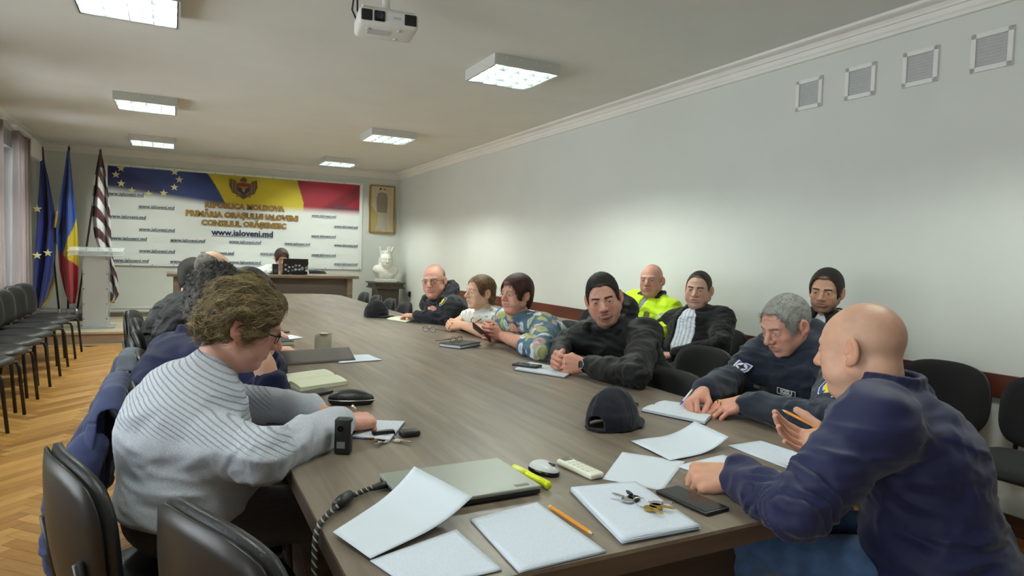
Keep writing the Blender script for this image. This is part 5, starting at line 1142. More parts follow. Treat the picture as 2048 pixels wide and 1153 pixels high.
MB().tube([(-0.13, 0.10, 0.06), (-0.17, 0.08, 0.13), (-0.16, 0.02, 0.24), (-0.20, -0.05, 0.288)], 0.005, 6).tube([(-0.10, 0.12, 0.06), (-0.14, 0.10, 0.14), (-0.15, 0.03, 0.25), (-0.17, -0.05, 0.288)], 0.005, 6).build('cable', M_blackp, pr, smooth=True)
# ---- four wall vents
M_mesh = mat('vent_mesh', '#b4b6b4', 0.7, var=0.05, vscale=60)
def make_vent():
    t = thing('wall_vent', None, 'vent'); h = 0.098; b = MB()
    for s in (-1, 1): b.box((-0.014, -h, s*(h-0.012)-0.012), (0, h, s*(h-0.012)+0.012)); b.box((-0.014, s*(h-0.012)-0.012, -h), (0, s*(h-0.012)+0.012, h))
    b.build('frame', M_white, t); MB().box((-0.005, -h+0.02, -h+0.02), (0.0, h-0.02, h-0.02)).build('grille', M_mesh, t)
    for k in range(9): MB().box((-0.007, -h+0.02, -h+0.030+k*0.017), (-0.0045, h-0.02, -h+0.033+k*0.017)).build('slat', M_mesh, t)
    return t
v0 = make_vent()
for k, lb in enumerate(('square white wall vent nearest the right edge', 'second square white wall vent from the right edge', 'third square white wall vent from the right edge', 'fourth square white wall vent, smallest looking, nearest the table')):
    o = v0 if k == 0 else copy_tree(v0); o.location = (XR-0.001, 1.905+0.3605*k, 2.427); o['label'] = lb; o['group'] = 'square vents high on the right wall'
# ---- banner
BY = YB-0.022; BX0, BX1, BZ0, BZ1 = -0.94, 3.01, 0.975, 2.525
bn = thing('banner', 'large white printed council banner with flag colours on the back wall', 'banner', ((BX0+BX1)/2, BY, BZ0)); bn.rotation_euler = (0, 0, 0)
def bxy(px, py): p = ony(px, py, BY); return p[0]-(BX0+BX1)/2, p[2]-BZ0
nu, nv = 330, 130; uu = np.linspace(0, 1, nu); vv = np.linspace(0, 1, nv); U, VV = np.meshgrid(uu, vv, indexing='ij'); w = BX1-BX0; hh = BZ1-BZ0
gx = (U-0.5)*w; gz = VV*hh; X = U*w; Zt = (1-VV)*hh
wht = np.array(srgb('#f0f5f3')); blu = np.array(srgb('#23235a')); blu2 = np.array(srgb('#3d5aa0')); yel = np.array(srgb('#cdb92f')); red = np.array(srgb('#a01c33')); drk = np.array(srgb('#4a141c'))
xb = 1.38+0.30*np.clip(Zt/0.5, 0, 1)**0.8; xr = 2.80+0.12*np.clip(Zt/0.4, 0, 1)
Cb = np.tile(wht, (nu, nv, 1)); bm = X < xb; ym = (X >= xb) & (X < xr); rm = X >= xr
st = sstep(0.2, 0.8, np.sin(X*2.2-Zt*5+0.4))[..., None]*0.5
Cb = np.where(bm[..., None], blu*(1-st*0.8)+blu2*st*0.8, Cb); Cb = np.where(ym[..., None], yel*(0.72+0.4*sstep(0.0, 0.25, Zt+0.05*np.sin(X*6)))[..., None], Cb)
rw = sstep(0.3, 0.9, np.sin(X*5+Zt*7))[..., None]*0.55; Cb = np.where(rm[..., None], red*(1-rw)+drk*rw, Cb)
fl = np.where(bm, 0.30+0.10*X, np.where(ym, 0.47, 0.46)); ft = sstep(0, 1, (Zt-fl)/0.14)[..., None]; Cb = Cb*(1-ft)+wht*ft
brd = (X < 0.025) | (X > w-0.06) | (Zt < 0.035) | (Zt > hh-0.03); Cb[brd] = wht*0.95
gy = 0.003*np.sin(gx*1.7+gz)+0.002*np.sin(gx*5.1-gz*2)
Vb = np.stack([gx, gy, gz], -1).reshape(-1, 3); ids = np.arange(nu*nv).reshape(nu, nv)
Qb = np.stack([ids[:-1, :-1], ids[1:, :-1], ids[1:, 1:], ids[:-1, 1:]], -1).reshape(-1, 4)
so = Soup(); so.add(Vb, Qb, Cb.reshape(-1, 3)); so.build('print_sheet', mat('vinyl_print', '#ffffff', 0.55, attr='col'), bn)
def txt(body, px, py, width, m, size=0.12, offset=0.0, name='lettering', parent=bn, dy=-0.012, shear=0.0, height=None):
    me = text_mesh(body, size, 0.0008, offset, shear=shear); xs = [v.co.x for v in me.vertices]
    k = width/(max(xs)-min(xs)); x, z = bxy(px, py); o = mesh_obj(name, me, m, parent, (x, dy, z), (math.radians(90), 0, 0)); o.scale = (k, height or k, 1); return o
M_goldp = mat('gold_print', '#b08a3c', 0.5); M_goldd = mat('dark_gold_print', '#7a5224', 0.5); M_navyprint = mat('navy_print', '#16204e', 0.5); M_bluel = mat('blue_grey_print', '#44546c', 0.5); M_star = mat('pale_yellow_print', '#e2dc9a', 0.5)
for b_, px, py, wd in (('REPUBLICA MOLDOVA', 490.5, 414.8, 1.24), ('PRIMĂRIA ORAȘULUI IALOVENI', 488, 432.7, 1.74), ('CONSILIUL ORĂȘENESC', 490, 449.7, 1.32)):
    txt(b_, px, py, wd, M_goldd, 0.135, 0.008, dy=-0.0125); txt(b_, px, py, wd*0.995, M_goldp, 0.135, 0.001, dy=-0.0150)
txt('www.ialoveni.md', 486, 467.5, 0.955, M_navyprint, 0.12, 0.003)
x, z = bxy(486, 474.5); MB().box((-0.478, -0.002, -0.003), (0.478, 0, 0.003)).build('underline', M_navyprint, bn, (x, -0.0115, z))
URLS = [(165, 293), (373, 378), (180, 442), (375, 527), (187, 585), (578, 598), (955, 608), (1300, 620), (376, 668), (772, 680), (1140, 685), (200, 730), (575, 738), (953, 742), (1290, 748), (1625, 382), (1474, 437), (1620, 508), (1472, 570), (1620, 630), (1472, 693), (1618, 753)]
url0 = None
for zx, zy in URLS:
    px, py = 200+zx*0.3036, 300+zy*0.3036; wd = 0.50 if zx < 1000 else 0.42
    if url0 is None: url0 = txt('www.ialoveni.md', px, py, wd, M_bluel, 0.06, 0.0012, shear=0.15); o = url0; k0 = url0.scale[0]/wd
    else: o = url0.copy(); COL.objects.link(o); x, z = bxy(px, py); o.location = (x, -0.012, z); o.scale = (k0*wd, k0*wd, 1)
    x, z = bxy(px, py); MB().box((-wd/2, -0.002, -0.032), (wd/2, 0, -0.027)).build('underline', M_bluel, bn, (x, -0.0105, z))
def star_poly(r, n=5, k=0.40, a0=90): return [((r if i % 2 == 0 else r*k)*math.cos(math.radians(a0+i*180/n)), (r if i % 2 == 0 else r*k)*math.sin(math.radians(a0+i*180/n))) for i in range(2*n)]
for zx, zy in ((138, 122), (105, 163), (140, 222), (210, 270), (320, 290), (420, 285), (490, 247), (522, 197), (492, 146)):
    x, z = bxy(200+zx*0.3036, 300+zy*0.3036); MB().prism(star_poly(0.062), 0, 0.001).build('star', M_star, bn, (x, -0.0115, z), (math.radians(90), 0, 0))
def flat(parent, name, polys, m, loc, s, dz):
    b = MB()
    for p_ in polys: b.prism([(x*s, y*s) for x, y in p_], dz, dz+0.001)
    return b.build(name, m, parent, loc, (math.radians(90), 0, 0))
ex, ez = bxy(487, 378); M_eag = mat('eagle_brown', '#5d4528', 0.5); M_eag2 = mat('eagle_light', '#8a7048', 0.5); M_red2 = mat('shield_red', '#7f2a20', 0.5); M_blu2 = mat('shield_blue', '#25243c', 0.5)
cr_ = flat(bn, 'coat_of_arms', [[(-1.0, 0.75), (-0.62, 0.60), (-0.42, 0.30), (-0.42, -0.55), (-0.85, -0.35), (-0.95, -0.05), (-1.06, 0.15)], [(1.0, 0.75), (0.62, 0.60), (0.42, 0.30), (0.42, -0.55), (0.85, -0.35), (0.95, -0.05), (1.06, 0.15)], [(-0.5, -0.35), (0.5, -0.35), (0.35, -0.62), (0.0, -0.85), (-0.35, -0.62)], [(-0.2, 0.55), (-0.28, 0.72), (0.0, 0.95), (0.25, 0.78), (0.2, 0.55)]], M_eag, (ex, -0.012, ez), 0.205, 0.0)
flat(cr_, 'wing_feathers', [[(s*0.55, 0.45), (s*0.64, 0.48), (s*0.66, -0.35), (s*0.56, -0.40)] for s in (-1, 1)]+[[(s*0.78, 0.55), (s*0.86, 0.58), (s*0.84, -0.25), (s*0.76, -0.30)] for s in (-1, 1)]+[[(s*0.12, -0.42), (s*0.22, -0.36), (s*0.58, -0.62), (s*0.48, -0.70)] for s in (-1, 1)], M_eag2, (0, 0, 0), 0.205, 0.002).rotation_euler = (0, 0, 0)
flat(cr_, 'shield', [[(-0.45, 0.45), (0.45, 0.45), (0.45, 0.05), (-0.45, 0.05)]], M_red2, (0, 0, 0), 0.205, 0.003).rotation_euler = (0, 0, 0)
flat(cr_, 'shield', [[(-0.45, 0.05), (0.45, 0.05), (0.40, -0.25), (0.0, -0.48), (-0.40, -0.25)]], M_blu2, (0, 0, 0), 0.205, 0.003).rotation_euler = (0, 0, 0)
flat(cr_, 'ox_head', [[(-0.32, 0.22), (-0.24, 0.06), (-0.10, 0.04), (-0.12, -0.10), (-0.06, -0.28), (0.06, -0.28), (0.12, -0.10), (0.10, 0.04), (0.24, 0.06), (0.32, 0.22), (0.20, 0.16), (0, 0.14), (-0.20, 0.16)]], M_goldp, (0, 0, 0), 0.205, 0.0045).rotation_euler = (0, 0, 0)
gm = MB().lathe([(0.004, 0), (0.010, 0), (0.010, 0.003), (0.004, 0.003)], 10).build('grommet', M_metal, bn); gmesh = gm.data
for k in range(14):
    for zz in (hh-0.018, 0.015):
        o = gm if (k == 0 and zz > 1) else bpy.data.objects.new('grommet', gmesh)
        if o is not gm: COL.objects.link(o); o.parent = bn
        o.location = (-w/2+0.04+k*(w-0.08)/13, -0.010, zz); o.rotation_euler = (math.radians(90), 0, 0)
# ---- framed picture
pc = thing('framed_picture', 'gold framed picture of a grey monument beside the banner', 'picture', (3.375, YB-0.005, 1.665)); b = MB(); pw, ph = 0.225, 0.845
for s in (-1, 1): b.box((s*pw-0.014, -0.028, 0), (s*pw+0.014, 0, ph))
b.box((-pw, -0.028, -0.014), (pw, 0, 0.014)).box((-pw, -0.028, ph-0.014), (pw, 0, ph+0.014)).build('frame', mat('gold_frame', '#9c7a3c', 0.4, metal=0.3), pc)
MB().box((-pw+0.01, -0.012, 0.01), (pw-0.01, -0.006, ph-0.01)).build('picture_sheet', mat('beige_print', '#c6b89c', 0.6, var=0.08, vscale=6), pc)
def pf(name, polys, c, dz): flat(pc, name, polys, mat(name+'_print', c, 0.6), (0, -0.0125, 0), 1.0, dz)
pf('hill', [[(-0.21, 0.02), (0.0, 0.02), (-0.06, 0.30), (-0.21, 0.50)]], '#a89a62', 0.0)
pf('tower', [[(-0.10, 0.36), (0.09, 0.36), (0.10, 0.62), (0.08, 0.71), (0, 0.735), (-0.08, 0.71), (-0.11, 0.62)]], '#8d8272', 0.001)
pf('plinth', [[(-0.13, 0.04), (0.10, 0.04), (0.085, 0.18), (0.075, 0.33), (0.12, 0.345), (0.12, 0.355), (-0.08, 0.355), (-0.08, 0.18)]], '#b3aa9e', 0.002)
pf('bow_blue', [[(-0.07, 0.765), (-0.045, 0.815), (0.0, 0.79)]], '#2c4a6e', 0.002); pf('bow_red', [[(0.07, 0.765), (0.05, 0.805), (0.0, 0.785)]], '#a0503a', 0.002)
# ---- pedestal and plaster bust
BXc, BYc = 3.31, 11.25; M_ped = wood_mat('dark_pedestal_wood', '#3b332c', '#4d443b', 'Z', 0.7, 0.5)
pd = thing('pedestal', 'dark wooden pedestal carrying the plaster bust', 'pedestal', (BXc, BYc, STAGE_Z))
MB().box((-0.19, -0.19, 0.0), (0.19, 0.19, 0.50)).build('shaft', M_ped, pd)
MB().box((-0.27, -0.27, 0.50), (0.27, 0.27, 0.525), bev=0.004).box((-0.25, -0.25, 0.525), (0.25, 0.25, 0.585)).box((-0.28, -0.28, 0.585), (0.28, 0.28, 0.61), bev=0.004).build('cap', M_ped, pd)
MB().box((-0.23, -0.23, 0.0), (0.23, 0.23, 0.06), bev=0.004).build('plinth', M_ped, pd)
bz = STAGE_Z+0.61; so = Soup(); Rb = head_rot(188, 0, 0)
hp = dict(skin='#e8e6dc', brow=0, flush=0, fat=0.0, h=0.0045); V, Q, C = head_mesh(hp, 0.0045); so.add((V*1.36)@Rb.T+np.array([0, -0.025, 0.385]), Q)
f = Field((-0.30, -0.25, -0.02), (0.30, 0.25, 0.62), 0.008)
f.ell((0, 0, 0.13), (0.17, 0.12, 0.16), k=0); f.cone((-0.15, 0.0, 0.21), (0.15, 0.0, 0.21), 0.085, 0.085, k=0.05); f.cone((0, 0.02, 0.24), (0, 0.0, 0.33), 0.085, 0.065, k=0.04); f.ell((0.06, -0.07, 0.12), (0.14, 0.05, 0.05), np.array([[0.8, 0, 0.6], [0, 1, 0], [-0.6, 0, 0.8]]), k=0.02)
f.plane((0, 0, 0.004), (0, 0, -1)); f.ell((0.30, 0.0, 0.02), (0.16, 0.4, 0.15), k=0.01, op='s'); f.ell((-0.28, 0.0, 0.0), (0.13, 0.4, 0.14), k=0.01, op='s')
f.ell((0, -0.105, 0.295), (0.045, 0.035, 0.055), k=0.02)                               # beard
for s in (-1, 1):
    f.ell((s*0.085, 0.03, 0.31), (0.035, 0.06, 0.09), k=0.03)                            # long hair
n = 14
for i in range(n):                                                                      # crown
    a = 2*math.pi*i/n; q = lambda aa, rr, zz: (rr*math.sin(aa), -0.008-rr*1.2*math.cos(aa), zz); a2 = 2*math.pi*(i+1)/n
    f.cone(q(a, 0.088, 0.485), q(a2, 0.088, 0.485), 0.014, 0.014, k=0.01); f.cone(q(a, 0.090, 0.520), q(a2, 0.090, 0.520), 0.012, 0.012, k=0.008); f.cone(q(a, 0.088, 0.485), q(a, 0.092, 0.535), 0.013, 0.012, k=0.01)
for a in (-1.15, 0.0, 1.15, 2.2, 4.1): f.cone((0.090*math.sin(a), -0.005-0.105*math.cos(a), 0.535), (0.115*math.sin(a), -0.005-0.125*math.cos(a), 0.605), 0.014, 0.022, k=0.01)
V, Q = f.mesh(); V = V+normals(V, Q)*(0.003*fbm(V*40, 2))[:, None]; so.add(V, Q)
MBt = thing('plaster_bust', 'white plaster bust of a crowned bearded ruler on the pedestal', 'bust', (BXc, BYc, bz))
so.build('figure', mat('bust_plaster', '#e9e8df', 0.6), MBt); MB().box((-0.17, -0.12, 0.0), (0.17, 0.12, 0.05), bev=0.006).build('base', mat('bust_plaster', '#e9e8df', 0.6), MBt)
# ---- wall socket
sk = thing('wall_socket', 'small black wall socket behind the bald man with glasses', 'socket', (XR, 11.05, 0.58)); MB().box((-0.02, -0.05, -0.05), (0, 0.05, 0.05), bev=0.008).build('plate', M_blackp, sk); MB().lathe([(0.03, 0), (0.03, 0.012), (0.024, 0.012), (0.022, 0.004)], 16, Tm((-0.02, 0, 0), ry=math.radians(-90)), cap=False).build('recess', M_blackg, sk)
# ---- laptop, black box and microphone on the desk
dz = STAGE_Z+0.75; M_stk = [mat('sticker_%s' % n, c, 0.6) for n, c in (('white', '#c9ccd0'), ('grey', '#8b9095'), ('pale', '#aab4ba'))]
lp_ = ony(589, 549, 10.28); lap = thing('open_laptop', 'open black laptop covered with stickers on the far desk', 'laptop', (lp_[0], 10.24, dz), math.radians(180))
MB().box((-0.18, -0.24, 0), (0.18, 0.0, 0.016), bev=0.004).build('base', M_blackp, lap)
ld = MB().box((-0.18, -0.006, 0.0), (0.18, 0.006, 0.235), bev=0.004).build('lid', M_blackp, lap, (0, 0.006, 0.012), (math.radians(-14), 0, 0))
for k in range(14):
    x, z = -0.155+(k % 7)*0.05+rnd.uniform(-0.008, 0.008), 0.04+(k//7)*0.07+rnd.uniform(-0.02, 0.05); r = rnd.uniform(0.015, 0.026); n = rnd.choice((4, 5, 8, 12)); MB().prism([(r*math.cos(2*math.pi*i/n+k), r*math.sin(2*math.pi*i/n+k)*rnd.uniform(0.8, 1.1)) for i in range(n)], 0, 0.001).build('sticker', M_stk[k % 3], ld, (x, 0.0065, z), (math.radians(-90), 0, 0))
q_ = ony(550, 549, 10.28); bx = thing('small_speaker', 'small black box speaker beside the open laptop', 'speaker', (q_[0], 10.26, dz)); MB().box((-0.04, -0.04, 0), (0.04, 0.04, 0.155), bev=0.006).build('cabinet', M_blackp, bx); MB().lathe([(0.028, 0), (0.030, 0.004), (0.012, 0.001), (0.0001, 0.004)], 16, Tm((0, -0.041, 0.06), rx=math.radians(90)), cap=False).build('cone', mat('speaker_cone', '#3a3a3d', 0.6), bx)
q_ = ony(524, 551, 10.1)
# ---- flags in their stand
fs = thing('flag_stand', 'dark flag stand on the stage holding three flagpoles', 'stand', (-1.36, 11.32, STAGE_Z)); MB().box((-0.20, -0.14, 0), (0.20, 0.14, 0.06), bev=0.01).build('base', M_dkmetal, fs)
for x in (-0.10, 0.0, 0.10): MB().tube([(x, 0, 0.05), (x, 0, 0.17)], 0.022, 10).build('socket', M_metal, fs, smooth=True)
M_fl = mat('flag_satin', '#ffffff', 0.45, attr='col', sheen=0.3, bump=0.05, bscale=300); M_pole = mat('dark_pole_wood', '#241a14', 0.4); M_fringe = mat('gold_fringe', '#b8923e', 0.6, bump=0.6, bscale=300)
FY = 11.32
def flag(label, rows, top, base_x, cfn, k, fr_edges=(), stars=()):
    t = thing('flag', label, 'flag', (base_x, FY, STAGE_Z+0.06), 0, 'flags in the stand'); o0 = np.array([base_x, FY, STAGE_Z+0.06])
    tp = ony(*top, FY)-o0; MB().tube([(0, 0, 0), tuple(tp*0.5), tuple(tp)], 0.013, 10).build('pole', M_pole, t, smooth=True); MB().lathe([(0.0001, 0.07), (0.010, 0.04), (0.016, 0.015), (0.014, 0)], 10, Tm(tuple(tp))).build('finial', M_pole, t, smooth=True)
    ry = [r[0] for r in rows]; nu, nv = 44, 110; V = []; UVs = []
    for j in range(nv):
        y = ry[0]+(ry[-1]-ry[0])*j/(nv-1); xl = np.interp(y, ry, [r[1] for r in rows]); xr_ = np.interp(y, ry, [r[2] for r in rows])
        for i in range(nu):
            s = i/(nu-1); amp = 0.012+0.055*min(1, (xr_-xl)/28); p = ony(xl+(xr_-xl)*s, y, FY)-o0; fold = math.sin(s*9.5+k*2+j*0.03)*amp+math.sin(s*21+j*0.05+k)*amp*0.35
            V.append((p[0], -0.05+fold, p[2])); UVs.append((s, j/(nv-1)))
    Q = [(j*nu+i, j*nu+i+1, (j+1)*nu+i+1, (j+1)*nu+i) for j in range(nv-1) for i in range(nu-1)]; V = np.array(V); UVs = np.array(UVs); so = Soup(); so.add(V, np.array(Q), cfn(UVs[:, 0], UVs[:, 1]))
    cl = so.build('cloth', M_fl, t); md = cl.modifiers.new('thickness', 'SOLIDIFY'); md.thickness = 0.004
    for (a, b_, side) in fr_edges:
        pts = []
        for j in range(int(a*(nv-1)), int(b_*(nv-1))+1, 2):
            pts.append(tuple(V[j*nu+(nu-1 if side > 0 else 0)]+np.array([0.012*side, -0.012, 0])))
        if side == 0: pts = [tuple(V[(nv-1)*nu+i]+np.array([0, -0.005, -0.012])) for i in range(0, nu, 3)]
        if len(pts) > 1: MB().tube(pts, 0.016, 6).build('fringe', M_fringe, t, smooth=True)
    for px, py, r in stars:
        p = ony(px, py, FY)-o0; MB().prism(star_poly(r), 0, 0.003).build('star', M_star, t, (p[0], -0.135, p[2]), (math.radians(90), 0, 0.2))
    return t
flag('dark blue flag with yellow stars at the far left', [(305, 83, 87), (350, 80, 97), (400, 78, 107), (450, 76, 114), (480, 74, 112), (520, 73, 110), (560, 70, 106), (600, 70, 94), (616, 76, 82)], (85, 302), -1.46, lambda s, t: np.tile(np.array(srgb('#1d2a78')), (len(s), 1))*(0.9+0.2*np.sin(s*12))[:, None], 1, [(0.48, 0.60, 1), (0.80, 1.0, 1)], [(78, 419, 0.06), (78, 511, 0.06), (99, 506, 0.06)])
def md_cf(s, t):
    C = np.tile(np.array(srgb('#2048a0')), (len(s), 1)); yl = t > 0.44+0.30*(1-s); C[yl] = srgb('#d6bd2a'); C[(t > 0.44) & (s < 0.5) & (t < 0.55)] = np.array(srgb('#27306e')); C[t > 0.66+0.10*s] = srgb('#a8202c'); return C
flag('blue, yellow and red flag hanging between the other two flags', [(303, 136, 140), (350, 130, 144), (400, 122, 148), (430, 118, 152), (460, 114, 155), (500, 117, 157), (540, 120, 158), (580, 128, 158), (607, 138, 152)], (138, 300), -1.36, md_cf, 2, [(0.40, 0.52, -1)])
def lat_cf(s, t):
    C = np.tile(np.array(srgb('#4d1a22')), (len(s), 1)); w_ = np.sin((t*44-s*6+1.6*np.sin(s*4))*1.0) > 0.05; C[w_ & (t > 0.10)] = srgb('#dcdfe0'); return C
flag('maroon and white striped flag nearest the lectern', [(308, 199, 204), (350, 190, 213), (400, 185, 220), (440, 184, 222), (480, 190, 224), (520, 205, 228), (560, 212, 237), (590, 214, 238), (602, 216, 230)], (201, 306), -1.26, lat_cf, 3, [(0.9, 1.0, 0)])
# ---- acrylic lectern
def frosted(name, a):
    m = bpy.data.materials.new(name); m.use_nodes = True; nt = m.node_tree; N = nt.nodes; L = nt.links; p = N['Principled BSDF']; p.inputs['Base Color'].default_value = (0.78, 0.82, 0.84, 1); p.inputs['Roughness'].default_value = 0.25; p.inputs['Alpha'].default_value = a; return m
M_acr = frosted('frosted_acrylic', 0.62); M_acr2 = frosted('clear_acrylic', 0.40)
lx, ly = -0.93, 10.28; lc = thing('lectern', 'frosted acrylic lectern standing at the front of the stage', 'lectern', (lx, ly, STAGE_Z))
MB().box((-0.145, -0.012, 0.0), (0.145, 0.0, 1.02), bev=0.002).build('front_panel', M_acr, lc)
for s in (-1, 1): MB().box((s*0.142-0.004, 0.0, 0.0), (s*0.142+0.004, 0.26, 1.02)).build('side_panel', M_acr2, lc)
for z, d in ((1.045, -0.03), (0.985, 0.0)): MB().box((-0.30, -0.20+d, -0.006), (0.32, 0.24, 0.006), bev=0.002).build('shelf', M_acr2, lc, (0, 0.06, z), (math.radians(6), 0, 0))
MB().box((-0.22, -0.10, 0.0), (0.22, 0.30, 0.012), bev=0.003).build('base_plate', M_acr, lc)
for s in (-1, 1):
    for k in range(5): MB().lathe([(0.009, 0), (0.009, 0.012), (0.0001, 0.013)], 10, Tm((s*0.13, -0.012, 0.12+k*0.2), rx=math.radians(90)), cap=False).build('standoff', M_chrome, lc)
# ---- curtains, rail and air conditioner on the window wall
M_curt = mat('taupe_curtain', '#a39b99', 0.8, var=0.06, vscale=5, sheen=0.2)
_n = M_curt.node_tree; _tr = _n.nodes.new('ShaderNodeBsdfTranslucent'); _tr.inputs[0].default_value = (0.62, 0.55, 0.54, 1); _mx = _n.nodes.new('ShaderNodeMixShader'); _mx.inputs[0].default_value = 0.55
_n.links.new(_n.nodes['Principled BSDF'].outputs[0], _mx.inputs[1]); _n.links.new(_tr.outputs[0], _mx.inputs[2]); _n.links.new(_mx.outputs[0], _n.nodes['Material Output'].inputs[0])
def curtain(label, y0, y1, seed):
    t = thing('curtain', label, 'curtain', (XL+0.13, (y0+y1)/2, 0.0)); nu, nv = 90, 24; V = []
    for i in range(nu):
        for j in range(nv):
            s = i/(nu-1); z = 0.06+(ZC-0.16-0.06)*j/(nv-1); a = 0.030+0.02*(1-j/nv); V.append((a*math.sin(s*(y1-y0)*42+seed+0.3*math.sin(j*0.4))+0.012*math.sin(s*30+seed), (s-0.5)*(y1-y0)*(0.94+0.06*math.cos(j*0.2)), z))
    Q = [(i*nv+j, (i+1)*nv+j, (i+1)*nv+j+1, i*nv+j+1) for i in range(nu-1) for j in range(nv-1)]; me = pydata('drape', V, Q, True); o = mesh_obj('drape', me, M_curt, t); o.modifiers.new('thickness', 'SOLIDIFY').thickness = 0.003
    MB().box((-0.03, -(y1-y0)/2, ZC-0.13), (0.03, (y1-y0)/2, ZC-0.10)).build('curtain_rail', M_white, t); return t
curtain('taupe curtain hanging beside the flags', 9.55, 10.42, 1.0); curtain('taupe curtain at the left edge of the view', 8.15, 8.98, 2.2)
ac = thing('air_conditioner', 'white wall air conditioner above the blue flag', 'air conditioner', (XL, 10.80, 2.41)); MB().box((0.0, -0.36, 0.0), (0.17, 0.34, 0.25), bev=0.03, seg=3).build('body', M_white, ac, autosmooth=40); MB().box((0.04, -0.31, -0.006), (0.14, 0.31, 0.002)).build('air_flap', M_pgrey, ac)
# ================================================================== things on the table
TZ = 0.7503
def printed(name, base='#c8d1de', ink='#8d95a3', lines=185.0, words=55.0, margin=None):
    """paper with rows of small print in the object's own x/y"""
    if name in MATS: return MATS[name]
    m = bpy.data.materials.new(name); m.use_nodes = True; MATS[name] = m; nt = m.node_tree; N = nt.nodes; L = nt.links; p = N['Principled BSDF']; p.inputs['Roughness'].default_value = 0.75
    tc = N.new('ShaderNodeTexCoord'); sx = N.new('ShaderNodeSeparateXYZ'); L.new(tc.outputs['Object'], sx.inputs[0])
    def math_(op, a, b=None):
        n = N.new('ShaderNodeMath'); n.operation = op
        for i, v in enumerate((a, b)):
            if v is None: continue
            if isinstance(v, (int, float)): n.inputs[i].default_value = v
            else: L.new(v, n.inputs[i])
        return n.outputs[0]
    row = math_('MULTIPLY', sx.outputs['Y'], lines); fr_ = math_('FRACT', row); rl = math_('LESS_THAN', fr_, 0.36); fl = math_('FLOOR', row)
    cx = N.new('ShaderNodeCombineXYZ'); L.new(math_('MULTIPLY', sx.outputs['X'], words*6), cx.inputs[0]); L.new(math_('MULTIPLY', fl, 7.3), cx.inputs[1])
    nz = N.new('ShaderNodeTexNoise'); nz.inputs['Scale'].default_value = 1.0; nz.inputs['Detail'].default_value = 1; L.new(cx.outputs[0], nz.inputs['Vector'])
    wd = math_('GREATER_THAN', nz.outputs['Fac'], 0.46)
    ax_ = math_('LESS_THAN', math_('ABSOLUTE', sx.outputs['X']), margin[0] if margin else 0.085); ay_ = math_('LESS_THAN', math_('ABSOLUTE', sx.outputs['Y']), margin[1] if margin else 0.12)
    ink_ = math_('MULTIPLY', math_('MULTIPLY', rl, wd), math_('MULTIPLY', ax_, ay_)); mx = N.new('ShaderNodeMix'); mx.data_type = 'RGBA'; mx.inputs[6].default_value = (*srgb(base), 1); mx.inputs[7].default_value = (*srgb(ink), 1)
    L.new(math_('MULTIPLY', ink_, 0.26), mx.inputs[0]); L.new(mx.outputs[2], p.inputs['Base Color']); return m
M_text = printed('printed_paper'); M_hand = printed('handwritten_paper', '#c8d0da', '#6f7688', 95.0, 16.0); M_ruled = printed('ruled_paper', '#c8d0da', '#9aa2af', 130.0, 3.0)
def paper(name, label, cat, corners, m, th=0.0006, z=TZ, curl=0.0, sheets=1, fan=0.0, cl_edge=0, group=None, parent=None, part='sheet', tilt=None):
    """sheet (or pile of sheets) with corners TL TR BR BL in the room's x/y; curl lifts one edge"""
    P = np.array(corners, float); c = P.mean(0); ex = nrm(P[1]+P[2]-P[0]-P[3]); a = math.atan2(ex[1], ex[0])
    t = thing(name, label, cat, (c[0], c[1], z), a, group) if parent is None else parent
    R = np.array([[math.cos(a), math.sin(a)], [-math.sin(a), math.cos(a)]]); Q = (P-c)@R.T
    for k in range(sheets):
        nu = nv = 15; V = []; jx, jy = (rnd.uniform(-fan, fan), rnd.uniform(-fan, fan)) if k < sheets-1 else (0, 0)
        for i in range(nu):
            for j in range(nv):
                u, v = i/(nu-1), j/(nv-1); q = (Q[3]*(1-u)+Q[2]*u)*(1-v)+(Q[0]*(1-u)+Q[1]*u)*v
                e = (u, 1-u, v, 1-v)[cl_edge]; zz = k*th*1.6+0.0008*vnoise(np.array([[q[0]*20+k, q[1]*20, c[0]*9]]))[0]+0.0008+curl*max(0, e-0.45)**2*3.3
                if tilt: zz += (tilt[3]*(1-u)+tilt[2]*u)*(1-v)+(tilt[0]*(1-u)+tilt[1]*u)*v
                V.append((q[0]+jx, q[1]+jy, zz))
        F4 = [(i*nv+j, (i+1)*nv+j, (i+1)*nv+j+1, i*nv+j+1) for i in range(nu-1) for j in range(nv-1)]
        o = mesh_obj(part, pydata(part, V, F4, True), m if k == sheets-1 else M_paper, t); md = o.modifiers.new('thickness', 'SOLIDIFY'); md.thickness = th if sheets == 1 else th*1.5; md.offset = 1
    return t
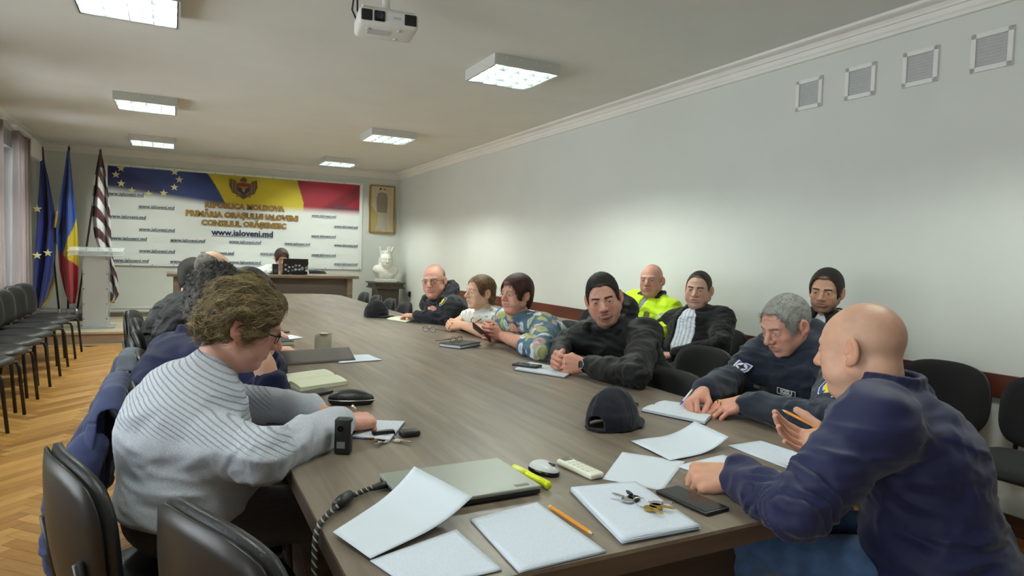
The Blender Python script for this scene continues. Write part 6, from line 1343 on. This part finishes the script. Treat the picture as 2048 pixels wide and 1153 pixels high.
def open_book(name, label, corners, m, cover, th=0.010, cat='notebook', spine='v'):
    """open notebook: two bulging page blocks over a cover; corners TL TR BR BL; spine splits left/right ('v') or near/far ('h')"""
    P = np.array(corners, float)
    if spine == 'h': P = P[[1, 2, 3, 0]]
    c = P.mean(0); ex = nrm(P[1]+P[2]-P[0]-P[3]); a = math.atan2(ex[1], ex[0]); t = thing(name, label, cat, (c[0], c[1], TZ), a); R = np.array([[math.cos(a), math.sin(a)], [-math.sin(a), math.cos(a)]]); Q = (P-c)@R.T
    def pt(u, v): return (Q[3]*(1-u)+Q[2]*u)*(1-v)+(Q[0]*(1-u)+Q[1]*u)*v
    MB().prism([tuple(pt(u, v)*1.02) for u, v in ((0, 0), (1, 0), (1, 1), (0, 1))], 0, 0.003).build('cover', cover, t)
    for s, (u0, u1) in enumerate(((0.0, 0.493), (0.507, 1.0))):
        nu, nv = 13, 5; A = []; b = MB()
        for i in range(nu):
            w = i/(nu-1); u = u0+(u1-u0)*w; d = (1-w) if s == 0 else w; zz = 0.0032+th*(0.35+0.65*math.sin(min(1, (1-abs(2*d-0.9)*0.55))*1.57))*(0.55 if d < 0.02 else 1)
            A.append([(b.b.verts.new((*pt(u, j/(nv-1)), zz)), b.b.verts.new((*pt(u, j/(nv-1)), 0.0031))) for j in range(nv)])
        for i in range(nu-1):
            for j in range(nv-1): b.b.faces.new((A[i][j][0], A[i+1][j][0], A[i+1][j+1][0], A[i][j+1][0]))
            b.b.faces.new((A[i][0][1], A[i+1][0][1], A[i+1][0][0], A[i][0][0])); b.b.faces.new((A[i][-1][0], A[i+1][-1][0], A[i+1][-1][1], A[i][-1][1]))
        for j in range(nv-1): b.b.faces.new((A[0][j][1], A[0][j][0], A[0][j+1][0], A[0][j+1][1])); b.b.faces.new((A[-1][j][0], A[-1][j][1], A[-1][j+1][1], A[-1][j+1][0]))
        b.build('page_block', m, t, autosmooth=35)
    return t
def slab_thing(name, label, cat, x, y, a, sx, sy, sz, m, bev=0.004, z=TZ, top=None, part='body', tm=None):
    t = thing(name, label, cat, (x, y, z), math.radians(a)); MB().box((-sx/2, -sy/2, 0), (sx/2, sy/2, sz), bev=bev, seg=3).build(part, m, t, autosmooth=35)
    if top: MB().box((-sx/2+top, -sy/2+top, sz-0.0002), (sx/2-top, sy/2-top, sz+0.0006), bev=0.0003, seg=1).build('screen', tm or M_blackg, t)
    return t
# ---- near end: closed laptop with power cable
M_lapg = mat('silver_grey_lid', '#8b9189', 0.38, metal=0.35, var=0.03)
lt = thing('closed_laptop', 'closed silver grey laptop at the near left of the table', 'laptop', (0.60, 1.40, TZ), math.radians(1))
MB().box((-0.158, -0.112, 0.002), (0.158, 0.112, 0.012), bev=0.003).build('base', M_blackp, lt); MB().box((-0.16, -0.114, 0.0125), (0.16, 0.114, 0.021), bev=0.003).build('lid', M_lapg, lt)
MB().box((0.10, -0.098, 0.0209), (0.135, -0.086, 0.0216)).build('badge', mat('dark_badge', '#4a4c4a', 0.4), lt)
def cable_mat():
    m = bpy.data.materials.new('braided_cable'); m.use_nodes = True; nt = m.node_tree; N = nt.nodes; L = nt.links; p = N['Principled BSDF']; p.inputs['Roughness'].default_value = 0.6
    tc = N.new('ShaderNodeTexCoord'); mp = N.new('ShaderNodeMapping'); mp.inputs['Rotation'].default_value = (0.5, 0.6, 0.4); L.new(tc.outputs['Object'], mp.inputs[0]); w_ = N.new('ShaderNodeTexWave'); w_.inputs['Scale'].default_value = 34; w_.inputs['Distortion'].default_value = 1.0; L.new(mp.outputs[0], w_.inputs['Vector'])
    r = N.new('ShaderNodeValToRGB'); r.color_ramp.elements[0].position = 0.80; r.color_ramp.elements[1].position = 0.86; r.color_ramp.elements[0].color = (0.012, 0.012, 0.012, 1); r.color_ramp.elements[1].color = (0.35, 0.33, 0.28, 1); L.new(w_.outputs['Fac'], r.inputs[0]); L.new(r.outputs[0], p.inputs['Base Color']); return m
def smooth_path(pts, n=8):
    P = [np.array(p, float) for p in pts]; P = [2*P[0]-P[1]]+P+[2*P[-1]-P[-2]]; out = []
    for i in range(1, len(P)-2):
        for k in range(n):
            t = k/n; a, b, c, d = P[i-1:i+3]; out.append(tuple(0.5*((2*b)+(-a+c)*t+(2*a-5*b+4*c-d)*t*t+(-a+3*b-3*c+d)*t**3)))
    out.append(tuple(P[-2])); return out
cb = thing('power_cable', 'black braided power cable running from the laptop over the table edge', 'cable', (0.42, 1.44, TZ)); o0 = np.array([0.42, 1.44, TZ])
cp = [(0.445, 1.455, 0.762), (0.40, 1.448, 0.760), (0.355, 1.42, 0.760), (0.315, 1.375, 0.761), (0.275, 1.32, 0.762), (0.250, 1.285, 0.745), (0.243, 1.26, 0.68), (0.240, 1.24, 0.58), (0.236, 1.21, 0.44), (0.232, 1.20, 0.28), (0.24, 1.25, 0.10), (0.30, 1.35, 0.012), (0.45, 1.7, 0.010)]
MB().tube([tuple(np.array(p)-o0) for p in smooth_path(cp)], 0.0062, 8).build('cord', cable_mat(), cb, smooth=True)
MB().tube([tuple(np.array(p)-o0) for p in ((0.445, 1.455, 0.762), (0.425, 1.452, 0.762), (0.405, 1.449, 0.760))], [0.009, 0.009, 0.007], 8).build('plug', M_blackp, cb, smooth=True); MB().tube([tuple(np.array(p)-o0) for p in ((0.345, 1.412, 0.765), (0.325, 1.388, 0.765), (0.308, 1.366, 0.765))], [0.012, 0.014, 0.012], 10).build('ferrite_core', M_blackp, cb, smooth=True)
# ---- pens
def stick(name, label, cat, a, b, r, m, parts=(), n=8):
    a = np.array(a, float); b = np.array(b, float); t = thing(name, label, cat, tuple(a)); d = b-a; L = np.linalg.norm(d)
    MB().tube([(0, 0, 0), tuple(d)], r, n).build('barrel', m, t, smooth=(n > 6))
    for nm, s0, s1, r0, r1, mm in parts: MB().tube([tuple(d*s0), tuple(d*s1)], [r0, r1], n).build(nm, mm, t, smooth=(n > 6))
    return t
M_yel = mat('fluorescent_yellow', '#d8e418', 0.35); M_or = mat('orange_lacquer', '#d98a1c', 0.35); M_wood = mat('raw_wood', '#d9b88a', 0.7)
stick('highlighter', 'fluorescent yellow highlighter beside the closed laptop', 'highlighter', (0.771, 1.445, TZ+0.0115), (0.790, 1.310, TZ+0.0115), 0.0098, M_yel, [('cap', -0.02, 0.40, 0.0110, 0.0110, M_yel), ('clip', 0.02, 0.3, 0.0114, 0.0112, mat('pale_yellow', '#e6ee7a', 0.4)), ('nib', 0.99, 1.03, 0.0102, 0.0098, M_yel)], 12)
stick('pencil', 'orange pencil lying between the printed pages', 'pencil', (0.733, 1.200, TZ+0.006), (0.738, 1.058, TZ+0.006), 0.0040, M_or, [('eraser_end', -0.03, 0.0, 0.0038, 0.004, mat('pale_end', '#e8d0a0', 0.6)), ('wood_tip', 1.0, 1.07, 0.0040, 0.0012, M_wood), ('lead', 1.07, 1.10, 0.0012, 0.0003, M_blackp)], 6)
# ---- mouse, remote
ms = thing('computer_mouse', 'silver and black computer mouse behind the highlighter', 'mouse', (0.842, 1.420, TZ), math.radians(-70)); ms.scale = (0.85, 0.85, 0.85)
f = Field((-0.075, -0.05, -0.01), (0.075, 0.05, 0.06), 0.0035); f.ell((0, 0, 0.008), (0.054, 0.032, 0.030), k=0); f.plane((0, 0, 0.006), (0, 0, -1), k=0.003); V, Q = f.mesh(); s_ = Soup(); s_.add(V, Q); s_.build('shell', mat('mouse_silver', '#c2c7c6', 0.3), ms)
f = Field((-0.075, -0.05, -0.01), (0.075, 0.05, 0.06), 0.0035); f.ell((0, 0, 0.006), (0.056, 0.034, 0.022), k=0); f.plane((0, 0, 0.0005), (0, 0, -1)); V, Q = f.mesh(); s_ = Soup(); s_.add(V, Q); s_.build('underside', M_blackg, ms)
MB().box((0.015, -0.006, 0.030), (0.042, 0.006, 0.036), bev=0.003).build('scroll_wheel', M_blackp, ms)
rm_ = thing('remote_control', 'white remote control near the computer mouse', 'remote', (0.935, 1.395, TZ), math.radians(-84)); MB().box((-0.072, -0.022, 0), (0.072, 0.022, 0.016), bev=0.006, seg=3).build('body', mat('ivory_plastic', '#dcdccb', 0.45), rm_, autosmooth=40)
MB().box((-0.066, -0.014, 0.0155), (-0.045, 0.014, 0.0168)).build('display', mat('lcd_grey', '#6b7468', 0.2), rm_)
for i in range(5):
    for j in range(3): MB().box((-0.032+i*0.018, -0.016+j*0.0125, 0.0155), (-0.021+i*0.018, -0.009+j*0.0125, 0.0175), bev=0.001, seg=1).build('button', mat('pale_button', '#c4c6b8', 0.5), rm_)
# ---- papers of the near end
t = paper('stapled_document', 'stapled printed pages with the top sheet folded back, at the near left corner', 'document', [(0.312, 1.118), (0.503, 1.180), (0.512, 0.995), (0.350, 0.99)], M_text, sheets=4, fan=0.002, th=0.0004)
paper('loose_sheet', 'blank white sheet lying across the near left corner', 'paper', [(0.272, 1.238), (0.491, 1.408), (0.555, 1.222), (0.312, 1.116)], M_paper, z=TZ+0.006, curl=0.03, cl_edge=0, tilt=(0.006, 0.026, 0.010, 0.0))
paper('printed_pages', 'printed pages in front of the closed laptop, left of the pencil', 'document', [(0.548, 1.212), (0.722, 1.242), (0.722, 0.979), (0.535, 0.973)], M_text, sheets=6, fan=0.001, z=TZ, th=0.0004)
paper('paper_stack', 'thick stack of printed sheets with keys on top', 'document', [(0.833, 1.276), (1.004, 1.253), (0.962, 0.988), (0.771, 0.994)], M_text, sheets=11, fan=0.003, th=0.0006)
def keyring(label, x, y, z, keys, fob=None):
    t = thing('bunch_of_keys', label, 'keys', (x, y, z)); MB().tube([(0.014*math.cos(a), 0.014*math.sin(a), 0.003+0.003*math.sin(a)) for a in [2*math.pi*i/18 for i in range(19)]], 0.0012, 6, cap=False).build('ring', M_chrome, t, smooth=True)
    for ang, L, m in keys:
        M_ = Tm((0, 0, 0), rz=math.radians(ang)); b = MB(); r = 0.011; b.prism([(0.024+r*math.cos(2*math.pi*i/14), r*math.sin(2*math.pi*i/14)) for i in range(14)], 0.001, 0.0035, M_); b.prism([(0.033, -0.004), (L, -0.004), (L+0.004, 0), (L, 0.0015), (L-0.006, 0.004), (L-0.010, 0.002), (L-0.014, 0.004), (0.033, 0.004)], 0.001, 0.003, M_ @ Tm((0, 0, 0.001), ry=-0.06)); b.build('key', m, t)
    if fob: fob(t)
    t.scale = (1.35, 1.35, 1.35)
    return t
keyring('bunch of brass and steel keys lying on the paper stack', 0.918, 1.120, TZ+0.0135, [(-60, 0.052, M_gold), (-95, 0.055, M_gold), (-30, 0.048, M_silver), (120, 0.05, M_chrome), (85, 0.045, M_dkmetal)])
slab_thing('smartphone', 'black smartphone lying on the near table edge beside the keys', 'phone', 1.057, 1.115, -86, 0.158, 0.074, 0.009, M_blackp, 0.004, top=0.004, tm=M_blackg)
paper('loose_sheet', 'blank sheet between the remote control and the seated bald man', 'paper', [(0.954, 1.320), (1.144, 1.491), (1.251, 1.351), (1.042, 1.197)], M_paper)
paper('loose_sheet', 'white sheet with a lifted corner left of the open notebook hand', 'paper', [(1.231, 1.565), (1.489, 1.572), (1.457, 1.395), (1.212, 1.366)], M_paper, curl=0.035, cl_edge=0, z=TZ+0.003)
paper('printed_pages', 'printed sheet between the two men at the near right', 'document', [(1.483, 1.425), (1.625, 1.425), (1.64, 1.180), (1.470, 1.150)], M_text)
paper('loose_sheet', 'sheet lying under the fist of the bald man in navy', 'paper', [(1.20, 1.33), (1.40, 1.36), (1.46, 1.09), (1.27, 1.05)], M_paper)
stick('pencil', 'yellow pencil in the open hand of the bald man in navy', 'pencil', dep(1572, 824, 1.86), dep(1658, 868, 1.74), 0.0038, M_or, [('wood_tip', -0.09, 0.0, 0.0008, 0.0038, M_wood)], 6)
# ---- officer: notebook, pen, phone, cap
open_book('notebook', 'open white notebook the officer writes in', [(1.514, 1.868), (1.689, 1.950), (1.800, 1.779), (1.600, 1.640)], M_ruled, mat('navy_cover', '#1c2440', 0.5), 0.012, spine='v')
ph_ = onz(1385, 812, 0.79); stick('ballpoint_pen', 'white and blue ballpoint pen in the officer\'s hand', 'pen', dep(1366, 803, 2.44), dep(1390, 774, 2.46), 0.0042, mat('white_pen', '#e0e2e6', 0.3), [('cap', 0.9, 1.15, 0.0046, 0.0046, M_bluepen), ('tip', -0.25, 0.0, 0.0012, 0.004, M_bluepen)], 8)
slab_thing('smartphone', 'dark smartphone between the big cap and the open notebook', 'phone', 1.49, 1.945, 35, 0.150, 0.072, 0.009, M_blackp, 0.004, top=0.004)
def cap(label, x, y, yaw, m, s=1.0, opening=False):
    t = thing('baseball_cap', label, 'cap', (x, y, TZ), math.radians(yaw)); f = Field((-0.13, -0.11, -0.01), (0.13, 0.11, 0.16), 0.0055); f.ell((0, 0, 0.018), (0.098, 0.084, 0.118), k=0); f.plane((0, 0, 0.002), (0, 0, -1)); f.ell((0, 0, 0.012), (0.090, 0.076, 0.108), k=0.002, op='s')
    if opening: f.ell((-0.10, 0, 0.020), (0.04, 0.034, 0.030), k=0.004, op='s')
    V, Q = f.mesh(); V = wrinkle(V, Q, 0.002, 24, fine=0.0006)*s; so = Soup(); so.add(V, Q); so.build('crown', m, t)
    if opening: MB().tube([(-0.091*s, -0.040*s, 0.008), (-0.101*s, -0.02*s, 0.006), (-0.103*s, 0, 0.006), (-0.101*s, 0.02*s, 0.006), (-0.091*s, 0.040*s, 0.008)], 0.005, 6).build('strap', m, t)
    def br(u, v): a = (u-0.5)*2.3; r = 1.0+0.62*v*math.cos(a*0.75); return (0.088*s*math.cos(a)*r+0.005, 0.080*s*math.sin(a)*(1+0.12*v), (0.016-0.011*(u*2-1)**2)*s*1.0+0.004*(1-v))
    b = MB().grid(br, 17, 7).build('visor', m, t, smooth=True); b.modifiers.new('thickness', 'SOLIDIFY').thickness = 0.004
    MB().lathe([(0.0001, 0.006), (0.006, 0.003), (0.008, 0)], 10, Tm((0, 0, 0.134*s)), cap=False).build('button', m, t, smooth=True)
    for k in range(6):
        a = k*math.pi/3+0.5; pts = [(0.0985*s*math.cos(a)*math.cos(e), 0.0845*s*math.sin(a)*math.cos(e), (0.018+0.1185*math.sin(e))*s) for e in [i*1.5/8 for i in range(9)]]; MB().tube(pts, 0.0011, 4).build('seam', m, t)
    return t
M_capn = cloth_mat('navy_cap_cotton', '#10131f', 0.85, bump=0.2, bscale=500); M_capk = cloth_mat('black_cap_cotton', '#0c0c10', 0.9)
cap('large dark navy baseball cap on the table beside the officer', 1.285, 1.735, 18, M_capn, 0.98, True)
cap('black baseball cap at the far right of the table', 1.53, 5.45, -40, M_capk, 1.08)
# ---- right side, farther
open_book('notebook', 'open cream notebook beside the black cap', [(1.545, 5.20), (1.72, 5.42), (1.80, 5.12), (1.63, 4.95)], M_cream, M_blackp, 0.010)
def spectacles(label, x, y, z, yaw, m, folded=True):
    t = thing('spectacles', label, 'glasses', (x, y, z), math.radians(yaw)); b = MB()
    for s in (-1, 1):
        pts = [(s*0.033+0.026*math.cos(a), 0, 0.020+0.018*math.sin(a)) for a in [2*math.pi*i/18 for i in range(19)]]; b.tube(pts, 0.0016, 6, cap=False); b.tube([(s*0.060, 0, 0.026), (s*0.062, 0.03, 0.022), (s*0.040 if folded else s*0.06, 0.125, 0.004)], 0.0018, 6)
    b.tube([(-0.007, 0, 0.024), (0, -0.002, 0.027), (0.007, 0, 0.024)], 0.0015, 6).build('frame', m, t, smooth=True)
    for s in (-1, 1): bb = MB(); vs = [bb.b.verts.new((s*0.033+0.025*math.cos(a), 0, 0.020+0.017*math.sin(a))) for a in [2*math.pi*i/16 for i in range(16)]]; bb.b.faces.new(vs); bb.build('lens', M_glass, t)
    return t
_g = onz(850, 665, TZ); spectacles('folded spectacles lying in front of the woman in white', _g[0]+0.03, _g[1], TZ, -60, mat('grey_frame', '#3c3f48', 0.3), False)
bk = slab_thing('hardback_book', 'black closed notebook before the woman in the floral jacket', 'book', 1.535, 3.62, -58, 0.155, 0.215, 0.004, mat('black_cover', '#15181d', 0.5), 0.001); MB().box((-0.074, -0.104, 0.004), (0.072, 0.104, 0.020)).build('pages', M_paper, bk); MB().box((-0.0775, -0.1075, 0.020), (0.0775, 0.1075, 0.024), bev=0.001).build('top_cover', mat('black_cover', '#15181d', 0.5), bk)
spectacles('black spectacles resting on the closed black notebook', 1.50, 3.60, TZ+0.0245, 30, M_blackp)
q = slab_thing('smartphone', 'red backed phone held by the woman in the floral jacket', 'phone', h9[0]-0.045, h9[1]+0.015, 0, 0.075, 0.15, 0.009, mat('dark_red_case', '#3a1014', 0.4), 0.003, z=h9[2]+0.005); q.rotation_euler = (math.radians(40), math.radians(35), math.radians(60))
open_book('notebook', 'open notebook under the fists of the man with the goatee', [(1.464, 2.775), (1.64, 2.935), (1.735, 2.65), (1.591, 2.525)], M_hand, M_blackp, 0.008)
slab_thing('smartphone', 'black smartphone on the notebook of the man with the goatee', 'phone', 1.545, 2.80, -55, 0.135, 0.068, 0.010, M_blackp, 0.004, z=TZ+0.0125, top=0.005)
# ---- left side
nb_ = open_book('notebook', 'open cream notebook in front of the curly haired man', [(0.395, 2.905), (0.605, 3.000), (0.640, 2.690), (0.440, 2.610)], M_cream, M_cream, 0.016, spine='h')
slab_thing('smartphone', 'black phone in dark case beside the open cream notebook', 'phone', 0.470, 2.530, 30, 0.150, 0.070, 0.014, M_blackp, 0.006)
cs = thing('glasses_case', 'black hard spectacle case behind the writing woman\'s hands', 'case', (0.570, 2.335, TZ), math.radians(-18)); f = Field((-0.1, -0.05, -0.01), (0.1, 0.05, 0.07), 0.004); f.ell((0, 0, 0.018), (0.082, 0.033, 0.036), k=0); f.plane((0, 0, 0.001), (0, 0, -1)); V, Q = f.mesh(); s_ = Soup(); s_.add(V, Q); s_.build('shell', M_leath, cs); MB().tube([(0.083*math.cos(a), 0.0335*math.sin(a), 0.018) for a in [2*math.pi*i/28 for i in range(29)]], 0.0012, 5, cap=False).build('seam', M_metal, cs)
t = open_book('notebook', 'white notebook the woman in grey is writing in', [(0.47, 1.900), (0.560, 2.065), (0.665, 2.01), (0.56, 1.825)], M_hand, mat('blue_cover', '#26327e', 0.5), 0.006)
stick('ballpoint_pen', 'silver pen in the hand of the woman in grey', 'pen', dep(703, 811, 2.03), onz(738, 850, 0.762), 0.0042, M_silver, [('clip', 0.0, 0.35, 0.0052, 0.0050, M_chrome)], 8)
def fob(t):
    MB().box((0.028, 0.000, 0.0), (0.072, 0.030, 0.014), bev=0.005, seg=3).build('car_fob', M_blackp, t, autosmooth=40); MB().box((-0.030, 0.020, 0.002), (0.020, 0.040, 0.014), bev=0.004).build('black_tag', M_blackg, t)
keyring('bunch of keys with black car fob beside the writing woman', 0.565, 1.845, TZ, [(200, 0.055, M_silver), (225, 0.060, M_silver), (300, 0.062, M_silver), (170, 0.05, M_gold)], fob)
rc = thing('action_camera', 'small black recorder standing upright by the writing woman\'s elbow', 'recorder', (0.412, 1.765, TZ), math.radians(-28)); MB().box((-0.022, -0.016, 0), (0.022, 0.016, 0.098), bev=0.006, seg=3).build('body', M_blackp, rc, autosmooth=40)
MB().box((0.0215, -0.008, 0.055), (0.0225, 0.008, 0.088)).build('label_strip', M_paper, rc); MB().box((-0.014, -0.0168, 0.018), (0.008, -0.0155, 0.036)).build('logo', mat('grey_print', '#7c7f84', 0.5), rc); MB().lathe([(0.007, 0), (0.008, 0.003), (0.004, 0.003)], 14, Tm((-0.004, -0.016, 0.072), rx=math.radians(90)), cap=False).build('lens', M_blackg, rc)
fo_ = thing('document_folder', 'grey-brown card folder propped open over papers on the left', 'folder', (0.62, 3.28, TZ), math.radians(10))
b = MB().grid(lambda u, v: (-0.19+0.38*u, -0.05+0.09*math.sin(v*1.5), 0.004+0.055*math.sin(v*1.57)**1.0), 6, 10).build('flap', mat('taupe_card', '#5d5550', 0.7), fo_, smooth=True); b.modifiers.new('thickness', 'SOLIDIFY').thickness = 0.003
MB().box((-0.19, 0.0, 0.0), (0.19, 0.12, 0.003)).build('back_board', mat('taupe_card', '#5d5550', 0.7), fo_)
paper('printed_pages', 'printed sheet in the open card folder', 'document', [(0.40, 3.60), (0.62, 3.62), (0.62, 3.38), (0.42, 3.36)], M_text, z=TZ+0.004)
paper('printed_pages', 'printed sheet sticking out to the right of the card folder', 'document', [(0.74, 3.44), (0.925, 3.435), (0.945, 3.235), (0.72, 3.20)], M_text, z=TZ+0.002)
cu = thing('standing_card', 'folded beige paper card standing behind the folder', 'paper', (0.695, 3.475, TZ), math.radians(20)); b = MB().grid(lambda u, v: (-0.045+0.09*u, 0.030*math.sin(u*3.14)-0.01+0.02*(u < 0.25), 0.118*v), 13, 4).build('card', mat('beige_card', '#bdb6a0', 0.7), cu, smooth=True); b.modifiers.new('thickness', 'SOLIDIFY').thickness = 0.003; MB().lathe([(0.0001, 0), (0.022, 0.0), (0.022, 0.003), (0.0001, 0.003)], 16, Tm((0.012, 0.012, 0.114))).build('rolled_top', M_cream, cu)
for k, (lb, c, z, s) in enumerate((('cream diary, lower book of the pile on the left', '#b9b49a', 0.0, 1.0), ('dark blue diary on top of the pile on the left', '#252c3c', 0.026, 0.95))):
    q = slab_thing('hardback_book', lb, 'book', 0.47, 3.76, 12, 0.22*s, 0.15*s, 0.003, mat('cover_%d' % k, c, 0.5), 0.001, z=TZ+z); MB().box((-0.105*s, -0.07*s, 0.003), (0.107*s, 0.07*s, 0.022)).build('pages', M_cream, q); MB().box((-0.11*s, -0.075*s, 0.022), (0.11*s, 0.075*s, 0.0255), bev=0.001).build('top_cover', mat('cover_%d' % k, c, 0.5), q)
paper('loose_sheet', 'white sheet with raised edge on the left beyond the diaries', 'paper', [(0.46, 4.28), (0.67, 4.36), (0.72, 4.20), (0.50, 4.05)], M_paper, curl=0.03, cl_edge=1, z=TZ+0.002)
slab_thing('smartphone', 'dark phone beyond the white sheet on the left', 'phone', 0.60, 4.50, 20, 0.15, 0.075, 0.01, M_blackp, 0.004, top=0.004)
